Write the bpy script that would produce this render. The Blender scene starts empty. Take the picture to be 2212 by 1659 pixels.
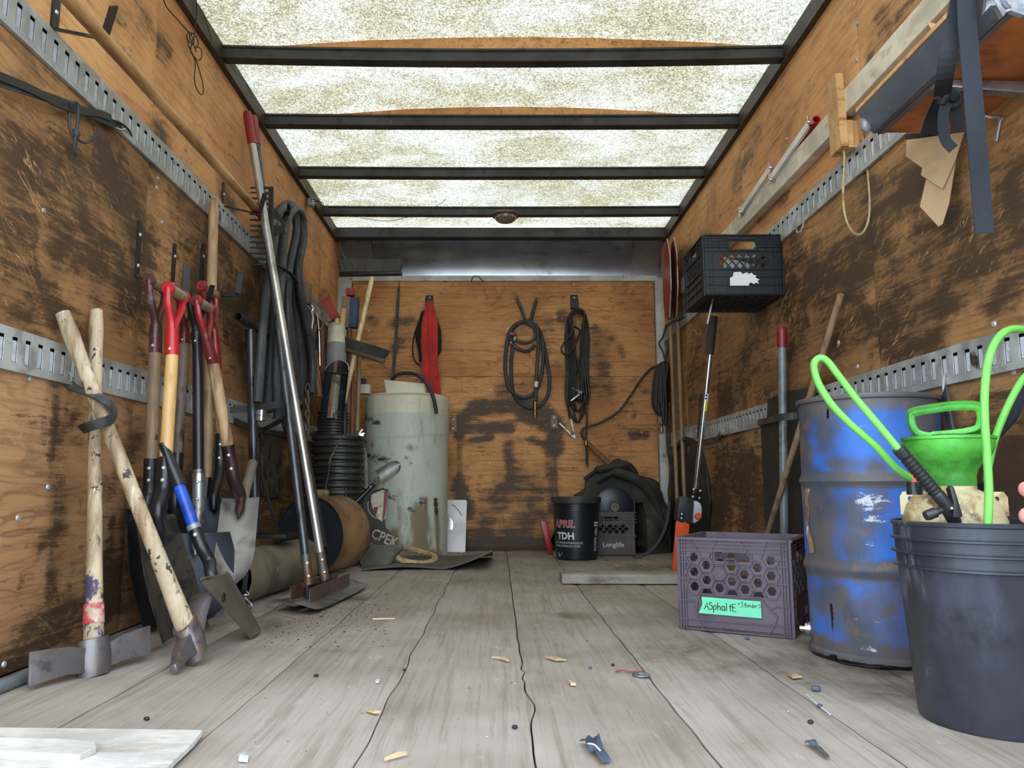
import bpy, bmesh, math, random
import numpy as np
from mathutils import Vector as V, Matrix

random.seed(7)
rng = np.random.default_rng(7)
SC = bpy.context.scene
COL = SC.collection

# ------------------------------------------------------------------ camera
FPX, CX, CY, CAMZ = 1640.0, 1075.0, 829.5, 0.443
TH = math.atan(220.5 / FPX)
CT, ST = math.cos(TH), math.sin(TH)
cam = bpy.data.cameras.new('camera')
cam.sensor_width = 36.0
cam.lens = 36.0 * FPX / 2212.0
cam.shift_x = (1106.0 - CX) / 2212.0
cam.clip_start = 0.02
camo = bpy.data.objects.new('camera', cam)
COL.objects.link(camo)
camo.location = (0, 0, CAMZ)
camo.rotation_euler = (math.pi / 2 + TH, 0, 0)
SC.camera = camo

# ------------------------------------------------------------------ world, sun, exposure
SC.view_settings.view_transform = 'Standard'
SC.view_settings.look = 'None'
SC.view_settings.gamma = 1.0
SC.view_settings.use_curve_mapping = False
SC.view_settings.exposure = 0.16
wd = bpy.data.worlds.new('sky')
SC.world = wd
wd.use_nodes = True
bg = wd.node_tree.nodes['Background']
bg.inputs[0].default_value = (0.74, 0.87, 1.0, 1)
bg.inputs[1].default_value = 5.0
sun = bpy.data.lights.new('sun', 'SUN')
sun.energy = 1.5
sun.angle = math.radians(1.0)
sun.color = (1.0, 0.95, 0.86)
suno = bpy.data.objects.new('sun', sun)
COL.objects.link(suno)
suno.rotation_euler = (math.radians(-24), math.radians(10), 0)

# ------------------------------------------------------------------ pixel + plane -> world point
XL, XR, YB, ZC = -1.163, 1.206, 5.42, 2.225      # wall planes, back wall, underside of the roof bows
def ray(px, py):
    u, v = (px - CX) / FPX, (CY - py) / FPX
    return u, CT - v * ST, v * CT + ST
def P(px, py, Y):
    u, dy, dz = ray(px, py); k = Y / dy
    return V((u * k, Y, CAMZ + dz * k))
def Px(px, py, X):
    u, dy, dz = ray(px, py); k = X / u
    return V((X, dy * k, CAMZ + dz * k))
def F(px, py, z=0.0):
    u, dy, dz = ray(px, py); k = (z - CAMZ) / dz
    return V((u * k, dy * k, z))
def L(px, py, off=0.0): return Px(px, py, XL + off)
def R(px, py, off=0.0): return Px(px, py, XR - off)
def B(px, py, off=0.0): return P(px, py, YB - off)
def proj(p):
    x, y, z = p[0], p[1], p[2] - CAMZ
    f = y * CT + z * ST; u = -y * ST + z * CT
    return CX + FPX * x / f, CY - FPX * u / f
def wpx(n, Y): return n * Y / FPX
def on_line(a, b, py):
    lo, hi = -0.5, 1.5
    s = proj(a + (b - a) * hi)[1] > proj(a + (b - a) * lo)[1]
    for _ in range(40):
        m = (lo + hi) / 2
        if (proj(a + (b - a) * m)[1] > py) == s: hi = m
        else: lo = m
    return a + (b - a) * lo
def sm(pts, k=6, closed=False):
    pts = [V(p) for p in pts]; n = len(pts); out = []
    rg = range(n) if closed else range(n - 1)
    for i in rg:
        if closed: p0, p1, p2, p3 = pts[i - 1], pts[i], pts[(i + 1) % n], pts[(i + 2) % n]
        else: p0, p1, p2, p3 = pts[max(i - 1, 0)], pts[i], pts[i + 1], pts[min(i + 2, n - 1)]
        for j in range(k):
            t = j / k
            out.append(0.5 * ((2 * p1) + (p2 - p0) * t + (2 * p0 - 5 * p1 + 4 * p2 - p3) * t * t + (3 * p1 - p0 - 3 * p2 + p3) * t ** 3))
    if not closed: out.append(pts[-1].copy())
    return out
def lerp(a, b, t): return a + (b - a) * t
def srgb(r, g, b):
    f = lambda c: (c / 255 / 12.92) if c / 255 <= 0.04045 else ((c / 255 + 0.055) / 1.055) ** 2.4
    return (f(r), f(g), f(b), 1.0)

# ------------------------------------------------------------------ mesh builder
class G:
    def __init__(s): s.v = []; s.f = []
    def add(s, vs, fs):
        o = len(s.v); s.v += [V(p) for p in vs]; s.f += [tuple(i + o for i in f) for f in fs]; return s
    def hexa(s, p):           # 8 points: bottom ring, top ring
        return s.add(p, [(3, 2, 1, 0), (4, 5, 6, 7), (0, 1, 5, 4), (1, 2, 6, 5), (2, 3, 7, 6), (3, 0, 4, 7)])
    def box(s, c, sz, rot=None):
        c = V(c); h = V(sz) / 2; pts = []
        for z in (-1, 1):
            for x, y in ((-1, -1), (1, -1), (1, 1), (-1, 1)):
                p = V((x * h.x, y * h.y, z * h.z))
                pts.append(c + (rot @ p if rot is not None else p))
        return s.hexa(pts)
    def box2(s, a, b):
        a, b = V(a), V(b)
        return s.box((a + b) / 2, (abs(b.x - a.x), abs(b.y - a.y), abs(b.z - a.z)))
    def bar(s, a, b, w, t, up=(0, 0, 1)):      # rectangular bar a->b, w across, t along up
        a, b = V(a), V(b); d = (b - a).normalized(); up = V(up)
        sd = d.cross(up)
        if sd.length < 1e-5: sd = d.cross(V((1, 0, 0)))
        sd.normalize(); u = sd.cross(d).normalized()
        pts = []
        for q in (a, b):
            for i, j in ((-1, -1), (1, -1), (1, 1), (-1, 1)): pts.append(q + sd * (w / 2 * i) + u * (t / 2 * j))
        return s.hexa(pts)
    def sweep(s, pts, prof, up=(0, 0, 1), scale=None, closed=False, cap=True):
        pts = [V(p) for p in pts]; n = len(pts); m = len(prof)
        tans = []
        for i in range(n):
            if closed: t = pts[(i + 1) % n] - pts[i - 1]
            else: t = pts[min(i + 1, n - 1)] - pts[max(i - 1, 0)]
            tans.append(t.normalized() if t.length > 1e-9 else V((0, 0, 1)))
        u = V(up); t0 = tans[0]; u = u - t0 * u.dot(t0)
        if u.length < 1e-4: u = V((1, 0.01, 0)); u = u - t0 * u.dot(t0)
        u.normalize(); vs = []
        for i in range(n):
            t = tans[i]; u = u - t * u.dot(t)
            if u.length < 1e-6: u = t.orthogonal()
            u.normalize(); sd = t.cross(u)
            k = 1.0 if scale is None else (scale[i] if hasattr(scale, '__len__') else scale)
            for a, b in prof: vs.append(pts[i] + sd * (a * k) + u * (b * k))
        fs = []
        for i in range(n if closed else n - 1):
            j = (i + 1) % n
            for q in range(m):
                r = (q + 1) % m
                fs.append((i * m + q, i * m + r, j * m + r, j * m + q))
        if cap and not closed:
            fs.append(tuple(range(m))[::-1]); fs.append(tuple((n - 1) * m + q for q in range(m)))
        return s.add(vs, fs)
    def tube(s, pts, r, n=10, closed=False, cap=True, up=(0, 0, 1), flat=1.0):
        prof = [(math.cos(2 * math.pi * i / n), flat * math.sin(2 * math.pi * i / n)) for i in range(n)]
        pts = list(pts)
        rr = r if hasattr(r, '__len__') else [r] * len(pts)
        return s.sweep(pts, prof, up, rr, closed, cap)
    def rod(s, a, b, r, r2=None, n=12, up=(0, 0, 1)):
        return s.tube([a, b], [r, r if r2 is None else r2], n, up=up)
    def strip(s, pts, w, t, up=(0, 0, 1), closed=False, scale=None):    # w lies across up
        return s.sweep(pts, [(-w / 2, -t / 2), (w / 2, -t / 2), (w / 2, t / 2), (-w / 2, t / 2)], up, scale, closed)
    def lathe(s, prof, base=(0, 0, 0), n=32, M=None, a0=0.0, a1=2 * math.pi):
        full = abs(a1 - a0 - 2 * math.pi) < 1e-6
        k = n if full else n + 1; vs = []; base = V(base)
        for r, z in prof:
            for i in range(k):
                a = a0 + (a1 - a0) * i / n
                p = V((r * math.cos(a), r * math.sin(a), z))
                vs.append(base + (M @ p if M is not None else p))
        fs = []
        for j in range(len(prof) - 1):
            for i in range(n):
                i2 = (i + 1) % k
                fs.append((j * k + i, j * k + i2, (j + 1) * k + i2, (j + 1) * k + i))
        return s.add(vs, fs)
    def prism(s, poly, off):
        n = len(poly); off = V(off); a = [V(p) for p in poly]
        fs = [tuple(range(n))[::-1], tuple(range(n, 2 * n))]
        for i in range(n): fs.append((i, (i + 1) % n, n + (i + 1) % n, n + i))
        return s.add(a + [p + off for p in a], fs)
    def grid(s, fn, nu, nv, thick=None):
        vs = [V(fn(i / nu, j / nv)) for i in range(nu + 1) for j in range(nv + 1)]
        k = nv + 1
        fs = [(i * k + j, i * k + j + 1, (i + 1) * k + j + 1, (i + 1) * k + j) for i in range(nu) for j in range(nv)]
        if thick is None: return s.add(vs, fs)
        t = V(thick); N = len(vs)
        fs2 = [tuple(N + q for q in f[::-1]) for f in fs]
        bd = [i * k for i in range(nu + 1)] + [nu * k + j for j in range(1, k)] + [i * k + nv for i in range(nu - 1, -1, -1)] + [j for j in range(nv - 1, 0, -1)]
        sd = [(bd[i], bd[(i + 1) % len(bd)], N + bd[(i + 1) % len(bd)], N + bd[i]) for i in range(len(bd))]
        return s.add(vs + [p + t for p in vs], fs + fs2 + sd)
    def ball(s, c, r, n=10, sc=(1, 1, 1)):
        prof = [(max(1e-5, math.sin(math.pi * i / n)), -math.cos(math.pi * i / n)) for i in range(n + 1)]
        M = Matrix.Diagonal((r * sc[0], r * sc[1], r * sc[2]))
        return s.lathe(prof, c, n + 2, M)
    def holes(s, outer, holes, origin, ax, ay, thick):   # flat plate with real holes; 2D polys in metres
        bm = bmesh.new(); es = []
        for poly in [outer] + list(holes):
            vs = [bm.verts.new((x, y, 0)) for x, y in poly]
            for i in range(len(vs)): es.append(bm.edges.new((vs[i], vs[(i + 1) % len(vs)])))
        bmesh.ops.triangle_fill(bm, use_beauty=True, use_dissolve=False, edges=es)
        def inside(x, y, poly):
            c = False; n = len(poly)
            for i in range(n):
                x1, y1 = poly[i]; x2, y2 = poly[i - 1]
                if (y1 > y) != (y2 > y) and x < (x2 - x1) * (y - y1) / (y2 - y1) + x1: c = not c
            return c
        bad = [f for f in bm.faces if any(inside(f.calc_center_median().x, f.calc_center_median().y, h) for h in holes)]
        bmesh.ops.delete(bm, geom=bad, context='FACES_ONLY')
        bm.normal_update()
        for f in bm.faces:
            if f.normal.z < 0: f.normal_flip()
        r = bmesh.ops.extrude_face_region(bm, geom=bm.faces[:])
        bmesh.ops.translate(bm, vec=(0, 0, -1), verts=[e for e in r['geom'] if isinstance(e, bmesh.types.BMVert)])
        bm.verts.index_update()
        o, ax, ay = V(origin), V(ax), V(ay); nz = ax.cross(ay).normalized()
        vs = [o + ax * v.co.x + ay * v.co.y + nz * (v.co.z * thick) for v in bm.verts]
        fs = [tuple(v.index for v in f.verts) for f in bm.faces]
        bm.free()
        return s.add(vs, fs)
    def text(s, body, origin, ax, ay, size, off=0.0, bend=None, ext=0.0006, align='LEFT', shear=0.0, bold=0.0, sx=1.0):
        cu = bpy.data.curves.new('t', 'FONT'); cu.body = body; cu.size = size; cu.align_x = align
        cu.shear = shear; cu.offset = bold; cu.resolution_u = 2; cu.extrude = 0
        ob = bpy.data.objects.new('t', cu); COL.objects.link(ob)
        dg = bpy.context.evaluated_depsgraph_get(); me = bpy.data.meshes.new_from_object(ob.evaluated_get(dg))
        o, ax, ay = V(origin or (0, 0, 0)), V(ax).normalized(), V(ay).normalized(); nz = ax.cross(ay)
        vs = []
        for v in me.vertices:
            x, y = v.co.x * sx, v.co.y
            vs.append(bend(x, y) if bend else o + ax * x + ay * y + nz * off)
        fs = [tuple(p.vertices) for p in me.polygons]
        bpy.data.objects.remove(ob); bpy.data.curves.remove(cu); bpy.data.meshes.remove(me)
        return s.add(vs, fs)
    def build(s, name, m, parent=None, smooth=True, ang=35, bevel=0.0, seg=2, norm=True, loc=None, weld=False):
        if loc is None: loc = V(parent['_w']) if parent is not None else V((0, 0, 0))
        me = bpy.data.meshes.new(name)
        me.from_pydata([tuple(p - loc) for p in s.v], [], s.f)
        bm = bmesh.new(); bm.from_mesh(me)
        if weld: bmesh.ops.remove_doubles(bm, verts=bm.verts, dist=1e-5)
        if norm: bmesh.ops.recalc_face_normals(bm, faces=bm.faces)
        if bevel:
            ed = [e for e in bm.edges if len(e.link_faces) == 2 and e.calc_face_angle(0) > math.radians(40)]
            bmesh.ops.bevel(bm, geom=ed, offset=bevel, segments=seg, affect='EDGES', clamp_overlap=True, profile=0.6)
        bm.to_mesh(me); bm.free()
        if smooth:
            me.shade_smooth(); me.set_sharp_from_angle(angle=math.radians(ang))
        me.materials.append(m)
        o = bpy.data.objects.new(name, me); COL.objects.link(o)
        if parent is not None: o.parent = parent
        else: o.location = loc
        o['_w'] = tuple(loc)
        return o

def thing(name, label, cat, loc=(0, 0, 0), group=None):
    o = bpy.data.objects.new(name, None); COL.objects.link(o)
    o.empty_display_size = 0.05
    o.location = loc; o['_w'] = tuple(loc); o['label'] = label; o['category'] = cat
    if group: o['group'] = group
    return o
def one(name, g, m, label, cat, group=None, kind=None, **kw):
    zs = min(p.z for p in g.v); xs = sum(p.x for p in g.v) / len(g.v); ys = sum(p.y for p in g.v) / len(g.v)
    o = g.build(name, m, None, loc=V((xs, ys, zs)), **kw)
    o['label'] = label; o['category'] = cat
    if group: o['group'] = group
    if kind: o['kind'] = kind
    return o
def struct(name, g, m, parent=None, **kw):
    o = g.build(name, m, parent, **kw)
    if parent is None: o['kind'] = 'structure'
    return o

# ------------------------------------------------------------------ materials
class N:
    def __init__(s, name):
        s.m = bpy.data.materials.new(name); s.m.use_nodes = True
        s.t = s.m.node_tree; s.t.nodes.clear()
        s.out = s.n('ShaderNodeOutputMaterial')
    def n(s, typ, **kw):
        nd = s.t.nodes.new(typ)
        for k, v in kw.items(): setattr(nd, k, v)
        return nd
    def link(s, a, b): s.t.links.new(a, b)
    def put(s, sock, val):
        if hasattr(val, 'is_output') or isinstance(val, bpy.types.NodeSocket): s.link(val, sock)
        else: sock.default_value = val
    def coord(s, scale=(1, 1, 1), rnd=True):
        tc = s.n('ShaderNodeTexCoord'); src = tc.outputs['Object']
        if rnd:
            oi = s.n('ShaderNodeObjectInfo')
            ml = s.n('ShaderNodeMath', operation='MULTIPLY'); s.link(oi.outputs['Random'], ml.inputs[0]); ml.inputs[1].default_value = 37.0
            ad = s.n('ShaderNodeVectorMath', operation='ADD'); s.link(src, ad.inputs[0]); s.link(ml.outputs[0], ad.inputs[1]); src = ad.outputs[0]
        mp = s.n('ShaderNodeVectorMath', operation='MULTIPLY'); s.link(src, mp.inputs[0]); mp.inputs[1].default_value = scale
        return mp.outputs[0]
    def noise(s, vec, scale=1.0, detail=6, rough=0.6, dist=0.0):
        nd = s.n('ShaderNodeTexNoise'); s.link(vec, nd.inputs['Vector'])
        nd.inputs['Scale'].default_value = scale; nd.inputs['Detail'].default_value = detail
        nd.inputs['Roughness'].default_value = rough; nd.inputs['Distortion'].default_value = dist
        return nd.outputs[0]
    def ramp(s, x, lo, hi, a=0.0, b=1.0):
        nd = s.n('ShaderNodeMapRange', interpolation_type='SMOOTHSTEP'); s.put(nd.inputs[0], x)
        nd.inputs[1].default_value = lo; nd.inputs[2].default_value = hi; nd.inputs[3].default_value = a; nd.inputs[4].default_value = b
        return nd.outputs[0]
    def math(s, op, a, b=0.0, c=None, clamp=False):
        nd = s.n('ShaderNodeMath', operation=op, use_clamp=clamp); s.put(nd.inputs[0], a); s.put(nd.inputs[1], b)
        if c is not None: s.put(nd.inputs[2], c)
        return nd.outputs[0]
    def mix(s, fac, a, b, mode='MIX'):
        nd = s.n('ShaderNodeMix', data_type='RGBA', blend_type=mode); s.put(nd.inputs[0], fac); s.put(nd.inputs[6], a); s.put(nd.inputs[7], b)
        return nd.outputs[2]
    def attr(s, name):
        nd = s.n('ShaderNodeAttribute'); nd.attribute_name = name; return nd.outputs['Fac']
    def bump(s, h, strength=0.3, dist=0.01):
        nd = s.n('ShaderNodeBump'); s.put(nd.inputs['Height'], h); nd.inputs['Strength'].default_value = strength; nd.inputs['Distance'].default_value = dist
        return nd.outputs[0]
    def bsdf(s, col, rough=0.6, metal=0.0, normal=None, spec=0.5, sheen=0.0):
        b = s.n('ShaderNodeBsdfPrincipled'); s.put(b.inputs['Base Color'], col); s.put(b.inputs['Roughness'], rough); s.put(b.inputs['Metallic'], metal)
        b.inputs['Specular IOR Level'].default_value = spec
        if sheen: b.inputs['Sheen Weight'].default_value = sheen
        if normal is not None: s.link(normal, b.inputs['Normal'])
        s.link(b.outputs[0], s.out.inputs[0]); return b

def mat(name, col, rough=0.55, metal=0.0, spots=(), bump=None, spec=0.5, vary=0.18, vscale=6.0, stretch=(1, 1, 1), sheen=0.0):
    """base colour, cloudy variation, and layers (colour, scale, lo, hi[, stretch]) laid over it by noise"""
    q = N(name); c = col
    if vary:
        nz = q.noise(q.coord(stretch), vscale, 5)
        dk = tuple(x * (1 - vary * 1.6) for x in col[:3]) + (1,); lt = tuple(min(1, x * (1 + vary)) for x in col[:3]) + (1,)
        c = q.mix(q.ramp(nz, 0.3, 0.7), dk, lt)
    rg = rough
    for i, sp in enumerate(spots):
        st = sp[4] if len(sp) > 4 else (1, 1, 1)
        vec = q.coord(st); ofs = q.n('ShaderNodeVectorMath', operation='ADD'); q.link(vec, ofs.inputs[0]); ofs.inputs[1].default_value = (i * 7.3, i * 3.1, i * 5.7)
        nz = q.noise(ofs.outputs[0], sp[1], 7, 0.65, 0.3)
        k = q.ramp(nz, sp[2], sp[3]); c = q.mix(k, c, sp[0])
    nrm = None
    if bump:
        nrm = q.bump(q.noise(q.coord(bump[2] if len(bump) > 2 else (1, 1, 1)), bump[0], 6), bump[1], 0.004)
    q.bsdf(c, rg, metal, nrm, spec, sheen)
    return q.m

def make_ply(name, light, mid, dark, grain=(14, 1.1, 14), scuff=0.45, ring=True):
    q = N(name)
    tc = q.coord((1, 1, 1))
    big = q.noise(tc, 1.3, 4, 0.55, 0.4)
    gr = q.noise(q.coord(grain), 3.0, 8, 0.7, 0.8)
    fine = q.noise(q.coord((grain[0] * 3, grain[1] * 3, grain[2] * 3)), 4.0, 5, 0.7)
    c = q.mix(q.ramp(big, 0.32, 0.68), mid, light)
    c = q.mix(q.math('MULTIPLY', q.ramp(gr, 0.45, 0.68), 0.55), c, dark)
    if ring:
        wv = q.n('ShaderNodeTexNoise'); q.link(q.coord((2.6, 2.6 if grain[1] > 5 else 0.8, 2.6) if grain[0] > 5 else (0.8, 2.6, 2.6)), wv.inputs['Vector']); wv.inputs['Scale'].default_value = 1.6; wv.inputs['Detail'].default_value = 2.5; wv.inputs['Distortion'].default_value = 0.5
        rs = q.math('FRACT', q.math('MULTIPLY', wv.outputs[0], 15.0))
        rl = q.math('MULTIPLY', q.ramp(rs, 0.72, 0.95), q.ramp(q.noise(tc, 2.1, 3), 0.4, 0.6))
        c = q.mix(q.math('MULTIPLY', rl, 0.42), c, tuple(x * 0.42 for x in dark[:3]) + (1,))
    c = q.mix(q.math('MULTIPLY', q.ramp(fine, 0.5, 0.8), 0.28), c, tuple(x * 0.35 for x in dark[:3]) + (1,))
    # scuffed pale splinters
    sc = q.ramp(q.noise(q.coord((7, 7, 7)), 2.6, 8, 0.72, 0.9), 0.62, 0.72)
    c = q.mix(q.math('MULTIPLY', sc, scuff), c, srgb(226, 184, 122))
    # oily dirt: attribute laid on the panel, broken by noise
    at = q.attr('dirt')
    br = q.noise(q.coord((3, 3, 3)), 2.2, 9, 0.72, 0.6)
    br2 = q.noise(q.coord((grain[0] * .8, grain[1] * .8, grain[2] * .8)), 1.6, 8, 0.75, 0.5)
    br3 = q.noise(q.coord((grain[0] * 1.6, grain[1] * 2.4, grain[2] * 1.6)), 3.1, 9, 0.8, 0.7)
    k = q.math('ADD', at, q.math('MULTIPLY', q.math('SUBTRACT', q.math('ADD', q.math('ADD', br, br2), br3), 1.5), 2.9))
    k = q.ramp(k, 0.2, 1.0, 0.0, 0.86)
    c = q.mix(q.math('MULTIPLY', q.ramp(q.math('ADD', at, q.math('MULTIPLY', q.math('SUBTRACT', q.noise(q.coord((2, 2, 2)), 1.7, 8, .7, .5), .5), 2.2)), -.1, .7), .55), c, srgb(104, 74, 46))
    c = q.mix(k, c, srgb(56, 43, 31))
    rot = q.n('ShaderNodeVectorRotate', rotation_type='EULER_XYZ'); q.link(q.coord((1, 1, 1)), rot.inputs['Vector']); rot.inputs['Rotation'].default_value = (0.6, 0.5, 0.4)
    ms = q.n('ShaderNodeVectorMath', operation='MULTIPLY'); q.link(rot.outputs[0], ms.inputs[0]); ms.inputs[1].default_value = (5, 5, 26)
    s2 = q.ramp(q.noise(ms.outputs[0], 1.9, 9, 0.74, 1.2), 0.56, 0.66)
    s2 = q.math('MULTIPLY', s2, q.ramp(q.noise(q.coord((1, 1, 1)), 2.3, 4), 0.42, 0.6))
    c = q.mix(q.math('MULTIPLY', s2, scuff * 1.3, None, True), c, q.mix(q.noise(q.coord((1, 1, 1)), 9, 4), light, srgb(222, 178, 112)))
    sp = q.ramp(q.noise(q.coord((30, 30, 22)), 1.5, 4, 0.6), 0.725, 0.745)
    c = q.mix(q.math('MULTIPLY', sp, 0.85), c, srgb(34, 26, 20))
    nrm = q.bump(q.math('ADD', q.math('MULTIPLY', gr, 0.5), fine), 0.35, 0.003)
    q.bsdf(c, q.math('SUBTRACT', 0.72, q.math('MULTIPLY', k, 0.2)), 0, nrm, 0.35)
    return q.m

M = {}
M['ply_top'] = make_ply('ply_top', srgb(226, 172, 114), srgb(206, 146, 92), srgb(152, 100, 60), scuff=0.22, ring=False)
M['ply_mid'] = make_ply('ply_mid', srgb(190, 142, 92), srgb(152, 110, 70), srgb(96, 66, 42), scuff=0.6)
M['ply_low'] = make_ply('ply_low', srgb(190, 146, 104), srgb(160, 116, 78), srgb(98, 68, 46), scuff=0.35)
M['ply_back'] = make_ply('ply_back', srgb(218, 158, 100), srgb(190, 130, 78), srgb(122, 76, 44), grain=(1.1, 14, 14), scuff=0.3)
def make_floor():
    q = N('floor_plank')
    tc = q.coord((1, 1, 1)); g1 = q.noise(q.coord((26, 1.0, 26)), 2.4, 8, 0.7, 0.6); g2 = q.noise(q.coord((90, 2.5, 90)), 2.0, 5, 0.6)
    c = q.mix(q.ramp(q.noise(tc, 1.7, 5), 0.3, 0.7), srgb(142, 129, 118), srgb(172, 162, 152))
    c = q.mix(q.math('MULTIPLY', q.ramp(g1, 0.45, 0.72), 0.5), c, srgb(104, 88, 72))
    c = q.mix(q.math('MULTIPLY', q.ramp(g2, 0.5, 0.8), 0.3), c, srgb(90, 78, 66))
    c = q.mix(q.math('MULTIPLY', q.ramp(q.noise(q.coord((5, 2, 5)), 3.0, 8, 0.7), 0.6, 0.78), 0.7), c, srgb(200, 198, 196))
    at = q.attr('dirt'); br = q.noise(q.coord((4, 2.5, 4)), 2.4, 9, 0.75, 0.5)
    k = q.ramp(q.math('ADD', at, q.math('MULTIPLY', q.math('SUBTRACT', br, 0.5), 1.7)), 0.1, 1.05, 0, 0.88)
    c = q.mix(k, c, srgb(70, 54, 38))
    sp = q.ramp(q.noise(q.coord((26, 26, 26)), 1.3, 4, 0.6), 0.735, 0.75)
    c = q.mix(q.math('MULTIPLY', sp, 0.8), c, srgb(52, 44, 38))
    q.bsdf(c, 0.78, 0, q.bump(q.math('ADD', g1, g2), 0.25, 0.003), 0.3)
    return q.m
M['floor'] = make_floor()
def make_roof():
    q = N('fibreglass_roof')
    def fib(scale, ofs, w):
        vec = q.coord((1, 1, 1), False); ad = q.n('ShaderNodeVectorMath', operation='ADD'); q.link(vec, ad.inputs[0]); ad.inputs[1].default_value = ofs
        nz = q.noise(ad.outputs[0], scale, 3, 0.55, 1.6)
        return q.ramp(q.math('ABSOLUTE', q.math('SUBTRACT', nz, 0.5)), 0.0, w)
    f = q.math('MULTIPLY', q.math('MULTIPLY', fib(34, (0, 0, 0), 0.05), fib(47, (9, 4, 2), 0.05)), fib(62, (3, 8, 5), 0.06))
    cl = q.noise(q.coord((1.0, 1.5, 1), False), 2.2, 6, 0.62, 0.5)
    c = q.mix(q.ramp(cl, 0.34, 0.66), srgb(206, 196, 164), srgb(244, 240, 228))
    c = q.mix(q.math('MULTIPLY', q.math('SUBTRACT', 1.0, f), q.ramp(cl, 0.32, 0.72, 1.0, 0.8)), c, srgb(98, 88, 62))
    tr = q.n('ShaderNodeBsdfTranslucent'); q.link(c, tr.inputs[0])
    df = q.n('ShaderNodeBsdfDiffuse'); df.inputs[0].default_value = srgb(190, 186, 168)
    mx = q.n('ShaderNodeMixShader'); mx.inputs[0].default_value = 0.40
    q.link(df.outputs[0], mx.inputs[1]); q.link(tr.outputs[0], mx.inputs[2]); q.link(mx.outputs[0], q.out.inputs[0])
    return q.m
M['roof'] = make_roof()
BLK = srgb(20, 20, 22)
M['bow'] = mat('roof_bow_steel', srgb(62, 62, 62), 0.5, 0.3, [(srgb(36, 34, 32), 8, 0.5, 0.7), (srgb(104, 84, 62), 14, 0.68, 0.75)])
M['toprail'] = mat('top_rail_brown', srgb(66, 56, 44), 0.55, 0.2, [(srgb(40, 35, 30), 5, 0.5, 0.7)])
M['galv'] = mat('galvanised_rail', srgb(182, 184, 180), 0.42, 0.3, [(srgb(146, 146, 142), 9, 0.45, 0.62), (srgb(58, 52, 46), 6, 0.62, 0.72), (srgb(190, 192, 190), 22, 0.62, 0.7)], (40, 0.12))
M['alu'] = mat('dull_aluminium', srgb(176, 178, 180), 0.32, 0.85, [(srgb(120, 120, 122), 3, 0.5, 0.68)], vary=0.1)
M['alu_white'] = mat('whitish_trim', srgb(196, 194, 186), 0.5, 0.1, [(srgb(120, 114, 104), 9, 0.6, 0.68), (srgb(60, 56, 52), 16, 0.68, 0.72)])
M['ground'] = mat('asphalt_ground', srgb(150, 148, 144), 0.9, 0, [(srgb(110, 108, 104), 3, 0.5, 0.7)])
M['rawwood'] = mat('raw_lumber', srgb(206, 160, 104), 0.65, 0, [(srgb(150, 104, 60), 7, 0.5, 0.7, (1, 6, 6)), (srgb(70, 50, 34), 12, 0.7, 0.74)], (20, .2, (1, 6, 6)))

# stain painting (some floor shade too): strokes and blobs, given as photo points laid on the real surface
def seg_d(p, a, b):
    ab = b - a; t = np.clip(((p - a) @ ab) / max(1e-12, ab @ ab), 0, 1)
    return np.linalg.norm(p - (a + t[:, None] * ab), axis=1)
def dirt_at(pts, marks):
    d = np.zeros(len(pts))
    for poly, r, s in marks:
        poly = [np.array(q[:]) for q in poly]
        m = np.full(len(pts), 9.0)
        if len(poly) == 1: m = np.linalg.norm(pts - poly[0], axis=1)
        for a, b in zip(poly[:-1], poly[1:]): m = np.minimum(m, seg_d(pts, a, b))
        d = np.maximum(d, s * np.clip(1.15 - m / r, 0, 1)) if s > 0 else d + s * np.clip(1.15 - m / r, 0, 1)
    return d
def set_dirt(o, marks, base=0.0):
    me = o.data; n = len(me.vertices); co = np.zeros(n * 3); me.vertices.foreach_get('co', co)
    co = co.reshape(-1, 3) + np.array(o['_w'])
    a = me.attributes.new('dirt', 'FLOAT', 'POINT')
    a.data.foreach_set('value', (dirt_at(co, marks) + base).astype(np.float32))
def slab(name, o, ax, ay, w, h, t, m, parent, step=0.03, gap=0.0015):
    """board w x h with a finely divided face (o = corner, ax/ay unit axes, thickness behind the face)"""
    o, ax, ay = V(o), V(ax), V(ay); nz = ax.cross(ay)
    nu, nv = max(1, int(w / step)), max(1, int(h / step)); g = G()
    e = 0.003
    def fn(u, v):
        x, y = gap + u * (w - 2 * gap), gap + v * (h - 2 * gap)
        k = -e if u in (0, 1) or v in (0, 1) else 0
        return o + ax * x + ay * y + nz * k
    g.grid(fn, nu, nv, -nz * t)
    return g.build(name, m, parent, smooth=False)
# ================================================================== STRUCTURE
g = G(); g.box2((-14, -16, -1.05), (14, 12, -0.95)); struct('ground', g, M['ground'], smooth=False)
Y0, Y1 = 0.72, 5.44

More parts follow.
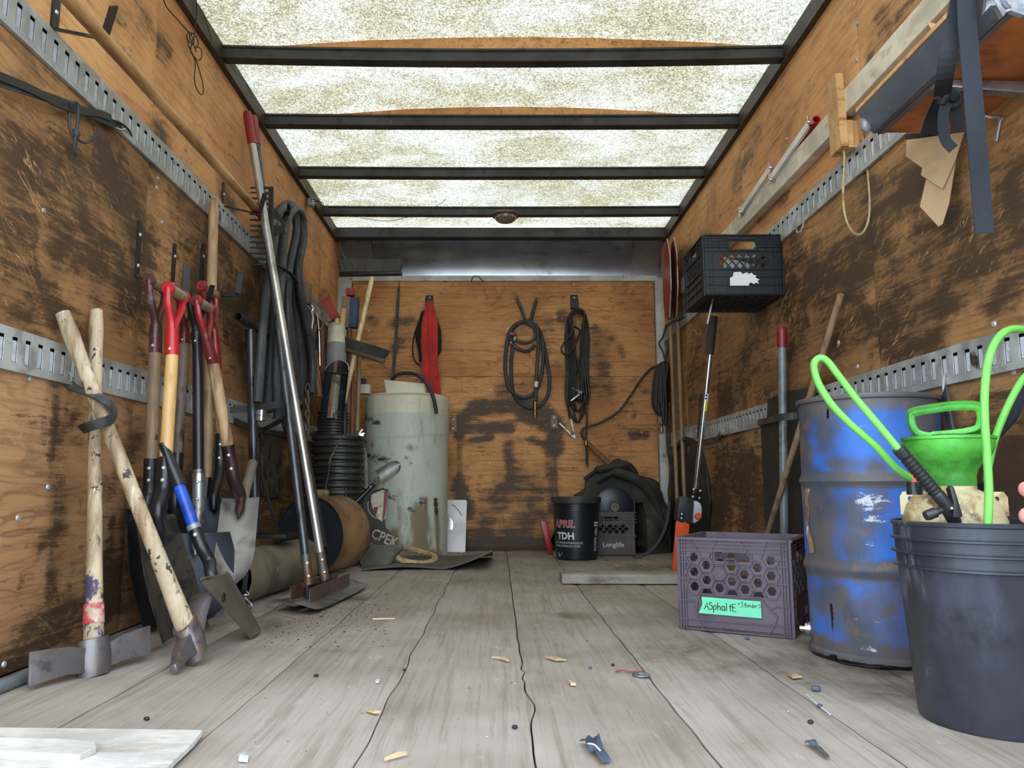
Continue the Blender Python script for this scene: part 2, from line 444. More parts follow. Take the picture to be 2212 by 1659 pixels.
# ---- plank floor
flo = G(); flo.box2((XL - 0.06, Y0, -0.09), (XR + 0.06, Y1 + 0.1, -0.032)); floor = struct('floor', flo, M['bow'], smooth=False)
seams = [XL - 0.01, -0.82, -0.522, -0.229, 0.06, 0.357, 0.655, 0.952, XR + 0.01]
floor_dirt_shade = [([F(640, 1320), F(720, 1300), F(760, 1290)], .17, 0.75), ([F(600, 1300), F(560, 1370)], .15, 0.55),
          ([F(1390, 1225), F(1470, 1225)], .26, .75), ([F(1240, 1330)], .13, .55), ([F(1480, 1400), F(1560, 1430), F(1750, 1420)], .28, .5),  # marks by the crate and drum paint shade as well as dirt
          ([F(1800, 1470), F(1960, 1500)], .2, .6), ([F(1740, 1390), F(1900, 1450)], .14, .7), ([F(1000, 1255), F(800, 1250)], .25, .35),
          ([V((XL, 1.6, 0)), V((XL, 5, 0))], .13, .6), ([V((XR, 1.6, 0)), V((XR, 5, 0))], .2, .7), ([V((XL, 5.4, 0)), V((XR, 5.4, 0))], .2, .7),
          ([F(250, 1420), F(380, 1400)], .12, .45), ([F(1210, 1415)], .07, .4), ([F(1215, 1470), F(1300, 1475)], .05, .35),
          ([F(560, 1350), F(700, 1400)], .3, .22), ([F(1180, 1230), F(1250, 1240)], .2, .4), ([V((0, 4.4, 0)), V((0, 5.4, 0))], 1.0, .34), ([V((0.2, 3.4, 0)), V((0.2, 4.4, 0))], .9, .24), ([V((.6, 2.6, 0)), V((1.0, 1.6, 0))], .6, .2), ([V((0.1, 1.2, 0)), V((-.5, 1.2, 0))], .9, -.15)]
def wob(x, y):
    a = 0.0012 * math.sin(y * 9 + x * 40) + 0.001 * math.sin(y * 31 + x * 17)
    if abs(x - 0.06) < 0.01: a += 0.016 * math.exp(-((y - 1.62) / 0.09) ** 2) + 0.006 * math.exp(-((y - 1.9) / 0.08) ** 2) * math.sin(y * 60)
    if abs(x + 0.229) < 0.01: a += 0.003 * math.sin(y * 14)
    return a
for i in range(len(seams) - 1):
    a, b = seams[i], seams[i + 1]; g = G(); dz = random.uniform(-.0015, 0.0)
    gp = 0.0022 if i not in (2, 3) else 0.0014
    def fn(u, v, a=a, b=b, dz=dz, gp=gp):
        y = Y0 + v * (Y1 - Y0); x0, x1 = a + wob(a, y) + gp, b + wob(b, y) - gp
        return (x0 + (x1 - x0) * u, y, dz - (0.003 if u in (0, 1) else 0))
    g.grid(fn, 11, 150, (0, 0, -0.03)); o = g.build('plank', M['floor'], floor, smooth=False); set_dirt(o, floor_dirt_shade, -0.02)

# ---- side walls: three rows of plywood sheets each
def wall(name, X, sgn, marks, rows=(0.0, 0.765, 1.54, 2.24), seamY=(Y0, 1.2, 2.42, 3.64, 4.86, Y1 + .02), base=(0.12, 0.16, -0.04)):
    g = G(); g.box2((X - sgn * 0.016, Y0, -0.05), (X - sgn * 0.06, Y1 + .2, 2.3)); w = struct(name, g, M['bow'], smooth=False)
    ms = ('ply_low', 'ply_mid', 'ply_top')
    for r in range(3):
        for j in range(len(seamY) - 1):
            y0, y1 = seamY[j], seamY[j + 1]; h = rows[r + 1] - rows[r]
            o0 = (X, y0, rows[r]) if sgn > 0 else (X, y1, rows[r])
            o = slab('panel', o0, (0, sgn, 0), (0, 0, 1), y1 - y0, h, 0.014, M[ms[r]], w, 0.03)
            set_dirt(o, marks, base[r])
    return w
lm = [([L(70, 360), L(110, 400)], .12, .8), ([L(0, 300), L(40, 420), L(60, 520)], .1, .6), ([L(230, 340), L(260, 420), L(300, 520)], .15, .85), ([L(180, 420), L(200, 560)], .14, .7),
      ([L(130, 520), L(230, 560), L(300, 640)], .12, .75), ([L(20, 480), L(80, 620), L(160, 720)], .08, .7), ([L(60, 640), L(0, 560)], .1, .6),
      ([L(20, 660), L(60, 680)], .04, 1.0), ([L(340, 300), L(300, 400)], .12, .6), ([L(400, 440), L(470, 520)], .16, .5), ([L(420, 560), L(480, 640), L(520, 700)], .2, .6),
      ([L(560, 650), L(500, 700), L(530, 800)], .14, .9), ([L(570, 560), L(560, 760), L(560, 880)], .2, .95), ([L(640, 640), L(660, 860)], .3, .85), ([L(700, 700), L(720, 900)], .3, .7),
      ([L(120, 800), L(122, 900), L(118, 1000), L(116, 1150), L(110, 1310)], .03, .9), ([L(126, 940), L(130, 1140)], .05, .6), ([L(86, 1180), L(110, 1160)], .03, .9),
      ([L(60, 1400), L(150, 1340), L(240, 1300)], .1, .85), ([L(0, 1450), L(60, 1430)], .06, .8), ([L(240, 1230), L(260, 1290)], .1, .9), ([L(240, 1110), L(246, 1160)], .012, 1.0), ([L(233, 1150), L(234, 1180)], .006, 1.0),
      ([L(300, 940), L(260, 1000)], .06, .7), ([L(210, 1040), L(240, 1060)], .05, .6), ([L(420, 1100), L(560, 1080), L(640, 1040)], .3, .8), ([L(600, 960), L(700, 960)], .35, .7), ([L(300, 1150), L(500, 1200)], .2, .7),
      ([L(290, 0), L(330, 60), L(365, 110)], .025, .9), ([L(250, 20), L(350, 90)], .07, .45), ([L(480, 400), L(500, 450)], .1, .7), ([L(640, 440), L(690, 540)], .2, .3), ([L(0, 640), L(100, 760)], .06, .5), ([L(540, 640), L(510, 600)], .05, .8)]
wl = wall('wall_left', XL, 1, lm)
rm = [([R(1930, 420), R(2000, 380)], .1, .8), ([R(1880, 480), R(1860, 560), R(1780, 600)], .2, .8), ([R(1720, 560), R(1700, 640)], .16, .8), ([R(2000, 560), R(1960, 640), R(1880, 700)], .12, .75), ([R(2120, 560), R(2040, 620)], .1, .7),
      ([R(2180, 420), R(2212, 480)], .12, .85), ([R(2212, 560), R(2150, 640)], .07, .6), ([R(1760, 560), R(1730, 680), R(1700, 800)], .12, .7), ([R(1640, 700), R(1600, 820)], .16, .6), ([R(1570, 860), R(1560, 930)], .2, .8), ([R(1660, 840), R(1620, 780)], .14, .6),
      ([R(1800, 740), R(1850, 700), R(1950, 720)], .1, .85), ([R(1930, 770), R(2020, 740)], .06, .9), ([R(1980, 660), R(2080, 640)], .05, .7), ([R(1510, 740), R(1500, 860)], .25, .5),
      ([R(1600, 1000), R(1620, 1120)], .25, .95), ([R(1560, 1060), R(1550, 1150)], .3, .9), ([R(1640, 1060), R(1700, 1120)], .3, .9), ([R(2140, 980), R(2212, 1000), R(2200, 1100)], .14, 1.3), ([R(2100, 940), R(2160, 900)], .07, .6),
      ([R(1880, 120), R(1872, 240), R(1860, 330)], .035, .75), ([R(1900, 60), R(1960, 40)], .1, .5), ([R(1900, 130), R(2000, 60)], .08, .45), ([R(1640, 290), R(1590, 380)], .1, .45), ([R(1700, 420), R(1640, 470)], .05, .6), ([R(1690, 330), R(1720, 240)], .05, .4),
      ([R(1530, 500), R(1480, 560)], .3, .35), ([R(1740, 860), R(1800, 830)], .05, .9), ([R(1840, 470), R(1900, 440)], .08, .5), ([R(2060, 480), R(2140, 520)], .06, .6)]
wr = wall('wall_right', XR, -1, rm, rows=(0.0, 0.765, 1.51, 2.24), base=(0.18, 0.18, -0.04), seamY=(Y0, 1.15, 2.37, 3.59, 4.81, Y1 + .02))

# ---- screws showing on the side walls
sg = G().lathe([(0, .004), (.006, .0035), (.008, 0), (.008, -.004)], n=10)
for (px, py, sd) in [(65, 818, 0), (38, 1119, 0), (8, 1435, 0), (103, 1052, 0), (94, 455, 0), (338, 405, 0), (341, 385, 0), (350, 480, 0), (2190, 804, 1), (1853, 792, 1), (1812, 740, 1), (2148, 700, 1), (1865, 240, 1), (1850, 130, 1), (1852, 50, 1), (1700, 300, 1)]:
    p = L(px, py) if sd == 0 else R(px, py); rot = Matrix.Rotation(math.pi / 2 * (1 if sd == 0 else -1), 3, 'Y')
    q = G().add([p + rot @ v for v in sg.v], sg.f); q.build('screw', M['galv'], wl if sd == 0 else wr)

# ---- back wall: two plywood sheets, aluminium posts, bright sill, curved nose
bx0, bx1, zs, zt = -1.063, 1.145, 1.225, 1.937
g = G(); g.box2((XL - .06, YB + .016, -.05), (XR + .06, YB + .05, 1.93)); wb = struct('wall_back', g, M['bow'], smooth=False)
bm_ = [([B(1025, 885), B(1060, 876), B(1120, 872), B(1170, 882), B(1200, 910), B(1205, 960)], .075, 1.15), ([B(1020, 885), B(998, 905), B(992, 945)], .05, 1.5), ([B(1010, 925), B(1080, 925), B(1100, 926)], .05, 1.25), ([B(1130, 890), B(1190, 930), B(1195, 975)], .07, 1.1), ([B(1000, 955), B(1060, 945)], .03, 1.0), ([B(1150, 950), B(1200, 970)], .05, .9),
       ([B(1098, 960), B(1102, 1030)], .045, .9), ([B(992, 960), B(992, 1040)], .025, .8), ([B(990, 1045), B(1000, 1080), B(1015, 1110)], .06, 1.5), ([B(1050, 1130), B(1030, 1180)], .1, 1.1), ([B(1080, 1080), B(1100, 1050), B(1150, 1060)], .14, .85), ([B(1010, 1185), B(1190, 1185)], .13, 1.3), ([B(1190, 1000), B(1196, 1100)], .06, .8), ([B(1150, 1120), B(1100, 1150)], .15, .7),
       ([B(845, 700), B(890, 690)], .05, .75), ([B(800, 690), B(810, 695)], .04, .8), ([B(870, 730), B(850, 760)], .07, .6), ([B(800, 760), B(850, 800)], .1, .45), ([B(1215, 680), B(1225, 700)], .07, .8), ([B(1290, 720), B(1300, 800)], .1, .75), ([B(1200, 800), B(1300, 830)], .12, .5), ([B(1340, 750), B(1345, 765)], .03, 1.1), ([B(1320, 730)], .05, .7), ([B(1365, 938), B(1395, 940)], .035, 1.2), ([B(1370, 900)], .03, .7), ([B(1090, 840), B(1080, 860)], .08, .6), ([B(1180, 640), B(1220, 620)], .12, .25), ([B(1340, 640), B(1400, 700)], .2, .2), ([B(1180, 700), B(1180, 760)], .09, .5)]
for z0, z1 in ((0.0, zs), (zs, zt)):
    o = slab('panel', (bx0, YB, z0), (1, 0, 0), (0, 0, 1), bx1 - bx0, z1 - z0, .014, M['ply_back'], wb, .02)
    set_dirt(o, bm_, -0.06 if z0 > 1 else 0.08)
for (px, py) in [(862, 618), (790, 620), (985, 613), (1093, 612), (1240, 614), (796, 715), (796, 808), (1097, 710), (1095, 823), (1058, 1000), (1060, 842), (1386, 934), (1185, 850), (1380, 822), (1330, 900)]:
    p = B(px, py); rot = Matrix.Rotation(math.pi / 2, 3, 'X')
    G().add([p + rot @ (v * .9) for v in sg.v], sg.f).build('screw', M['alu_white'], wb)
M['nose'] = mat('nose_aluminium', srgb(186, 190, 196), 0.26, 0.95, [(srgb(120, 116, 112), 2.2, 0.52, 0.72, (1, 3, 3)), (srgb(150, 112, 84), 3.0, 0.62, 0.74, (.6, 5, 5))], vary=0.08)
g = G(); prof = []
for i in range(15):
    a = i / 14 * math.pi / 2
    prof.append((5.25 + 0.30 * math.sin(a), 1.955 + 0.285 * math.cos(a)))
prof += [(5.55, 1.94), (YB + .012, 1.94), (YB + .012, 1.93), (5.57, 1.93), (5.57, 1.96), (5.56, 2.0)]
g.grid(lambda u, v: (lerp(XL - .04, XR + .04, u), *prof[min(int(round(v * 15)), 15)]), 4, 15, (0, 0.004, 0.004)); struct('trim_1', g, M['nose'], ang=60)
for sx, nm, xa, xb in ((-1, 'trim_2', XL - .04, -0.925), (1, 'trim_3', 0.995, XR + .04)):
    g = G(); g.grid(lambda u, v: (lerp(xa, xb, u), prof[min(int(round(v * 15)), 15)][0] - .012, prof[min(int(round(v * 15)), 15)][1] - .008), 3, 15, (0, .004, .004))
    struct(nm, g, M['alu'], ang=60)
g = G(); g.box2((XL, YB - .008, 1.937), (XR, YB + .12, 1.957)); g.box2((bx0 - .02, YB - .012, 1.932), (bx1 + .02, YB + .006, 1.972)); struct('trim_4', g, M['alu_white'], smooth=False)  # whitish colour paints the lit look of an aluminium ledge
g = G(); g.box2((XL, YB - .03, 0), (-1.066, YB + .01, 1.935)); g.box2((-1.100, YB - .036, 0), (-1.094, YB - .028, 1.935)); struct('trim_5', g, M['alu_white'], smooth=False)
g = G(); g.box2((1.148, YB - .03, 0), (XR, YB + .01, 1.935)); g.box2((1.188, YB - .036, 0), (1.194, YB - .028, 1.935)); struct('trim_6', g, M['alu_white'], smooth=False)

# ---- roof: translucent sheet, steel bows, side rails
def crown(x): return 0.036 * (1 - (x / 1.18) ** 2)
g = G(); g.grid(lambda u, v: (lerp(XL, XR, u), lerp(Y0, 5.27, v), 2.262 + crown(lerp(XL, XR, u))), 24, 40)
ceil = struct('ceiling', g, M['roof'], ang=60)
bows = [0.515 + 0.61 * i for i in range(1, 8)]
bows = [1.12, 1.73, 2.342, 2.955, 3.541, 4.161, 4.778]
for i, y in enumerate(bows):
    sag = 0.017 if i == 3 else 0.006
    pts = [(lerp(XL + .02, XR - .02, t / 16), y, 2.2 - sag * (1 - (2 * t / 16 - 1) ** 2)) for t in range(17)]
    hat = [(-.026, 0), (.026, 0), (.026, .006), (.014, .006), (.014, .046), (.021, .05), (.021, .058), (-.021, .058), (-.021, .05), (-.014, .046), (-.014, .006), (-.026, .006)]
    G().sweep(pts, hat, (0, 0, 1)).build('roof_bow', M['bow'], ceil, smooth=False)
for y, (pa, pb) in ((2.955, (545, 1690)), (3.541, (690, 1505))):
    xa, xb = P(pa, 100, y).x, P(pb, 100, y).x; n = 22
    top = [(lerp(xa, xb, t / n), y - .012, 2.250 + .047 * (1 - (2 * t / n - 1) ** 2) + random.uniform(-.0015, .0015)) for t in range(n + 1)]
    G().prism([(xb, y - .012, 2.246), (xa, y - .012, 2.246)] + top, (0, .02, 0)).build('wood_strip', M['ply_top'], ceil, smooth=False)
g = G(); g.box2((XL + .01, 5.19, 2.185), (XR - .01, 5.25, 2.262)); g.box2((XL + .01, 5.17, 2.185), (XR - .01, 5.19, 2.192)); g.build('header_bow', M['bow'], ceil, smooth=False)
for X, s, nm in ((XL, 1, 'trim_7'), (XR, -1, 'trim_8')):
    g = G(); g.box2((X + s * .0005, Y0, 2.185), (X + s * .022, 5.27, 2.262)); g.box2((X + s * .0005, Y0, 2.18), (X + s * .026, 5.27, 2.186)); struct(nm, g, M['toprail'], smooth=False)

# ---- slotted cargo rails on the side walls
M['galv_in'] = mat('rail_inside', srgb(206, 210, 216), 0.4, 0.15, [(srgb(150, 152, 156), 12, 0.5, 0.7), (srgb(60, 56, 52), 9, 0.64, 0.72)])
M['gap'] = mat('slot_shade_black', srgb(22, 20, 18), 0.8, vary=0)  # near-black backing paints the shade inside the rail slots
def cargo_rail(nm, X, s, z0, z1, y0, y1, off):
    g = G(); xf = X + s * .012; h = z1 - z0; sl0, sl1 = z0 + h * .2, z1 - h * .2
    def slabx(a, b, c, d, x0=xf - s * .002, x1=xf): g.box2((x0, a, c), (x1, b, d))
    slabx(y0, y1, z0 + .004, sl0); slabx(y0, y1, sl1, z1 - .004)
    g.box2((X + s * .001, y0, z0), (xf, y1, z0 + .004)); g.box2((X + s * .001, y0, z1 - .004), (xf, y1, z1))
    k = y0 + off
    prev = y0
    while k < y1 - .03:
        slabx(prev, k, sl0, sl1); prev = k + .022; k += .0508
    slabx(prev, y1, sl0, sl1)
    r = struct(nm, g, M['galv'], smooth=False)
    b = G(); b.box2((X + s * .0008, y0, z0 + .006), (X + s * .002, y1, z1 - .006)); b.build('backing', M['gap'], r, smooth=False)
    t = G(); k = y0 + off
    while k < y1 - .03:
        t.bar((X + s * .008, k + .0142, sl0 + .002), (X + s * .008, k + .0142, sl1 - .008), .0015, .0150, (0, 1, 0)); k += .0508
    t.build('slot_tongues', M['galv_in'], r, smooth=False)['kind'] = 'stuff'
    return r
cargo_rail('trim_9', XL, 1, 1.515, 1.615, 1.05, 5.38, .022)
cargo_rail('trim_10', XL, 1, 0.714, 0.816, 1.05, 5.38, .01)
cargo_rail('trim_11', XR, -1, 1.466, 1.563, 1.05, 5.38, .02)
cargo_rail('trim_12', XR, -1, 0.710, 0.808, 1.05, 5.38, .03)
# ================================================================== OBJECT MATERIALS
RUST = srgb(112, 72, 48); RUSTL = srgb(158, 104, 62); DIRT = srgb(52, 44, 36)
M['steel_blk'] = mat('black_steel', srgb(44, 43, 42), 0.45, 0.5, [(srgb(92, 84, 74), 14, 0.6, 0.72), (RUST, 9, 0.66, 0.74)])
M['steel_worn'] = mat('worn_steel', srgb(150, 148, 146), 0.36, 0.75, [(srgb(96, 90, 86), 9, 0.45, 0.65), (srgb(70, 60, 52), 16, 0.6, 0.7)], (30, .15))
M['steel_rust'] = mat('rusty_steel', srgb(112, 100, 92), 0.5, 0.6, [(RUST, 12, 0.5, 0.62), (RUSTL, 22, 0.6, 0.7), (srgb(150, 148, 152), 18, 0.62, 0.7)], (26, .3))
M['pick_head'] = mat('pick_head_steel', srgb(126, 120, 120), 0.4, 0.6, [(srgb(136, 104, 76), 13, 0.5, 0.66), (srgb(92, 88, 92), 20, 0.52, 0.66), (srgb(176, 110, 62), 16, 0.66, 0.72)], (34, .35))
M['pole_alu'] = mat('silver_pole', srgb(178, 172, 166), 0.34, 0.75, [(srgb(120, 112, 104), 8, 0.55, 0.7, (3, 3, .6)), (srgb(60, 52, 46), 18, 0.7, 0.75)])
M['pole_dark'] = mat('dark_pole', srgb(84, 84, 86), 0.36, 0.7, [(srgb(40, 40, 42), 8, 0.5, 0.66, (3, 3, .6))])
M['chrome'] = mat('bright_steel', srgb(206, 206, 208), 0.18, 0.95, [(srgb(120, 118, 116), 10, 0.6, 0.7)], vary=.06)
M['rivet'] = mat('rivet_steel', srgb(214, 210, 202), 0.3, 0.7, vary=0)
M['wood_pick'] = mat('dusty_grey_wood', srgb(186, 166, 136), 0.62, 0, [(srgb(138, 114, 84), 5, 0.46, 0.62, (4, 4, .5)), (srgb(96, 78, 60), 7, 0.58, 0.68, (7, 7, .4)), (srgb(70, 58, 84), 9, 0.605, 0.63, (1.6, 1.6, .8)), (srgb(52, 42, 36), 22, 0.61, 0.64), (srgb(206, 192, 170), 14, .6, .68, (5, 5, .4))], (18, .25, (4, 4, .4)))
M['wood_shaft'] = mat('shaft_wood', srgb(172, 140, 102), 0.5, 0, [(srgb(116, 86, 58), 6, 0.48, 0.64, (5, 5, .4)), (srgb(70, 54, 40), 14, 0.64, 0.7, (2, 2, .6))], (18, .2, (4, 4, .4)))
M['wood_gold'] = mat('varnished_light_wood', srgb(200, 160, 100), 0.42, 0, [(srgb(176, 130, 72), 7, 0.5, 0.66, (6, 6, .3)), (srgb(72, 54, 40), 24, 0.66, 0.7)], vary=.1)
M['wood_brown'] = mat('brown_worn_wood', srgb(150, 122, 92), 0.5, 0, [(srgb(106, 82, 60), 6, 0.48, 0.66, (5, 5, .4)), (srgb(60, 46, 36), 16, 0.66, 0.72)])
M['wood_dark'] = mat('tarry_wood', srgb(112, 96, 82), 0.6, 0, [(srgb(50, 42, 38), 9, 0.45, 0.6, (2, 2, .8)), (srgb(150, 132, 112), 16, 0.62, 0.72, (3, 3, .5))], (24, .4))
M['wood_grip'] = mat('grip_wood', srgb(146, 126, 100), 0.5, 0, [(srgb(86, 72, 58), 8, 0.5, 0.68)])
M['wood_long'] = mat('oiled_long_pole_wood', srgb(184, 142, 92), 0.42, 0, [(srgb(126, 88, 50), 3, 0.45, 0.66, (3, .8, 3)), (srgb(86, 60, 36), 9, 0.64, 0.72, (3, 1, 3))])
M['red'] = mat('red_paint', srgb(178, 26, 34), 0.34, 0, [(srgb(120, 18, 24), 5, 0.5, 0.7), (srgb(72, 30, 28), 16, 0.7, 0.74)], vary=.1)
M['red_dip'] = mat('red_dip_paint', srgb(140, 36, 36), 0.4, 0, [(srgb(96, 24, 26), 6, 0.5, 0.7), (srgb(58, 36, 32), 14, 0.66, 0.74)])
M['maroon'] = mat('worn_maroon_paint', srgb(92, 52, 50), 0.32, 0.35, [(srgb(126, 120, 122), 9, 0.55, 0.68), (srgb(58, 36, 34), 6, 0.5, 0.7)])
M['maroon2'] = mat('maroon_paint', srgb(104, 40, 38), 0.3, 0.25, [(srgb(160, 40, 40), 5, 0.5, 0.66), (srgb(150, 120, 118), 16, 0.66, 0.72)])
M['brownpaint'] = mat('brown_socket_paint', srgb(66, 48, 46), 0.26, 0.5, [(srgb(120, 112, 108), 14, 0.66, 0.74), (srgb(40, 30, 30), 6, .5, .7)])
M['black'] = mat('black_paint', srgb(28, 29, 33), 0.3, 0.1, [(srgb(60, 60, 64), 9, 0.62, 0.74), (srgb(90, 86, 82), 26, 0.7, 0.75)])
M['blade_black'] = mat('black_blade', srgb(34, 38, 46), 0.42, 0.35, [(srgb(76, 80, 86), 10, 0.6, 0.74, (1, 1, 3)), (srgb(110, 104, 98), 30, 0.68, 0.74), (srgb(16, 17, 22), 4, .5, .7)])
M['blade_dirty'] = mat('dirty_blade', srgb(86, 76, 66), 0.6, 0.3, [(srgb(36, 36, 38), 12, 0.45, 0.62), (srgb(128, 108, 84), 18, 0.62, 0.72)])
M['blade_steel'] = mat('grey_spade_blade', srgb(142, 138, 134), 0.4, 0.6, [(srgb(92, 88, 86), 5, 0.45, 0.68, (2, 2, .8)), (srgb(74, 62, 54), 14, 0.66, 0.74)], (30, .15))
M['blade_olive'] = mat('olive_steel_blade', srgb(112, 108, 92), 0.32, 0.5, [(srgb(66, 64, 56), 6, 0.5, 0.7), (srgb(160, 150, 126), 14, 0.66, 0.74)])
M['blue'] = mat('blue_shaft_paint', srgb(34, 84, 190), 0.3, 0, [(srgb(20, 54, 140), 5, .5, .7), (srgb(190, 196, 206), 26, .71, .74)], vary=.08)
M['rubber'] = mat('dark_rubber', srgb(52, 53, 54), 0.62, 0, [(srgb(82, 82, 80), 6, 0.5, 0.7), (srgb(30, 30, 31), 11, 0.55, 0.7)], (22, .2))
M['hose'] = mat('rubber_hose', srgb(58, 60, 62), 0.55, 0, [(srgb(84, 84, 82), 5, 0.52, 0.7, (2, 2, .6)), (srgb(34, 35, 38), 9, 0.55, 0.7)])
M['cable'] = mat('black_cable', srgb(34, 32, 31), 0.5, 0, [(srgb(66, 62, 56), 9, 0.6, 0.74)])
M['tape'] = mat('silver_tape', srgb(150, 152, 156), 0.35, 0.3, [(srgb(90, 92, 98), 16, .5, .68)])
M['conduit'] = mat('grey_conduit', srgb(122, 128, 130), 0.42, 0.2, [(srgb(76, 80, 80), 6, .5, .7), (srgb(160, 160, 156), 22, .66, .72)])
M['cylgrey'] = mat('grey_tan_pipe_skin', srgb(128, 116, 98), 0.6, 0.1, [(srgb(90, 80, 68), 4, 0.45, 0.65), (srgb(58, 50, 44), 12, 0.7, 0.74), (srgb(176, 164, 140), 8, 0.62, 0.72)], (40, .1))
M['cyltan'] = mat('tan_rusty_drum_skin', srgb(150, 116, 78), 0.58, 0.1, [(srgb(96, 72, 54), 4, 0.42, 0.62, (1, 1, .7)), (srgb(74, 60, 50), 5, 0.58, 0.74), (srgb(206, 176, 132), 8, 0.66, 0.74)], (36, .1))
M['inside'] = mat('dark_inside', srgb(34, 36, 42), 0.6, 0.1, [(srgb(70, 74, 82), 8, .6, .74), (srgb(20, 20, 24), 4, .5, .7)])
M['board_grey'] = mat('grey_flaking_wood', srgb(150, 142, 130), 0.8, 0, [(srgb(110, 98, 84), 5, .5, .7, (1, 4, 4)), (srgb(206, 196, 182), 9, .66, .74, (1, 3, 3)), (srgb(84, 70, 56), 14, .7, .75)], (20, .3, (1, 4, 4)))

def rivet(p, nrm, parent, r=0.006, m=None):
    nrm = V(nrm).normalized(); q = nrm.to_track_quat('Z', 'Y').to_matrix()
    G().lathe([(1e-4, .55 * r), (r * .6, .45 * r), (r, 0), (r, -.004)], p, 10, q).build('rivet', m or M['rivet'], parent)

def blade(top, tip, w, n, hw, depth, curl=0.0, thick=.0025, nu=14, nv=12):
    top, tip, w, n = V(top), V(tip), V(w).normalized(), V(n).normalized(); g = G()
    def fn(u, v):
        s = 2 * v - 1
        return lerp(top, tip, u) + w * (hw(u) * s) - n * (depth * (1 - s * s) * (1 - .35 * u)) + n * (curl * u * u)
    g.grid(fn, nu, nv, -n * thick); return g
HW = {'square': lambda W: (lambda u: W * (1 - .02 * u)),
      'round': lambda W: (lambda u: W * (.86 + .14 * min(1, u * 5)) * (1 if u < .5 else math.sqrt(max(.004, 1 - ((u - .5) / .5) ** 2)))),
      'scoop': lambda W: (lambda u: W * (.7 + .3 * min(1, u * 2))),
      'drain': lambda W: (lambda u: W * (1 if u < .62 else math.sqrt(max(.02, 1 - ((u - .62) / .39) ** 2))))}

def dshovel(name, label, grip, fork, w0, w1, sock, tip, Xt, Xb, md, mw, ms, mb, style, bw, wdir, ndir, depth, sr=.0185, gl=.115, curl=0.0, bend=None, group=None, gdir=(0, 1, 0), mg='wood_grip', tipX=None, hookish=True):
    ys, ye = grip[1], tip[1]
    X = lambda p: lerp(Xt, Xb, (p[1] - ys) / (ye - ys))
    q = lambda p: Px(p[0], p[1], X(p))
    ga = q(grip); gd = V(gdir).normalized(); gb = ga + gd * gl
    pf, p0, p1, ps = q(fork), q(w0), q(w1), q(sock)
    pt = Px(tip[0], tip[1], tipX if tipX is not None else Xb)
    t = thing(name, label, 'shovel', (ps.x, ps.y, max(0, pt.z)), group)
    ax = (pf - p0).normalized()
    h = G()
    for e, s in ((ga, -1), (gb, 1)):
        m1 = e + (pf - e) * .38 + gd * (s * .012); m2 = e + (pf - e) * .78 - gd * (s * -.004)
        h.tube(sm([e, m1, m2, pf + gd * s * .006, lerp(pf, p0, .5)], 5), [.0115] * 9 + [.0125] * 12, 10, flat=.9, up=gd)
        M3 = gd.to_track_quat('Z', 'Y').to_matrix()
        h.lathe([(1e-4, -.007 * 1), (.017, -.007), (.0205, -.003), (.0205, .004), (.017, .008), (1e-4, .008)], e, 18, M3)
    h.tube([pf, lerp(pf, p0, .3), p0], [.017, .0195, .0195], 14)
    hd_ = h.build('d_handle', M[md], t)
    G().tube([ga + gd * .006, ga + gd * gl * .5, gb - gd * .006], [.0155, .0175, .0155], 14).build('grip', M[mg], t)
    rivet(ga - gd * .008, -gd, hd_, .006, M[md])
    G().tube([lerp(p0, pf, .05), lerp(p0, p1, .5), p1], [sr * .98, sr, sr * .98], 14).build('shaft', M[mw], t)
    for k in (.35,):
        rivet(lerp(p0, pf, .22) + V((.0, -.019, 0)), (0, -1, 0), hd_, .0055)
    d = (p1 - p0).normalized(); s2 = lerp(p1, ps, .62) if bend is None else q(bend)
    so = G().tube(sm([p1 - d * .01, lerp(p1, s2, .5), s2, ps, lerp(ps, pt, .25)], 5), [sr * 1.14] * 11 + [sr * 1.1] * 3 + [sr] * 2 + [sr * .8] * 3 + [sr * .3] * 2, 14)
    so_ = so.build('socket', M[ms], t)
    for k in (.22, .62): rivet(lerp(p1, s2, k) + V((.004, -sr * 1.15, 0)), (0.2, -1, 0), so_, .0058)
    blade(ps, pt, wdir, ndir, HW[style](bw), depth, curl).build('blade', M[mb], t, ang=50)
    return t

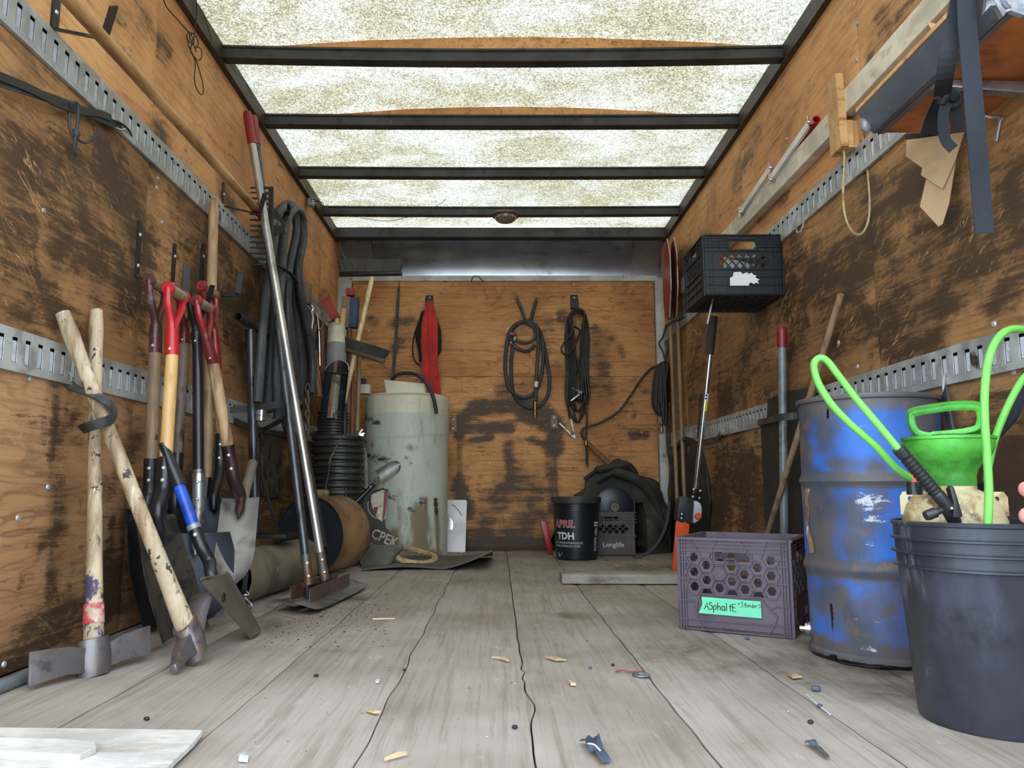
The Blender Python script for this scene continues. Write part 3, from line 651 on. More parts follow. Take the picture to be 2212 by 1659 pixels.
# ================================================================== LEFT WALL, NEAR: pickaxes, conduit, strap
def pick(label, top, eye_px, eye_z, ga, gb, wide_a, wide_b, flip=1):
    """top: 3-D handle top; ga/gb: 3-D tips of the head; eye: where the handle runs through"""
    eye = F(*eye_px, eye_z)
    t = thing('pickaxe', label, 'pickaxe', (eye.x, eye.y, 0))
    ax = (V(top) - eye).normalized()
    n = 14; rr = []
    for i in range(n + 1):
        u = i / n; rr.append(.0235 - .0045 * math.sin(min(1, u * 1.4) * math.pi / 2) + (.003 if u > .9 else 0) - (.0 if u > .05 else 0) + .004 * max(0, .25 - u) * 4)
    rr[-1] *= .86
    G().tube([eye - ax * .02 + (V(top) - eye + ax * .02) * (i / n) for i in range(n + 1)], rr, 16, up=(ga - gb), flat=.82).build('handle', M['wood_pick'], t)
    hd = G()
    along = (ga - gb).normalized(); sd = ax.cross(along).normalized()
    ring = [(.0315, -.052), (.036, -.03), (.036, .0), (.033, .02), (.0335, .034), (.0275, .036), (.0265, -.05)]
    q = Matrix((along, sd, ax)).transposed()
    Ms = q @ Matrix.Diagonal((1.15, .92, 1.0))
    hd.lathe(ring, eye, 20, Ms)
    hd.build('eye', M['pick_head'], t)
    for tipp, kind in ((ga, wide_a), (gb, wide_b)):
        d = (tipp - eye); r = eye + d.normalized() * .026 - ax * .012
        b = G(); pts = [r, lerp(r, tipp, .35) + ax * .006, lerp(r, tipp, .7) + ax * .004, tipp]
        vs = []
        for i, p in enumerate(pts):
            u = i / 3
            if kind == 'vert': hh, ww = lerp(.028, .037, u), lerp(.015, .0035, u)       # cutter: blade edge stands upright
            elif kind == 'point': hh, ww = lerp(.026, .009, u), lerp(.02, .008, u)
            else: hh, ww = lerp(.022, .004, u), lerp(.02, .036, u)                       # adze: wide and flat
            for i2, j2 in ((-1, -1), (1, -1), (1, 1), (-1, 1)): vs.append(p + sd * (ww * i2) + ax * (hh * j2))
        fs = [(3, 2, 1, 0), (12, 13, 14, 15)]
        for i in range(3):
            for k in range(4): fs.append((i * 4 + k, i * 4 + (k + 1) % 4, i * 4 + 4 + (k + 1) % 4, i * 4 + 4 + k))
        b.add(vs, fs); b.build('head_blade', M['pick_head'], t, bevel=.003, ang=50)
    return t
top1 = L(208, 672, .028); ga = F(48, 1492); gb = F(322, 1428)
p1 = pick('upright mattock with a pinkish red band low on its pale handle', top1, (202, 1412), .045, V((ga.x + .01, ga.y, .044)), V((gb.x, gb.y, .052)), 'vert', 'vert')
e1 = F(202, 1412, .045); rb = lerp(e1, top1, .075); rb2 = lerp(e1, top1, .125)
M['redband'] = mat('worn_red_band', srgb(184, 160, 138), .6, 0, [(srgb(178, 66, 74), 16, .48, .6), (srgb(200, 184, 168), 22, .58, .66)])
G().tube([rb, rb2], [.0272, .0262], 16, up=(ga - gb), flat=.83).build('red_band', M['redband'], [c for c in p1.children if c.name.startswith('handle')][0])
top2 = L(135, 676, .03); e2 = F(408, 1372, .07)
ga2 = F(375, 1446, .014); gb2 = Px(437, 1312, F(437, 1385).x + .0)
gb2 = e2 + (e2 - ga2) * .8 + V((0, .02, .045))
p2 = pick('pickaxe leaning across the upright mattock, its handle spotted purple, head at lower right', top2, (408, 1372), .07, ga2, gb2, 'point', 'flat')
# rubber strap round both handles
pa = L(142, 822, .004)
t = thing('rubber_strap', 'black rubber strap looped round the two crossing pick handles', 'strap', pa)
sp = sm([pa, L(160, 838, .02), Px(195, 850, -1.05), Px(228, 866, -1.0), Px(246, 886, -.99), Px(240, 905, -.99), Px(215, 915, -1.0), Px(190, 922, -1.03), Px(176, 928, -1.07)], 6)
G().strip(sp, .026, .005, up=(1, -.6, 0)).build('strap', M['rubber'], t)
G().tube(sm([pa + V((0, 0, .012)), pa + V((.012, -.004, .02)), pa + V((.014, 0, .0)), pa], 4), .0018, 6).build('hook', M['galv'], t)
# conduit on the floor along the wall
one('conduit', G().tube([F(-60, 1508, .013), F(330, 1352, .013)], .0145, 14), M['conduit'], 'grey conduit lying along the foot of the left wall behind the mattock head', 'pipe')

# ---- steel hooks on the left wall
def wall_hook(label, top, bot, out, lip, w=.022, th=.005, group='flat steel tool hooks on the left wall', bolts=2):
    a, b = L(*top, .004), L(*bot, .004)
    b = V((a.x, a.y, b.z)); t = thing('tool_hook', label, 'hook', b, group)
    o = V(out); l = V(lip)
    G().strip([a, lerp(a, b, .5), b + V((0, 0, .006)), b + V((.006, 0, 0)), o - V((.006, 0, 0)), o + V((.002, 0, .006)), l], w, th, up=(1, 0, .02)).build('flat_bar', M['steel_blk'], t, smooth=False)
    for k in ((.25, .8) if bolts == 2 else (.5,)): rivet(lerp(a, b, k) + V((.003, 0, 0)), (1, 0, 0), t, .007)
    return t
def outp(px, py, ref):  # point out from the wall at the same depth
    return P(px, py, ref)
yA = L(303, 600).y; yB = L(376, 600).y; yC = L(440, 600).y; y1 = L(120, 70).y; y2 = L(484, 448).y
wall_hook('flat steel tool hook above the brown shovel handle, first of three from the left', (303, 477), (303, 603), P(398, 640, yA), P(404, 572, yA - .0))
wall_hook('flat steel tool hook above the red shovel handle, second of three from the left', (378, 527), (378, 640), P(445, 665, yB - .03), P(459, 616, yB - .03))
wall_hook('flat steel tool hook right of the tall wooden pole, third of three from the left', (440, 528), (440, 637), P(513, 637, yC), P(520, 590, yC))
wall_hook('black J hook at top left carrying the long pole', (123, -10), (121, 68), P(224, 83, y1), P(246, 14, y1), w=.03, th=.006, group=None, bolts=1)
wall_hook('thin black J hook under the red tip of the long pole', (484, 394), (484, 448), P(560, 462, y2), P(572, 418, y2), w=.02, th=.004, group=None, bolts=1)
# ---- long pole with a red dipped end, lying on the two J hooks
pe = Px(578, 480, -1.03); ps0 = Px(120, -32, -1.03); d = (pe - ps0).normalized()
t = thing('long_pole', 'long oiled wooden pole with a dark red dipped end on two J hooks', 'pole', lerp(ps0, pe, .5))
G().tube([ps0, lerp(ps0, pe, .5), pe - d * .2], .0178, 14).build('shaft', M['wood_long'], t)
G().tube([pe - d * .2, pe - d * .19, pe - d * .02, pe - d * .006, pe], [.0178, .0185, .0185, .015, .006], 14).build('red_end', M['red_dip'], t)

mk = Px(503, 396, -1.0125); G().text('12', mk, (d.x, d.y, d.z), V((.0, -.35, .94)), .022, .0).build('stamp', M['inside'], t, smooth=False)

# ---- D-handle shovels
dshovel('shovel', 'shovel with worn maroon D handle and black scoop, leftmost of the row on the wall', (322, 605), (337, 700), (335, 762), (326, 998), (318, 1095), (352, 1352), -1.075, -1.045, 'maroon', 'wood_brown', 'black', 'blade_black', 'scoop', .135, (0.16, 1, 0), (1, -.1, .12), .05, bend=(324, 1062), curl=.03)
dshovel('shovel', 'shovel with bright red D handle and a light yellow wood shaft', (363, 622), (372, 712), (372, 768), (358, 997), (340, 1112), (392, 1372), -.985, -.905, 'red', 'wood_gold', 'black', 'blade_dirty', 'scoop', .13, (0.1, 1, 0), (1, -.2, .12), .05, bend=(353, 1062), curl=.02)
dshovel('shovel', 'tarry dark wooden shovel shaft with red D handle behind the bright red one', (388, 640), (399, 715), (398, 742), (383, 985), (376, 1100), (385, 1330), -1.085, -1.07, 'maroon2', 'wood_dark', 'black', 'blade_black', 'square', .11, (.3, 1, 0), (1, -.3, .1), .03)
dshovel('shovel', 'shovel with black D handle, black fibreglass shaft, silver collar and scratched black blade', (410, 645), (424, 715), (427, 745), (429, 1022), (424, 1150), (412, 1352), -1.03, -.93, 'black', 'black', 'steel_worn', 'blade_black', 'round', .118, (1, .42, 0), (.4, -1, .15), .03, gl=.13, bend=(428, 1112), sr=.0175, mg='black')
sil = G(); a, b = Px(429, 1024, -.975), Px(429, 1040, -.973); sil.rod(a, b, .0212, n=18)
sh = [o for o in bpy.data.objects if o.get('label', '').startswith('shovel with black D')][0]; sil.build('collar', M['chrome'], sh)
dshovel('shovel', 'drain spade with maroon D handle, pale shaft and narrow grey steel blade hanging off floor', (424, 650), (446, 735), (461, 786), (493, 968), (520, 1075), (500, 1262), -.98, -.83, 'maroon2', 'wood_shaft', 'brownpaint', 'blade_steel', 'drain', .062, (1, .55, 0.03), (.5, -1, .1), .02, bend=(507, 1040), sr=.0195)
dshovel('shovel', 'shovel with dark red D handle behind the drain spade, black bent socket', (436, 618), (462, 712), (468, 800), (478, 945), (462, 1075), (468, 1215), -1.07, -.98, 'maroon2', 'wood_shaft', 'black', 'blade_black', 'round', .09, (1, .3, 0), (.3, -1, .1), .03, bend=(474, 1018), gl=.13)
# long straight pole going up past the upper rail
a, b = L(462, 436, .05), Px(446, 1040, -1.06)
t = thing('long_handled_scraper', 'tall straight wooden handle standing in front of the upper rail, behind the shovels', 'scraper', (b.x, b.y, .1))
G().tube([a + (a - b).normalized() * .012, a, lerp(a, b, .5), b], [.011, .0185, .0195, .019], 14).build('shaft', M['wood_shaft'], t)
c = Px(438, 1250, -1.03)
G().tube([b + (a - b) * .01, lerp(b, c, .5), c], [.021, .02, .012], 14).build('socket', M['black'], t)
blade(lerp(b, c, .7), Px(432, 1345, -1.0), (1, .5, 0), (.5, -1, 0), HW['square'](.08), .01).build('blade', M['blade_steel'], t)
# short blue trenching shovel on the floor
X = lambda y: lerp(-.93, -.70, (y - 1000) / 360)
q = lambda x, y: Px(x, y, X(y))
tipc = F(530, 1380, .004); topc = q(462, 1246)
t = thing('trench_shovel', 'short shovel with a bright blue shaft and olive steel blade on the floor', 'shovel', (tipc.x, tipc.y, 0))
G().tube([q(352, 958), q(372, 1012), q(384, 1040), q(388, 1052)], [.012, .019, .0215, .0215], 14).build('upper_sleeve', M['black'], t)
G().tube([q(386, 1048), q(418, 1136)], .0165, 14).build('shaft', M['blue'], t)
G().tube([q(417, 1134), q(421, 1144)], .019, 16).build('collar', M['tape'], t)
G().tube(sm([q(420, 1142), q(436, 1182), q(452, 1212), q(456, 1240), q(470, 1268), q(486, 1300)], 5), [.0175] * 12 + [.0165] * 6 + [.014] * 4 + [.010] * 2 + [.004] * 2, 14).build('socket', M['black'], t)
w = (q(490, 1238) - q(432, 1256)).normalized()
tl, tr, bl, br = q(433, 1257), q(492, 1240), F(540, 1380, .003), F(559, 1358, .004)
nn = (tr - tl).cross(bl - tl).normalized(); nn = nn if nn.y < 0 else -nn
g = G().grid(lambda u, v: lerp(lerp(tl, tr, v), lerp(bl, br, v), u) - nn * (.028 * (1 - (2 * v - 1) ** 2) * (1 - .45 * u)), 12, 12, -nn * .0025)
g.tube(sm([tl, tl + (tl - bl).normalized() * .012 - nn * .01, lerp(tl, tr, .5) - nn * .026, tr + (tr - br).normalized() * .01, tr], 4), .003, 8); g.build('blade', M['blade_olive'], t, ang=50)
rivet(q(424, 1154) + V((.004, -.018, 0)), (.2, -1, 0), t)

# ---- steel T-handle tamper
X = -1.085; a = Px(514, 684, X); b = a + V((0.02, .34, -.005))
vt, vb = Px(541, 712, X), Px(552, 1150, X + .05)
t = thing('tamper', 'heavy steel T handled tamper with a dark flat plate hanging by the left wall', 'tamper', (vb.x, vb.y, vb.z))
ring = G(); dd = (b - a).normalized(); Mr = dd.to_track_quat('Z', 'Y').to_matrix()
ring.lathe([(.0155, 0), (.019, 0), (.019, .34), (.0155, .34), (.0155, 0)], a, 20, Mr); ring.build('cross_handle', M['pole_dark'], t)
G().tube([vt, vb], .021, 16).build('post', M['pole_dark'], t)
G().box(vb + V((.06, .0, -.012)), (.2, .2, .016)).build('plate', M['steel_blk'], t, bevel=.002)
G().bar(Px(560, 1010, X + .03), Px(600, 1148, X + .12), .03, .006, (1, 0, 0)).build('gusset', M['steel_blk'], t, smooth=False)
G().tube([Px(546, 1000, X + .07), Px(530, 1060, X + .09), Px(522, 1100, X + .1)], [.02, .02, .019], 14).build('shank', M['cylgrey'], t)
# ---- black asphalt rake head hung upright
t = thing('asphalt_rake', 'black asphalt rake head hung upright on the left wall, long tines pointing to wall', 'rake', Px(586, 575, -.985))
ra, rb_ = Px(586, 404, -1.0), Px(586, 574, -.985); G().bar(ra, rb_, .022, .012, (0, 1, 0)).build('head_bar', M['steel_blk'], t, bevel=.002)
for i in range(15):
    p = lerp(ra, rb_, (i + .15) / 14.3); e = p + V((-.088, -.015 - .004 * (i % 3), -.004 + random.uniform(-.003, .003)))
    G().tube([p, lerp(p, e, .5), e], [.0062, .0055, .0035], 8).build('tine', M['steel_blk'], t)
m = lerp(ra, rb_, .45); G().prism([m + V((.008, 0, .07)), m + V((.045, .05, .02)), m + V((.045, .05, -.02)), m + V((.008, 0, -.07))], (.0, .006, 0)).build('brace', M['steel_blk'], t, smooth=False)
G().tube([m + V((.012, .0, 0)), m + V((.02, .05, 0)), m + V((.022, .12, -.0))], [.014, .017, .017], 12).build('handle', M['wood_dark'], t)
# ---- two asphalt lutes (red dipped handle ends)
def lute(label, top, X0, base, b0, b1, mp):
    a = Px(*top, X0); bs = F(*base, .05); d = (a - bs).normalized()
    t = thing('asphalt_lute', label, 'asphalt lute', (bs.x, bs.y, 0), None)
    G().tube([bs + d * .03, lerp(bs, a, .5), a - d * .16], .017, 16).build('pole', M[mp], t)
    G().tube([a - d * .16, a - d * .158, a - d * .02, a - d * .005, a], [.017, .0195, .0195, .016, .007], 16).build('red_end', M['red_dip'], t)
    p0, p1 = F(*b0, .012), F(*b1, .012); u = (p1 - p0).normalized(); s = V((u.y, -u.x, 0)); s = s if s.x > 0 else -s
    G().bar(p0 + V((0, 0, .035)) + u * .06, p1 + V((0, 0, .035)) - u * .1, .005, .06).build('blade_back', M['steel_rust'], t, smooth=False)
    g = G(); n = 12
    g.grid(lambda v, w_: lerp(p0 - u * .03, p1, v) + s * (w_ * .075 - .02) + V((0, 0, .004 + .02 * (1 - w_) - .008 + (.012 * (2 * v - 1) ** 4))), n, 3, (0, 0, .003)); g.build('strike_plate', M['steel_worn'], t, ang=50)
    mid = bs + V((0, 0, -.012)); G().box(mid + s * .012, (.012, .11, .062), Matrix.Rotation(math.atan2(-u.x, u.y), 3, 'Z')).build('clamp', M['steel_blk'], t, bevel=.002)
    G().tube([bs + d * .0, bs + d * .13], [.0185, .0195], 14).build('socket', M['steel_rust'], t)
    for k in (.05, .1): rivet(bs + d * k + V((.008, -.019, 0)), (.3, -1, 0), t, .007)
    return t
lute('asphalt lute with bright silver pole and red end, standing in front', (533, 240), -1.11, (703, 1262), (655, 1318), (768, 1266), 'pole_alu')
lute('asphalt lute with dark pole and red end, just behind the silver one', (547, 250), -1.13, (668, 1272), (612, 1312), (745, 1262), 'pole_dark')

# ---- thick black hose bundle hung on the wall
hx = lambda x, y, d=0: Px(x, y, lerp(-1.075, -1.03, (y - 430) / 480) + d)
t = thing('hose_bundle', 'thick black rubber hose hung in long loops and tied with a strap', 'hose', hx(610, 900))
loops = [[(562, 905), (567, 800), (578, 680), (590, 575), (596, 500), (606, 455), (622, 440), (640, 452), (643, 490), (632, 575), (640, 680), (652, 780), (650, 850), (640, 880)],
         [(578, 890), (585, 780), (592, 680), (600, 575), (604, 500), (614, 458), (630, 445), (646, 460), (648, 510), (640, 580), (655, 680), (668, 760), (672, 820), (660, 862), (648, 860), (640, 800), (628, 700), (612, 590)],
         [(600, 905), (598, 800), (602, 690), (610, 575), (616, 500), (626, 465), (641, 452), (654, 470), (656, 520), (645, 590), (662, 690), (676, 780), (672, 850)],
         [(640, 940), (622, 930), (614, 880), (616, 780), (612, 680), (606, 580), (600, 520), (598, 480), (606, 450)],
         [(556, 870), (564, 760), (572, 660), (584, 575), (592, 520), (600, 470), (616, 448), (634, 450), (640, 500), (625, 580), (622, 680), (634, 790), (644, 850)]]
g = G()
for i, lp in enumerate(loops):
    g.tube(sm([hx(x, y, .018 * ((i * 2) % 5) - .03) for x, y in lp], 5), .0195, 10)
g.build('hose', M['hose'], t)
for (x, y) in ((564, 900), (604, 830)):
    p = hx(x, y, .0); G().lathe([(.02, .03), (.024, .028), (.024, .006), (.021, .004), (.021, -.018), (.017, -.02), (.017, .03)], p, 16).build('coupling', M['chrome'], t)
G().strip(sm([hx(584, 572, .03), hx(600, 574, .06), hx(626, 590, .06), hx(642, 612, .03), hx(638, 604, -.03), hx(610, 580, -.05)], 5, True), .02, .004, up=(.3, -1, 0), closed=True).build('tie_strap', M['rubber'], t)
# steel peg the hose hangs on
one('hose_peg', G().tube([hx(622, 462, -.08), hx(624, 458, .06), hx(624, 440, .075)], .009, 10), M['steel_blk'], 'black steel peg on the wall carrying the thick hose loops', 'peg')
# bungee straps across the lutes
pa = L(497, 886, .01)
t = thing('bungee_strap', 'black rubber strap stretched from the lower left rail around the lute poles', 'strap', pa)
bp = sm([pa, Px(540, 882, -1.08), Px(600, 874, -.96), Px(640, 868, -.90), Px(648, 874, -.885), Px(643, 886, -.92), Px(600, 912, -1.02), Px(566, 930, -1.1), L(552, 940, .015)], 5)
G().strip(bp, .028, .005, up=(.8, -.6, 0)).build('strap', M['rubber'], t)
G().tube([L(496, 890, .016), L(490, 884, .01), L(494, 874, .004)], .0028, 6).build('hook', M['galv'], t)
pa = L(505, 908, .012)
t = thing('bungee_strap', 'black rubber strap along the lower left rail towards the corner', 'strap', pa)
G().strip(sm([pa, L(540, 922, .03), L(600, 936, .02), L(650, 940, .05), L(700, 934, .14), Px(722, 932, -1.0)], 5), .026, .005, up=(1, -.2, 0)).build('strap', M['rubber'], t)
G().tube([L(600, 932, .022), L(590, 922, .012), L(580, 924, .006)], .0028, 6).build('hook', M['galv'], t)
# strap hanging over the near end of the upper left rail, with buckle and rope tail
pa = L(-10, 168, .02)
t = thing('ratchet_strap', 'dark doubled strap sagging under the upper left rail, ending in metal hooks', 'strap', L(250, 280))
G().strip(sm([L(-20, 170, .03), L(60, 196, .03), L(130, 220, .028), L(200, 248, .022), L(262, 275, .018)], 5), .024, .005, up=(1, 0, 0)).build('strap', M['rubber'], t)
G().strip(sm([L(-20, 158, .04), L(60, 190, .035), L(150, 234, .03), L(210, 244, .026), L(238, 255, .022)], 5), .02, .008, up=(1, 0, 0)).build('strap', M['cable'], t)
G().tube(sm([L(240, 256, .024), L(256, 262, .024), L(270, 272, .02), L(262, 280, .022), L(250, 276, .022)], 4), .0034, 8).build('hook', M['chrome'], t)
G().tube(sm([L(258, 264, .03), L(276, 278, .022), L(284, 292, .012), L(286, 300, .008)], 4), .003, 8).build('hook', M['steel_blk'], t)
g = G().tube(sm([L(152, 232, .03), L(158, 222, .04), L(168, 226, .045), L(168, 260, .04), L(164, 290, .035), L(164, 335, .03), L(160, 320, .035), L(163, 295, .04)], 5), .0042, 8)
g.tube(sm([L(150, 240, .03), L(150, 270, .03), L(160, 295, .035), L(185, 308, .03), L(205, 296, .03), L(214, 278, .025)], 5), .004, 8); g.ball(L(164, 288, .036), .011, 8, (1, 1, 1.3)); g.build('rope_tail', M['rubber'], t)
# ---- cable hanging from the ceiling rail at top left
lx = lambda x, y, d=.02: L(x, y, d)
t = thing('hanging_wire', 'thin black wire knotted in loops hanging by the top left ceiling rail', 'wire', L(437, 205, .03))
g = G()
for lp in [[(352, -6), (358, 12), (372, 30), (392, 52), (410, 72), (416, 84), (412, 110), (424, 128)], [(424, -5), (425, 30), (420, 72), (418, 96)],
           [(424, 112), (418, 98), (407, 88), (404, 76), (412, 70), (422, 78), (428, 92), (424, 104), (414, 90), (409, 78), (416, 72)], [(404, 80), (408, 100), (418, 122), (422, 140), (420, 170), (424, 190), (434, 204), (439, 200), (438, 180), (430, 150), (424, 132)], [(424, 100), (434, 106), (436, 122), (430, 130), (422, 128)]]:
    g.tube(sm([lx(x, y, .028) for x, y in lp], 5), .0022, 6)
g.build('wire', M['cable'], t); 
g = G().tube(sm([Px(418, -4, -1.12), Px(436, 22, -1.135), Px(446, 50, -1.135), Px(456, 85, -1.135), Px(455, 105, -1.135), Px(464, 120, -1.135), Px(480, 134, -1.135), Px(497, 139, -1.13), Px(512, 160, -1.12), Px(532, 180, -1.12), Px(546, 214, -1.12)], 4), .0014, 6)
one('thin_wire', g, M['cable'], 'thin dark wire running along the left ceiling rail', 'wire')
c = L(672, 438, .03)
t = thing('wire_connector', 'small grey wire connector with loose wires at left ceiling rail, above the hose', 'connector', c)
G().box(c, (.03, .06, .045)).build('block', M['tape'], t, bevel=.004)
g = G()
for k in range(4): g.tube(sm([c + V((0, random.uniform(0, .05), .02)), P(672 + 8 * k, 428 + 3 * k, 4.3), P(690 + 5 * k, 440 + 5 * k, 4.4), P(708 + 6 * k, 448 + 3 * k, 4.55)], 4), .0018, 5)
g.tube(sm([P(708, 448, 4.72), P(740, 462, 4.74), P(800, 474, 4.74), P(850, 476, 4.74), P(930, 452, 4.75), P(990, 410, 4.75), P(1015, 385, 4.75), P(1040, 378, 4.75)], 5), .0016, 5)
g.build('loose_wire', M['cable'], t)
# ---- pipes lying on the floor
def lying(name, label, c0, d, ln, r, m, closed, cat):
    c0 = V(c0); d = V(d).normalized(); Mr = d.to_track_quat('Z', 'X').to_matrix(); t = thing(name, label, cat, (c0.x, c0.y, 0))
    if closed:
        G().lathe([(r - .006, .012), (r, .006), (r, .03), (r, ln * .5), (r, ln), (1e-4, ln)], c0, 48, Mr).build('shell', M[m], t)
        G().lathe([(1e-4, .018), (r - .03, .016), (r - .008, .014), (r - .004, .004), (r - .001, .005), (r - .002, .02)], c0, 48, Mr).build('end_face', M['inside'], t)
    else:
        G().lathe([(r - .006, 0), (r, 0), (r, ln * .5), (r, ln), (r - .006, ln)], c0, 48, Mr).build('shell', M[m], t)
        G().lathe([(r - .006, ln), (r - .0062, 0)], c0, 48, Mr).build('inner_wall', M['inside'], t)
    return t
lying('pipe_section', 'short wide grey tan pipe lying open end out, in front of the bigger drum', (-1.0, 2.88, .1), (.09, .75, 0), .74, .1, 'cylgrey', False, 'pipe')
lying('drum', 'big tan rust stained round drum lying on its side with a dark end', (-.945, 3.87, .197), (.34, .94, 0), .27, .195, 'cyltan', True, 'drum')
# cut marks, crate hook and tag by the pipe mouth
t = thing('bungee_hook', 'black strap end with a bent wire hook hanging at the mouth of the grey pipe', 'hook', P(540, 1310, 2.78))
G().strip([P(527, 1205, 2.8), P(532, 1240, 2.79), P(527, 1280, 2.78)], .016, .005, up=(0, -1, 0)).build('strap_end', M['rubber'], t)
G().box(P(527, 1280, 2.78), (.024, .012, .03)).build('ferrule', M['steel_blk'], t, bevel=.003)
G().tube(sm([P(533, 1278, 2.775), P(537, 1285, 2.77), P(526, 1286, 2.76), P(536, 1298, 2.76), P(545, 1308, 2.76), P(541, 1316, 2.76), P(532, 1314, 2.76)], 4), .0028, 8).build('hook', M['chrome'], t)

one('plywood_scrap', G().prism([L(562, 930, .006), L(603, 944, .006), L(604, 1078, .006), L(563, 1070, .006)], (.012, 0, 0)), M['blade_dirty'], 'dark dirty board against the lower left wall behind the tamper post', 'board', smooth=False)
# ================================================================== BACK LEFT CORNER
from mathutils import noise as MN
M['bristle'] = mat('dark_bristles', srgb(76, 74, 68), 0.8, 0, [(srgb(116, 110, 94), 40, .58, .72, (3, 3, .3)), (srgb(28, 28, 28), 60, .5, .7, (3, 3, .3))], (90, .6, (3, 3, .3)))
M['bristle_red'] = mat('red_bristles', srgb(150, 62, 58), 0.8, 0, [(srgb(96, 46, 48), 40, .55, .7)], (90, .6))
M['bristle_blue'] = mat('blue_bristles', srgb(62, 72, 92), 0.8, 0, [(srgb(36, 42, 58), 40, .55, .7)], (90, .6))
M['wood_block'] = mat('broom_block_wood', srgb(120, 100, 76), 0.6, 0, [(srgb(78, 64, 50), 8, .5, .7), (srgb(160, 136, 104), 14, .66, .74)])
M['wood_pale'] = mat('pale_broom_handle', srgb(214, 192, 146), 0.55, 0, [(srgb(160, 134, 96), 8, .5, .68, (4, 4, .5)), (srgb(78, 64, 48), 18, .68, .73)])
M['wood_red'] = mat('red_brown_wood', srgb(120, 78, 50), 0.55, 0, [(srgb(78, 50, 36), 6, .5, .7, (4, 4, .5))])
M['corr'] = mat('corrugated_black_plastic', srgb(50, 50, 46), 0.42, 0, [(srgb(86, 84, 70), 7, .55, .72), (srgb(30, 30, 30), 12, .5, .7)])
M['white_tape'] = mat('white_taped_wrap', srgb(206, 196, 172), 0.6, 0, [(srgb(150, 136, 108), 9, .5, .68, (1, 1, 3)), (srgb(84, 74, 60), 16, .66, .74)])
M['pvc'] = mat('grey_pvc', srgb(148, 146, 140), 0.5, 0, [(srgb(96, 92, 84), 6, .5, .7)])
M['birch'] = mat('grey_bark_stake', srgb(150, 146, 136), 0.7, 0, [(srgb(74, 70, 64), 10, .48, .6, (1, 1, .6)), (srgb(200, 196, 184), 14, .62, .72)])

# corrugated pipe, two sizes one on the other
t = thing('corrugated_pipe', 'stack of wide black corrugated pipe standing by the white tank', 'pipe', (-.925, 4.42, 0))
def ribs(r0, r1, z0, z1, pitch):
    pr = []; z = z0
    while z < z1:
        for k, rr in ((0, r0), (.2, r0), (.35, r1 * .985), (.5, r1), (.75, r1), (.88, r1 * .985)): pr.append((rr, z + k * pitch))
        z += pitch
    return pr + [(r0, z)]
G().lathe(ribs(.138, .155, 0, .70, .0385) + [(.1, .715)], (-.925, 4.42, 0), 44).build('wide_section', M['corr'], t, ang=25)
G().lathe(ribs(.077, .091, .712, .865, .0175) + [(.072, .868), (.072, .80)], (-.955, 4.40, 0), 40).build('narrow_section', M['corr'], t, ang=25)

def broom(name, label, c, hx_, hy, ht, bt, block_m, bris, up, pole=None, pole_m='wood_pale', pr=.0125, flare=1.12, cat='broom'):
    """c: centre of the wooden block, hx_: half length vector, hy: half width vector, ht: block half thickness, bt: bristle length along up"""
    c, hx_, hy, up = V(c), V(hx_), V(hy), V(up).normalized()
    t = thing(name, label, cat, c)
    def slabg(z0, z1, f0, f1):
        return [c + hx_ * (a * f) + hy * (b * f) + up * z for z, f in ((z0, f0), (z1, f1)) for a, b in ((-1, -1), (1, -1), (1, 1), (-1, 1))]
    G().hexa(slabg(-ht, ht, 1, 1)).build('block', M[block_m], t, bevel=.004)
    g = G(); n = 26
    def fn(u, v):
        a = 2 * math.pi * u; sx_, sy_ = math.cos(a), math.sin(a)
        sx_ = math.copysign(abs(sx_) ** .35, sx_); sy_ = math.copysign(abs(sy_) ** .5, sy_)
        f = 1 + (flare - 1) * v * (1 if abs(sx_) > .9 else .5) + .03 * MN.noise(V((u * 40, v * 3, 1)))
        return c + hx_ * (sx_ * f * .97) + hy * (sy_ * f * 1.05) + up * (ht + bt * v + .004 * MN.noise(V((u * 60, v * 2, c.x))))
    g.grid(fn, 72, 6); k = len(g.v)
    tops = [g.v[i * 7 + 6] for i in range(72)]; o = k
    ctr = c + up * (ht + bt * 1.02); g.add(tops + [ctr], [(i, (i + 1) % 72, 72) for i in range(72)])
    g.build('bristles', M[bris], t)
    if pole: 
        G().tube([pole[0], lerp(V(pole[0]), V(pole[1]), .5), pole[1]], [pr * 1.1, pr, pr], 12).build('handle', M[pole_m], t)
    return t
hc = P(801, 592, 4.75)
broom('push_broom', 'push broom standing head up, wide dark bristles at the top, pale handle', hc, (.2, .0, .004), (0, .03, 0), .009, .08, 'steel_blk', 'bristle', (0, 0, 1), (P(804, 600, 4.72), P(736, 900, 4.38)), 'wood_pale', .0145, 1.1)
mid = P(768, 762, 4.5); ex = P(830, 781, 4.4) - mid
broom('push_broom', 'push broom head with wooden block tilted across the pale handle, bristles up', mid, ex, (0, .03, 0), .013, .062, 'wood_block', 'bristle', P(778, 742, 4.47) - mid, None, flare=1.04)
ub = P(748, 676, 4.62)
broom('push_broom', 'push broom stored upright, blue and red bristles and dark wooden block', ub, (0.004, 0, .098), (0, .035, 0), .026, .045, 'wood_block', 'bristle_blue', (1, .2, 0), (P(754, 710, 4.62), P(752, 900, 4.5)), 'wood_red', .014, 1.04)
G().box(P(757, 632, 4.62), (.05, .06, .05)).build('red_bristles', M['bristle_red'], [o for o in bpy.data.objects if o.get('label', '').startswith('push broom stored')][0], bevel=.012)
pb = P(702, 676, 4.45)
broom('scrub_brush', 'worn scrub brush with faded red bristles leaning by the left wall corner', pb, (.035, 0, -.06), (0, .03, 0), .012, .055, 'wood_block', 'bristle_red', (.8, 0, .45), None, cat='brush')
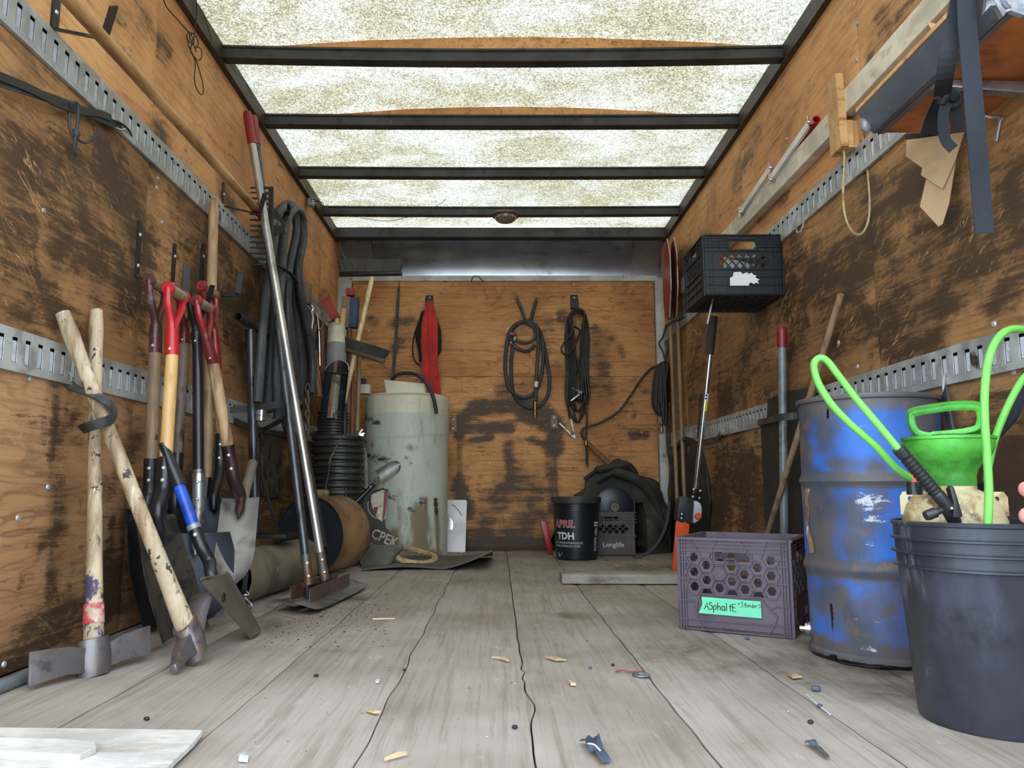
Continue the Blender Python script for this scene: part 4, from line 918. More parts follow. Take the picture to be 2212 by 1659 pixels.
# taped bundle of wooden handles
a = P(726, 742, 4.45); b = P(722, 900, 4.42)
t = thing('handle_bundle', 'wooden handles wrapped together with white tape inside a grey pipe', 'handles', b)
G().tube([a, b], .056, 20).build('pipe', M['pvc'], t)
G().lathe([(1e-4, .124), (.048, .122), (.051, .112), (.051, .08), (.053, .07), (.051, .06), (.052, .03), (.056, 0), (1e-4, 0)], a - V((0, 0, .005)), 24).build('tape_wrap', M['white_tape'], t)
G().tube([a + V((.0, -.01, .05)), a + V((.004, -.01, .165)), a + V((.004, -.01, .17))], [.013, .014, .01], 10).build('handle', M['wood_gold'], t)
G().tube([a + V((.03, 0, .05)), a + V((.038, 0, .205)), a + V((.038, 0, .212))], [.017, .018, .012], 10).build('handle', M['wood_gold'], t)
# digger blade: curved sheet with an arched bright edge, stake standing in it
a = P(727, 800, 4.32); b = P(716, 905, 4.30); ax = (a - b).normalized()
t = thing('digger_blade', 'curved steel digger blade with bright arched edge, standing in the corrugated pipe', 'digger', b)
def dg(u, v):
    th = math.pi * (1.0 - u)
    return lerp(b, a, v) + V((math.cos(th) * .068, math.sin(th) * .05, 0)) + ax * (.066 * math.sin(th) * v)
g = G().grid(dg, 20, 8, (0, .003, 0)); g.build('blade', M['inside'], t, ang=60)
G().tube([dg(i / 20, 1) for i in range(21)], .003, 6).build('bright_edge', M['chrome'], t)
G().tube([lerp(b, a, .0) + V((0, .0, 0)), lerp(b, a, .9)], [.05, .044], 14, up=(1, 0, 0), flat=.6).build('lining', M['birch'], t)
G().bar(b + V((-.004, -.045, 0)), a + V((.004, -.03, .05)), .018, .012, (0, 1, 0)).build('stake', M['wood_red'], t, smooth=False)
G().tube([P(697, 803, 4.27), P(725, 806, 4.26), P(752, 807, 4.27)], .006, 8).build('cross_bar', M['steel_blk'], t)
# poles in the corner
def pole(label, a, b, r, m, name='pole', cat='pole', r2=None):
    a, b = V(a), V(b)
    if name == 'pole': b = a + (b - a) * ((a.z - .002) / (a.z - b.z))
    return one(name, G().tube([a, lerp(V(a), V(b), .5), b], [r, r, r2 or r], 12), M[m], label, cat)
pole('knotty brown pole standing beside the white tank, behind the brooms', P(776, 765, 4.72), P(767, 1100, 4.66), .0145, 'wood_brown')
pole('reddish brown pole between the corrugated pipe and the knotty pole', P(762, 800, 4.66), P(757, 1100, 4.6), .012, 'wood_red')
pole('black hose end sticking up out of the corrugated pipe', P(743, 872, 4.36), P(748, 1085, 4.30), .011, 'cable', 'hose_end', 'hose')
# hand tools hung near the corner on the left wall
c = L(653, 634, .06)
one('wooden_block', G().box(c, (.09, .1, .12), Matrix.Rotation(.15, 3, 'X')), M['wood_block'], 'brown wooden block fixed to the left wall above the hanging hand tools', 'block', bevel=.005)
one('steel_ring', G().tube([P(669 + 6.5 * math.cos(a), 667 + 8 * math.sin(a), 4.2) for a in [i * math.pi / 8 for i in range(16)]], .006, 8, True), M['chrome'], 'small bright steel ring on the left wall under the wooden block', 'ring')
q = lambda x, y, Y=4.15: P(x, y, Y)
t = thing('pliers', 'long handled pliers with worn wooden grips hanging on the left wall', 'pliers', q(662, 760))
G().tube(sm([q(656, 664), q(660, 690), q(664, 720), q(668, 745)], 4), .011, 8).build('grip', M['wood_grip'], t); G().tube(sm([q(672, 672), q(676, 690), q(672, 715), q(668, 745)], 4), .009, 8).build('grip', M['steel_worn'], t)
G().prism([q(664, 740), q(672, 735), q(676, 760), q(668, 768)], (0, .015, 0)).build('jaws', M['steel_worn'], t, smooth=False)
t = thing('folding_square', 'dark folded steel square hanging on the left wall beside the thin rods', 'square', q(680, 755, 4.2))
G().bar(q(672, 722, 4.2), q(690, 700, 4.2), .02, .006, (0, 1, 0)).build('leg', M['steel_worn'], t, smooth=False); G().bar(q(690, 700, 4.2), q(682, 756, 4.2), .02, .006, (0, 1, 0)).build('leg', M['steel_blk'], t, smooth=False)
one('steel_rod', G().tube(sm([q(684, 676), q(689, 712), q(691, 790)], 4), .004, 8), M['chrome'], 'thin straight steel rod hanging on left wall beside the corner brushes', 'rod')
one('steel_rod', G().tube([q(690, 713, 4.14), q(708, 682, 4.1)], .0032, 8), M['chrome'], 'short thin steel rod sticking out slantwise towards the brushes', 'rod')
one('wood_slat', G().bar(q(678, 742, 4.25), q(692, 858, 4.2), .045, .015, (1, 0, 0)), M['wood_brown'], 'tapered wooden slat hanging below the pliers on the left wall', 'slat', smooth=False)
one('marker_pencil', G().tube([q(689, 800, 4.1), q(691, 822, 4.1)], [.006, .003], 8), M['red'], 'small red pencil end on the left wall beside the wooden slat', 'pencil')
one('wood_slat', G().bar(q(699, 700, 4.5), q(700, 890, 4.45), .05, .02, (1, 0, 0)), M['wood_red'], 'dark reddish plank standing behind the scrub brush in the corner', 'slat', smooth=False)
t = thing('chain', 'rusty chain hanging beside the lute poles near the left corner', 'chain', q(664, 945, 3.95))
for i in range(8):
    c = q(664 + (i % 2) * 1.5, 838 + i * 14, 3.95); w = V((1, 0, 0)) if i % 2 == 0 else V((0, 1, 0))
    pts = [c + w * (.010 * math.cos(a)) + V((0, 0, .024 * math.sin(a))) for a in [k * math.pi / 5 for k in range(10)]]
    G().tube(pts, .0036, 6, True).build('link', M['steel_rust'], t)
# bar standing right of the lute poles
one('black_bar', G().bar(P(644, 880, 3.7), P(702, 1180, 3.62), .02, .02, (0, 1, 0)), M['steel_blk'], 'square black bar standing just behind the silver lute pole', 'bar', smooth=False)
# file-like pry tool, wooden peg, trowel, wrench
t = thing('hand_chisel', 'slim dark hand tool with black grip leaning on the corrugated pipe', 'hand tool', P(700, 1066, 4.0))
G().tube([P(700, 1066, 4.0), P(711, 1006, 4.1)], [.011, .0095], 10).build('grip', M['black'], t); G().tube([P(711, 1006, 4.1), P(713, 990, 4.12), P(741, 938, 4.18)], [.006, .007, .002], 8, flat=.5).build('blade', M['steel_rust'], t)
one('wooden_peg', G().tube([P(668, 1066, 4.0), P(700, 1066, 3.98), P(707, 1065, 3.97), P(709, 1065, 3.97)], [.021, .021, .018, .008], 12), M['wood_brown'], 'short round wooden peg lying on top of the tan drum', 'peg')
t = thing('trowel', 'small garden trowel sticking up with black handle and grey pointed blade', 'trowel', P(766, 1086, 4.15))
G().tube([P(764, 1088, 4.15), P(774, 1080, 4.16), P(800, 1054, 4.18), P(808, 1046, 4.19)], [.011, .0135, .013, .0115], 12).build('handle', M['black'], t)
G().tube(sm([P(808, 1046, 4.19), P(813, 1037, 4.2), P(820, 1030, 4.2)], 3), .0042, 8).build('shank', M['steel_rust'], t)
a, b = P(818, 1032, 4.2), P(865, 1001, 4.24); blade(a, b, P(826, 1044, 4.2) - P(814, 1022, 4.2), (0, -1, 0), lambda u: .043 * (1 - .12 * u) * (1 if u < .6 else math.sqrt(max(.003, 1 - ((u - .6) / .4) ** 2))), .014).build('blade', M['blade_steel'], t, ang=50)
rivet(P(800, 1052, 4.165), (-.2, -1, 0), t, .006)
t = thing('adjustable_wrench', 'long steel wrench standing upright between corrugated pipe and tank', 'wrench', P(790, 1060, 4.55))
G().strip(sm([P(774, 946, 4.55), P(784, 965, 4.55), P(789, 985, 4.55), P(791, 1055, 4.55)], 5), .022, .009, up=(0, 1, 0)).build('handle', M['steel_worn'], t)
G().prism([P(768, 944, 4.54), P(772, 930, 4.54), P(785, 926, 4.54), P(778, 936, 4.54), P(788, 934, 4.54), P(782, 948, 4.54), P(776, 952, 4.54)], (0, .018, 0)).build('jaw', M['chrome'], t, bevel=.003)
one('rusty_bar', G().bar(P(777, 985, 4.58), P(779, 1100, 4.58), .025, .008, (1, 0, 0)), M['steel_rust'], 'narrow rusty flat bar standing right beside the steel wrench', 'bar', smooth=False)

# ================================================================== WHITE TANK
def make_tank():
    q = N('milky_tank_plastic'); tc = q.n('ShaderNodeTexCoord').outputs['Object']; sp = q.n('ShaderNodeSeparateXYZ'); q.link(tc, sp.inputs[0])
    wob_ = q.noise(q.coord((1, 1, 1), False), 3, 3)
    c = q.mix(q.ramp(sp.outputs[2], .905, .915), srgb(196, 200, 184), srgb(222, 214, 184))
    c = q.mix(q.ramp(wob_, .35, .7, 0, .6), c, srgb(186, 186, 168))
    at = q.attr('dirt'); br = q.noise(q.coord((9, 9, 2.2), False), 2.0, 9, .72, .4)
    k = q.ramp(q.math('ADD', at, q.math('MULTIPLY', q.math('SUBTRACT', br, .5), 2.0)), .2, .9, 0, .85); c = q.mix(k, c, srgb(120, 96, 62))
    br2 = q.noise(q.coord((5, 5, 14), False), 2.4, 9, .75, .8)
    k2 = q.ramp(q.math('ADD', q.attr('tar'), q.math('MULTIPLY', q.math('SUBTRACT', br2, .5), 2.4)), .35, .8, 0, .92); c = q.mix(k2, c, srgb(44, 38, 32))
    b = q.bsdf(c, .45, 0, None, .4); b.inputs['Subsurface Weight'].default_value = 0.0
    return q.m
M['tank'] = make_tank()
TX, TY, TR = -.607, 5.08, .276
t = thing('plastic_tank', 'tall round milky white plastic tank stained with tar and brown runs', 'tank', (TX, TY, 0))
def tk(u, v):
    a = -math.pi / 2 - math.pi + 2 * math.pi * u
    z = v * 1.03; r = TR + (.004 if z > .755 + .02 * math.cos(a) else 0)
    if z > 1.01: r *= (1 - ((z - 1.01) / .02) ** 2 * .03)
    return V((TX + r * math.cos(a), TY + r * math.sin(a) * .96, z))
g = G().grid(tk, 96, 100); o = g.build('shell', M['tank'], t, weld=True)
def onT(px, py):
    u, dy, dz = ray(px, py); d = V((u, dy, dz)); p0 = V((0, 0, CAMZ)); A = d.x ** 2 + d.y ** 2; Bq = -2 * (d.x * TX + d.y * TY); Cq = TX * TX + TY * TY - TR * TR
    disc = Bq * Bq - 4 * A * Cq; k = (-Bq - math.sqrt(max(0, disc))) / (2 * A); return p0 + d * k
set_dirt(o, [([onT(905, 1110), onT(910, 1200)], .09, 1.0), ([onT(850, 1150), onT(870, 1200)], .06, .7), ([onT(840, 1020), onT(800, 1060)], .05, .55), ([onT(860, 1060), onT(862, 1180)], .02, .7), ([onT(920, 1080), onT(922, 1190)], .03, .9), ([onT(945, 1090), onT(948, 1195)], .03, .8), ([onT(800, 960), onT(900, 968)], .03, .5), ([onT(880, 1190), onT(950, 1200)], .05, .8), ([onT(790, 940), onT(950, 950)], .08, .25)], .2)
at = o.data.attributes.new('tar', 'FLOAT', 'POINT'); n = len(o.data.vertices); co = np.zeros(n * 3); o.data.vertices.foreach_get('co', co); co = co.reshape(-1, 3) + np.array(o['_w'])
at.data.foreach_set('value', dirt_at(co, [([onT(790, 900), onT(815, 915)], .05, .75), ([onT(795, 985), onT(830, 995)], .05, .7), ([onT(870, 985), onT(885, 1000)], .04, .65), ([onT(830, 1070), onT(850, 1075)], .05, .7), ([onT(885, 1100), onT(895, 1105)], .03, .9), ([onT(908, 1074), onT(912, 1100)], .018, 1.1), ([onT(918, 1074), onT(920, 1100)], .018, 1.1), ([onT(942, 1080), onT(944, 1110)], .025, 1.1), ([onT(880, 1075)], .015, 1.0), ([onT(852, 1160)], .03, .5), ([onT(850, 860), onT(900, 870)], .03, .35)]).astype(np.float32))
G().lathe([(TR * .985, 1.028), (TR * .9, 1.042), (TR * .5, 1.05), (1e-4, 1.05)], (TX, TY, 0), 60).build('top', M['tank'], t)
a = P(842, 850, 4.95); G().hexa([V((-.72, 4.86, 1.035)), V((-.47, 4.86, 1.035)), V((-.47, 5.08, 1.035)), V((-.72, 5.08, 1.035)), V((-.735, 4.86, 1.125)), V((-.47, 4.86, 1.10)), V((-.48, 5.06, 1.10)), V((-.72, 5.06, 1.13))]).build('lid_box', M['tank'], t, bevel=.006)
G().box(P(786, 842, 4.98), (.09, .1, .06)).build('port_block', M['tank'], t, bevel=.005); G().tube([P(783, 838, 4.97), P(786, 818, 4.97)], .019, 12).build('port_tube', M['bristle_blue'], t)
one('tank_hose', G().tube(sm([P(846, 836, 5.02), P(848, 820, 5.0), P(858, 810, 4.95), P(880, 806, 4.88), P(905, 812, 4.8), P(925, 834, 4.77), P(937, 862, 4.775), P(943, 894, 4.785)], 6), .0125, 12), M['rubber'], 'black rubber hose arching over the top of the white tank', 'hose')

# ---- mud flap with lettering, folded flap, rubber mat and rope
M['flap'] = mat('dusty_mudflap', srgb(66, 62, 54), .75, 0, [(srgb(100, 94, 80), 5, .5, .7), (srgb(40, 38, 36), 10, .5, .7)], (30, .2))
M['letter'] = mat('cream_lettering', srgb(190, 178, 148), .7, 0, [(srgb(110, 100, 82), 14, .58, .7)])
M['white_flake'] = mat('flaking_white', srgb(196, 188, 168), .7, 0, [(srgb(104, 94, 78), 12, .52, .66)])
Y = 4.46; q = lambda x, y, d=0: P(x, y, Y - d)
t = thing('mud_flap', 'dusty black mud flap with CPEK lettering leaning against the white tank', 'mud flap', q(810, 1230))
G().prism([q(772, 1060), q(790, 1068), q(800, 1062), q(826, 1054), q(838, 1058), q(836, 1095), q(830, 1120), q(832, 1140), q(845, 1152), q(847, 1172), q(836, 1186), q(822, 1192), q(780, 1215)][::-1], (0, .02, 0)).build('rubber_sheet', M['flap'], t, bevel=.003, smooth=False)
cx_, cz_, R_ = 0, 0, .062
ce = q(824, 1091, .001)
def disc(g, c, r, a0, a1, r0=0.0, n=14):
    pts = [c + V((r * math.cos(lerp(a0, a1, i / n)), 0, r * math.sin(lerp(a0, a1, i / n)))) for i in range(n + 1)]
    inn = [c + V((r0 * math.cos(lerp(a0, a1, i / n)), 0, r0 * math.sin(lerp(a0, a1, i / n)))) for i in range(n, -1, -1)] if r0 else [c]
    g.prism(pts + inn, (0, .0012, 0))
g = G(); disc(g, ce, .082, math.radians(165), math.radians(300), .077); g.build('emblem_ring', M['letter'], t, smooth=False)
g = G(); g.prism([q(803, 1068, .0012), q(826, 1058, .0012), q(838, 1062, .0012), q(836, 1092, .0012), q(832, 1118, .0012), q(824, 1127, .0012), q(814, 1118, .0012), q(806, 1100, .0012), q(801, 1084, .0012)][::-1], (0, .001, 0)); g.build('emblem_field', M['white_flake'], t, smooth=False)
g = G()
for pl in ([(809, 1098), (806, 1108 - 8), (808, 1096), (815, 1096), (818, 1096), (813, 1112), (806, 1110)], [(829, 1092), (837, 1090), (834, 1108), (827, 1126), (824, 1122)]):
    pass
g.prism([q(808, 1097 - 2, .0024), q(817, 1095, .0024), q(813, 1112, .0024), q(806, 1108, .0024)][::-1], (0, .001, 0))
g.prism([q(830, 1060, .0024), q(837.5, 1062, .0024), q(835, 1092, .0024), q(831, 1117, .0024), q(825, 1126, .0024), q(828, 1098, .0024)][::-1], (0, .001, 0)); g.build('emblem_stripe', M['red_dip'], t, smooth=False)
axx = (q(840, 1165) - q(800, 1148)).normalized(); ayy = V((0.09, 0, 1)) ; ayy = (ayy - axx * ayy.dot(axx)).normalized()
q0 = q(799, 1160, .002); G().text('CPEK', q0, axx, ayy, .082, .0, bold=.0012, sx=.82).build('lettering', M['letter'], t, smooth=False)
G().text('CHASLOURDS', q(797, 1178, .002), axx, ayy, .026, .0, bold=.0003, sx=.8).build('lettering', M['letter'], t, smooth=False)
M['flap_grey'] = mat('dusty_grey_rubber', srgb(104, 102, 96), .75, 0, [(srgb(70, 68, 64), 6, .5, .7), (srgb(140, 136, 126), 10, .64, .73)], (30, .2))
fa = [P(776, 1212, 4.34), P(802, 1176, 4.42), P(873, 1176, 4.36), P(826, 1231, 4.19), P(783, 1231, 4.22)]
one('folded_flap', G().prism(fa, (.0, .004, -.022)), M['flap_grey'], 'folded grey rubber flap lying in front of the lettered mud flap', 'flap', bevel=.004, smooth=False)
M['mat'] = mat('dark_rubber_mat', srgb(96, 90, 80), .8, 0, [(srgb(60, 57, 52), 5, .48, .68), (srgb(132, 122, 106), 7, .64, .74)], (30, .2))
def mt(u, v):
    x = lerp(-.72, -.03, u); y = lerp(4.09 + .05 * math.sin(u * 3), 4.86, v)
    z = .012 + .085 * max(0, (u - .55) / .45) ** 2 * (1 - v * .9) + .014 * (1 - v) * abs(math.sin(u * 5)) ; return V((x, y, z))
one('rubber_mat', G().grid(mt, 30, 14, (0, 0, -.011)), M['mat'], 'worn dark rubber mat on the floor with its front right corner curling up', 'mat')
M['rope'] = mat('tan_rope', srgb(186, 162, 118), .8, 0, [(srgb(132, 110, 76), 20, .5, .66)], (80, .5))
rp = sm([P(858, 1208, 4.3) + V((0, 0, .008)), P(880, 1214, 4.3), P(915, 1217, 4.3), P(936, 1210, 4.42), P(938, 1202, 4.5), P(915, 1194, 4.62), P(885, 1185, 4.62), P(868, 1184, 4.5)], 14)
g = G()
for s in range(3):
    pts = []
    for i, p in enumerate(rp):
        d = (rp[min(i + 1, len(rp) - 1)] - rp[max(i - 1, 0)]).normalized(); n1 = d.cross(V((0, 0, 1))).normalized(); n2 = n1.cross(d)
        a = i * .62 + s * 2.094; pts.append(p + n1 * (.0088 * math.cos(a)) + n2 * (.0088 * math.sin(a)))
    g.tube(pts, .0088, 6)
one('rope_loop', g, M['rope'], 'loop of thick twisted tan rope lying on the dark rubber mat', 'rope')

# ================================================================== BACK WALL
t = thing('white_plate', 'white square plate with a silver disc and a black scale, leaning on back wall', 'plate', P(965, 1193, 5.27))
M['white'] = mat('white_plastic', srgb(232, 232, 230), .45, 0, [(srgb(206, 204, 198), 4, .5, .7)], vary=.04)
fl = lambda x, y, d=0: P(x, y, 5.26 + (1193 - y) / 113 * .11 - d)
G().prism([fl(938, 1193), fl(1005, 1193), fl(1008.5, 1083), fl(1006, 1080), fl(938, 1080)], (0, .01, 0)).build('panel', M['white'], t, smooth=False)
ce = fl(952, 1134, .004); G().lathe([(1e-4, 0), (.02, 0), (.086, 0), (.089, -.003)], ce, 48, Matrix.Rotation(math.radians(90 - 12), 3, 'X')).build('disc', M['chrome'], t)
g = G(); pts = [fl(976, 1090, .002), fl(983, 1094, .002), fl(990, 1102, .002), fl(997.5, 1113, .002)]
g.strip(sm(pts, 4), .004, .001, up=(0, 1, 0)); pp = sm(pts, 4)
for i in range(0, 13, 2):
    n_ = V((-.7, 0, -.5)).normalized(); g.strip([pp[i], pp[i] + n_ * (.016 if i % 6 == 0 else .009)], .0022, .001, up=(0, 1, 0))
g.build('scale_mark', M['black'], t, smooth=False)
def plate_hook(label, px, py0, py1, w=.055, out=.05, group='small steel plates on the back wall', lip=True):
    a, b = B(px, py0, .003), B(px, py1, .003); b.x = a.x; t = thing('wall_bracket', label, 'bracket', b, group)
    pts = [a, b + V((0, -.004, 0))] + ([b + V((0, -out, 0)), b + V((0, -out - .003, .06))] if lip else [])
    G().strip(pts, w, .005, up=(0, 1, .01)).build('plate', M['steel_rust'] if not lip else M['steel_blk'], t, smooth=False)
    rivet(lerp(a, b, .2) + V((0, -.004, 0)), (0, -1, 0), t, .008)
    if not lip: rivet(lerp(a, b, .8) + V((0, -.004, 0)), (0, -1, 0), t, .008)
plate_hook('steel wall hook plate above the red cloth', 928, 638, 665, lip=True)
plate_hook('steel wall hook plate carrying the bundle of thin cables', 1240, 637, 668, lip=True)
plate_hook('small rusty bracket left of the black smear on the back wall', 979, 901, 932, .045, lip=False)
plate_hook('small rusty bracket right of the black smear on the back wall', 1197, 896, 925, .045, lip=False)
plate_hook('small rusty bracket behind the lower half of the cable bundle', 1246, 836, 866, .055, lip=False)
# thin strap
one('hanging_strap', G().strip(sm([B(862, 610, .01), B(861, 630, .02), B(858, 680, .02), B(855, 740, .02), B(850, 800, .02), B(848, 826, .02)], 4), .022, .006, up=(0, 1, 0), scale=[.3] * 3 + [.8] * 3 + [1.0] * 15), M['rubber'], 'thin black strap hanging on the back wall above the white tank', 'strap')
one('thin_wire', G().tube(sm([B(905, 612, -.01), B(925, 607, -.01), B(945, 605, .0), B(965, 609, .01)], 4), .003, 6), M['cable'], 'thin wire lying on the sill left of the middle of back wall', 'wire')
one('thin_wire', G().tube(sm([B(1019, 610, .01), B(1020, 602, .01), B(1027, 596, .01), B(1036, 600, .01), B(1045, 610, .01)], 4), .004, 6), M['cable'], 'thin black wire loop standing on the sill near the middle of back wall', 'wire')
# red cloth and black bag on the hook
def cloth(keys, Y, folds, amp, nu=46, nv=36, seed=0):
    ys = [k[0] for k in keys]
    def fn(u, v):
        y = lerp(ys[0], ys[-1], u); xl = np.interp(y, ys, [k[1] for k in keys]); xr = np.interp(y, ys, [k[2] for k in keys])
        p = P(lerp(xl, xr, v), y, Y)
        n_ = MN.noise(V((v * 3.2 + seed, u * 1.6, seed))) * 1.3
        d = amp * (.35 + .65 * u) * (math.sin(v * folds * math.pi + n_ * 2.2) + .6 * n_) + .03 * math.sin(v * math.pi)
        return p + V((0, -d, 0))
    return G().grid(fn, nu, nv, (0, .004, 0))
M['redcloth'] = mat('red_cloth', srgb(196, 42, 36), .8, 0, [(srgb(150, 30, 28), 5, .5, .7), (srgb(70, 26, 24), 11, .68, .73)], (60, .15), sheen=.2)
M['blackcloth'] = mat('black_cloth', srgb(30, 28, 32), .85, 0, [(srgb(54, 50, 50), 6, .55, .72)], (40, .25))
one('red_cloth', cloth([(652, 921, 934), (672, 917, 940), (700, 911, 946), (740, 909, 946), (780, 911, 945), (800, 911, 948), (830, 906, 951), (862, 902, 953)], 5.30, 4.2, .016, seed=2), M['redcloth'], 'red cloth hanging in folds from the hook above the white tank', 'cloth')
one('black_bag', cloth([(672, 911, 936), (690, 905, 945), (715, 896, 953), (735, 898, 954), (760, 904, 953), (782, 906, 936)], 5.37, 2.5, .008, 24, 18, seed=5), M['blackcloth'], 'black cloth bag hanging behind the red cloth', 'bag')
one('bag_cord', G().tube(sm([B(897, 715, .03), B(892, 740, .02), B(892, 765, .02), B(898, 782, .02), B(908, 790, .03)], 5), .005, 8), M['cable'], 'thin black cord loop hanging left of the red cloth', 'cord')
# coil of rubber hose
bx = lambda pts, d=.03, k=6, cl=False: sm([B(x, y, d + .012 * math.sin(i * 1.7)) for i, (x, y) in enumerate(pts)], k, cl)
t = thing('hose_coil', 'coiled black rubber hose with brass fitting hanging on middle of back wall', 'hose', B(1140, 905, .03))
g = G()
g.tube(bx([(1158, 650), (1153, 668), (1146, 690), (1130, 696), (1112, 702), (1098, 725), (1092, 770), (1092, 805), (1100, 838), (1118, 855), (1135, 858), (1155, 848), (1168, 815), (1174, 770), (1170, 728), (1156, 702), (1135, 694), (1114, 704), (1104, 722), (1106, 740), (1120, 754), (1140, 758), (1156, 745)], .035), .0135, 10)
g.tube(bx([(1117, 646), (1127, 670), (1137, 696), (1152, 706), (1157, 722), (1150, 736), (1134, 741), (1116, 736)], .055), .0115, 10)
g.tube(bx([(1112, 722), (1107, 752), (1104, 800), (1109, 848), (1126, 872), (1148, 881), (1170, 873), (1184, 852), (1187, 820), (1181, 775), (1172, 735), (1162, 708)], .02), .0135, 10)
g.tube(bx([(1160, 708), (1163, 740), (1160, 790), (1158, 830), (1157, 866)], .06), .0125, 10)
g.build('hose', M['hose'], t)
M['brass'] = mat('brass', srgb(150, 122, 76), .35, .8, [(srgb(90, 72, 48), 16, .5, .7)])
G().lathe([(1e-4, 0), (.006, 0), (.007, .02), (.012, .022), (.012, .04), (.008, .042), (.008, .06), (.013, .062), (.013, .085), (.014, .09), (.014, .12)], B(1156, 904, .06), 14).build('fitting', M['brass'], t)
G().tube([B(1159, 824, .06), B(1158, 836, .06)], .0142, 12).build('white_tag', M['white'], t)
g = G(); 
for k in range(3): g.tube(sm([B(1117, 646, .055), B(1114 + 2 * k, 640, .06), B(1113 + 4 * k, 634 + 2 * k, .05)], 3), .003, 6)
g.tube(sm([B(1158, 651, .04), B(1159, 644, .05), B(1164, 645, .06), B(1166, 654, .06)], 4), .004, 6); g.build('wire_end', M['brass'], t)
g = G().ball(B(1106, 722, .07), .016, 8, (1.2, .8, 1)).ball(B(1112, 732, .07), .018, 8, (.9, .8, 1.3)).ball(B(1104, 741, .065), .014, 8); g.build('clamp', M['steel_worn'], t)
G().ball(B(1108, 723, .085), .009, 8, (1.6, .7, .9)).build('red_tab', M['red'], t)
# bundle of thin cables
t = thing('cable_bundle', 'long bundle of thin black cables looped on a steel hook on back wall', 'cable', B(1248, 915, .03)); g = G()
random.seed(5)
for k in range(7):
    xl, xr = 1222 + k * 3.2, 1272 - k * 2.6; yb = 915 - (k % 4) * 22 - 6; yt = 668 + (k % 3) * 4; d = .03 + .011 * k
    pts = [(1236, yt + 6), (1246, yt), (1262, yt + 8), (xr, 720), (xr - 2, 800), (xr - 1 + (k % 2) * 4, 860), (lerp(xl, xr, .6), yb), (lerp(xl, xr, .3), yb - 6), (xl, 860), (xl + 2, 800), (xl - 1, 730), (1226 + k, yt + 22)]
    g.tube(bx(pts, d, 5, True), .0075, 8, True)
g.tube(bx([(1228, 690), (1236, 715), (1222, 735), (1213, 752), (1218, 765), (1232, 762), (1244, 740), (1252, 715), (1240, 705)], .11, 5), .0075, 8)
g.tube(bx([(1236, 740), (1250, 790), (1262, 850), (1268, 900), (1266, 950), (1268, 1003)], .1, 5), .007, 8); g.tube(bx([(1262, 690), (1256, 760), (1236, 830), (1228, 880), (1232, 905)], .1, 5), .007, 8)
g.build('cable', M['cable'], t)
def clamp(a, b, c_): 
    m = M['steel_worn']; G().strip([a, lerp(a, b, .6), b], .010, .006, up=(0, 1, 0)).build('clamp_arm', m, t); G().strip([c_, lerp(c_, b, .6), b], .010, .006, up=(0, 1, 0)).build('clamp_arm', m, t)
    G().ball(lerp(a, b, .75) * .5 + lerp(c_, b, .75) * .5, .014, 8).build('clamp_spring', M['steel_worn'], t)
clamp(B(1208, 914, .05), B(1242, 946, .06), B(1231, 898, .06)); clamp(B(1233, 866, .12), B(1257, 847, .12), B(1236, 838, .1))
# rods and torch on the right half
one('thin_rod', G().tube([B(1196, 926, .015), B(1200, 1010, .02), B(1206, 1105, .03)], .004, 6), M['steel_rust'], 'thin dark rod hanging from the bracket right of the black smear', 'rod')
t = thing('torch_wand', 'brown torch wand with cable leaning out of the dark tarpaulin pile', 'torch', P(1322, 1012, 5.2))
G().tube([P(1264, 952, 5.33), P(1276, 964, 5.3), P(1300, 988, 5.25), P(1324, 1012, 5.2)], [.012, .017, .019, .019], 10).build('wand', M['wood_red'], t)
G().tube(sm([P(1264, 952, 5.33), P(1256, 935, 5.34), P(1264, 924, 5.34), P(1295, 914, 5.34), P(1335, 890, 5.34), P(1362, 855, 5.34), P(1385, 820, 5.34), P(1405, 798, 5.34), P(1424, 788, 5.34)], 6), .0095, 8).build('cable', M['cable'], t)
G().lathe([(1e-4, 0), (.016, .002), (.016, .03), (.012, .034)], P(1266, 962, 5.31), 12).build('nozzle', M['brass'], t)
one('wooden_rod', G().tube([B(1267, 955, .05), B(1269, 1010, .06)], .009, 8), M['wood_red'], 'short dark upright rod beside the torch wand', 'rod')
one('red_scraper', G().hexa([V((.335, 5.1, .0)), V((.365, 5.1, .0)), V((.365, 5.15, .0)), V((.335, 5.15, .0)), V((.28, 5.1, .215)), V((.33, 5.1, .215)), V((.33, 5.16, .215)), V((.28, 5.16, .215))]), M['red'], 'red plastic wedge shaped handle behind the black oil bucket', 'handle', bevel=.004)

# ---- black oil bucket with printed label
M['bucket_blk'] = mat('black_bucket_plastic', srgb(27, 28, 32), .32, 0, [(srgb(58, 58, 60), 5, .58, .75), (srgb(110, 106, 98), 22, .71, .75)], vary=.08)
BX, BY = .487, 4.775
t = thing('oil_bucket', 'black lidded plastic bucket with red and white lettering near the back wall', 'bucket', (BX, BY, 0))
G().lathe([(1e-4, 0), (.122, 0), (.128, .006), (.142, .292), (.149, .294), (.149, .300), (.1425, .302), (.143, .322), (.15, .324), (.15, .330), (.144, .332), (.145, .345)], (BX, BY, 0), 56).build('body', M['bucket_blk'], t)
M['lid'] = mat('dusty_black_lid', srgb(52, 50, 48), .5, 0, [(srgb(96, 90, 80), 6, .5, .7)])
G().lathe([(.146, .34), (.154, .342), (.155, .372), (.151, .377), (.13, .377), (.128, .366), (1e-4, .366)], (BX, BY, 0), 56).build('lid', M['lid'], t)
fa = math.atan2(-BY, -BX)
def bend(phi0, z0, r0=.135):
    def f(x, y):
        z = z0 + y; r = .128 + (.142 - .128) * z / .29 + .0009; a = fa + (phi0 + x / r); return V((BX + r * math.cos(a), BY + r * math.sin(a), z))
    return f
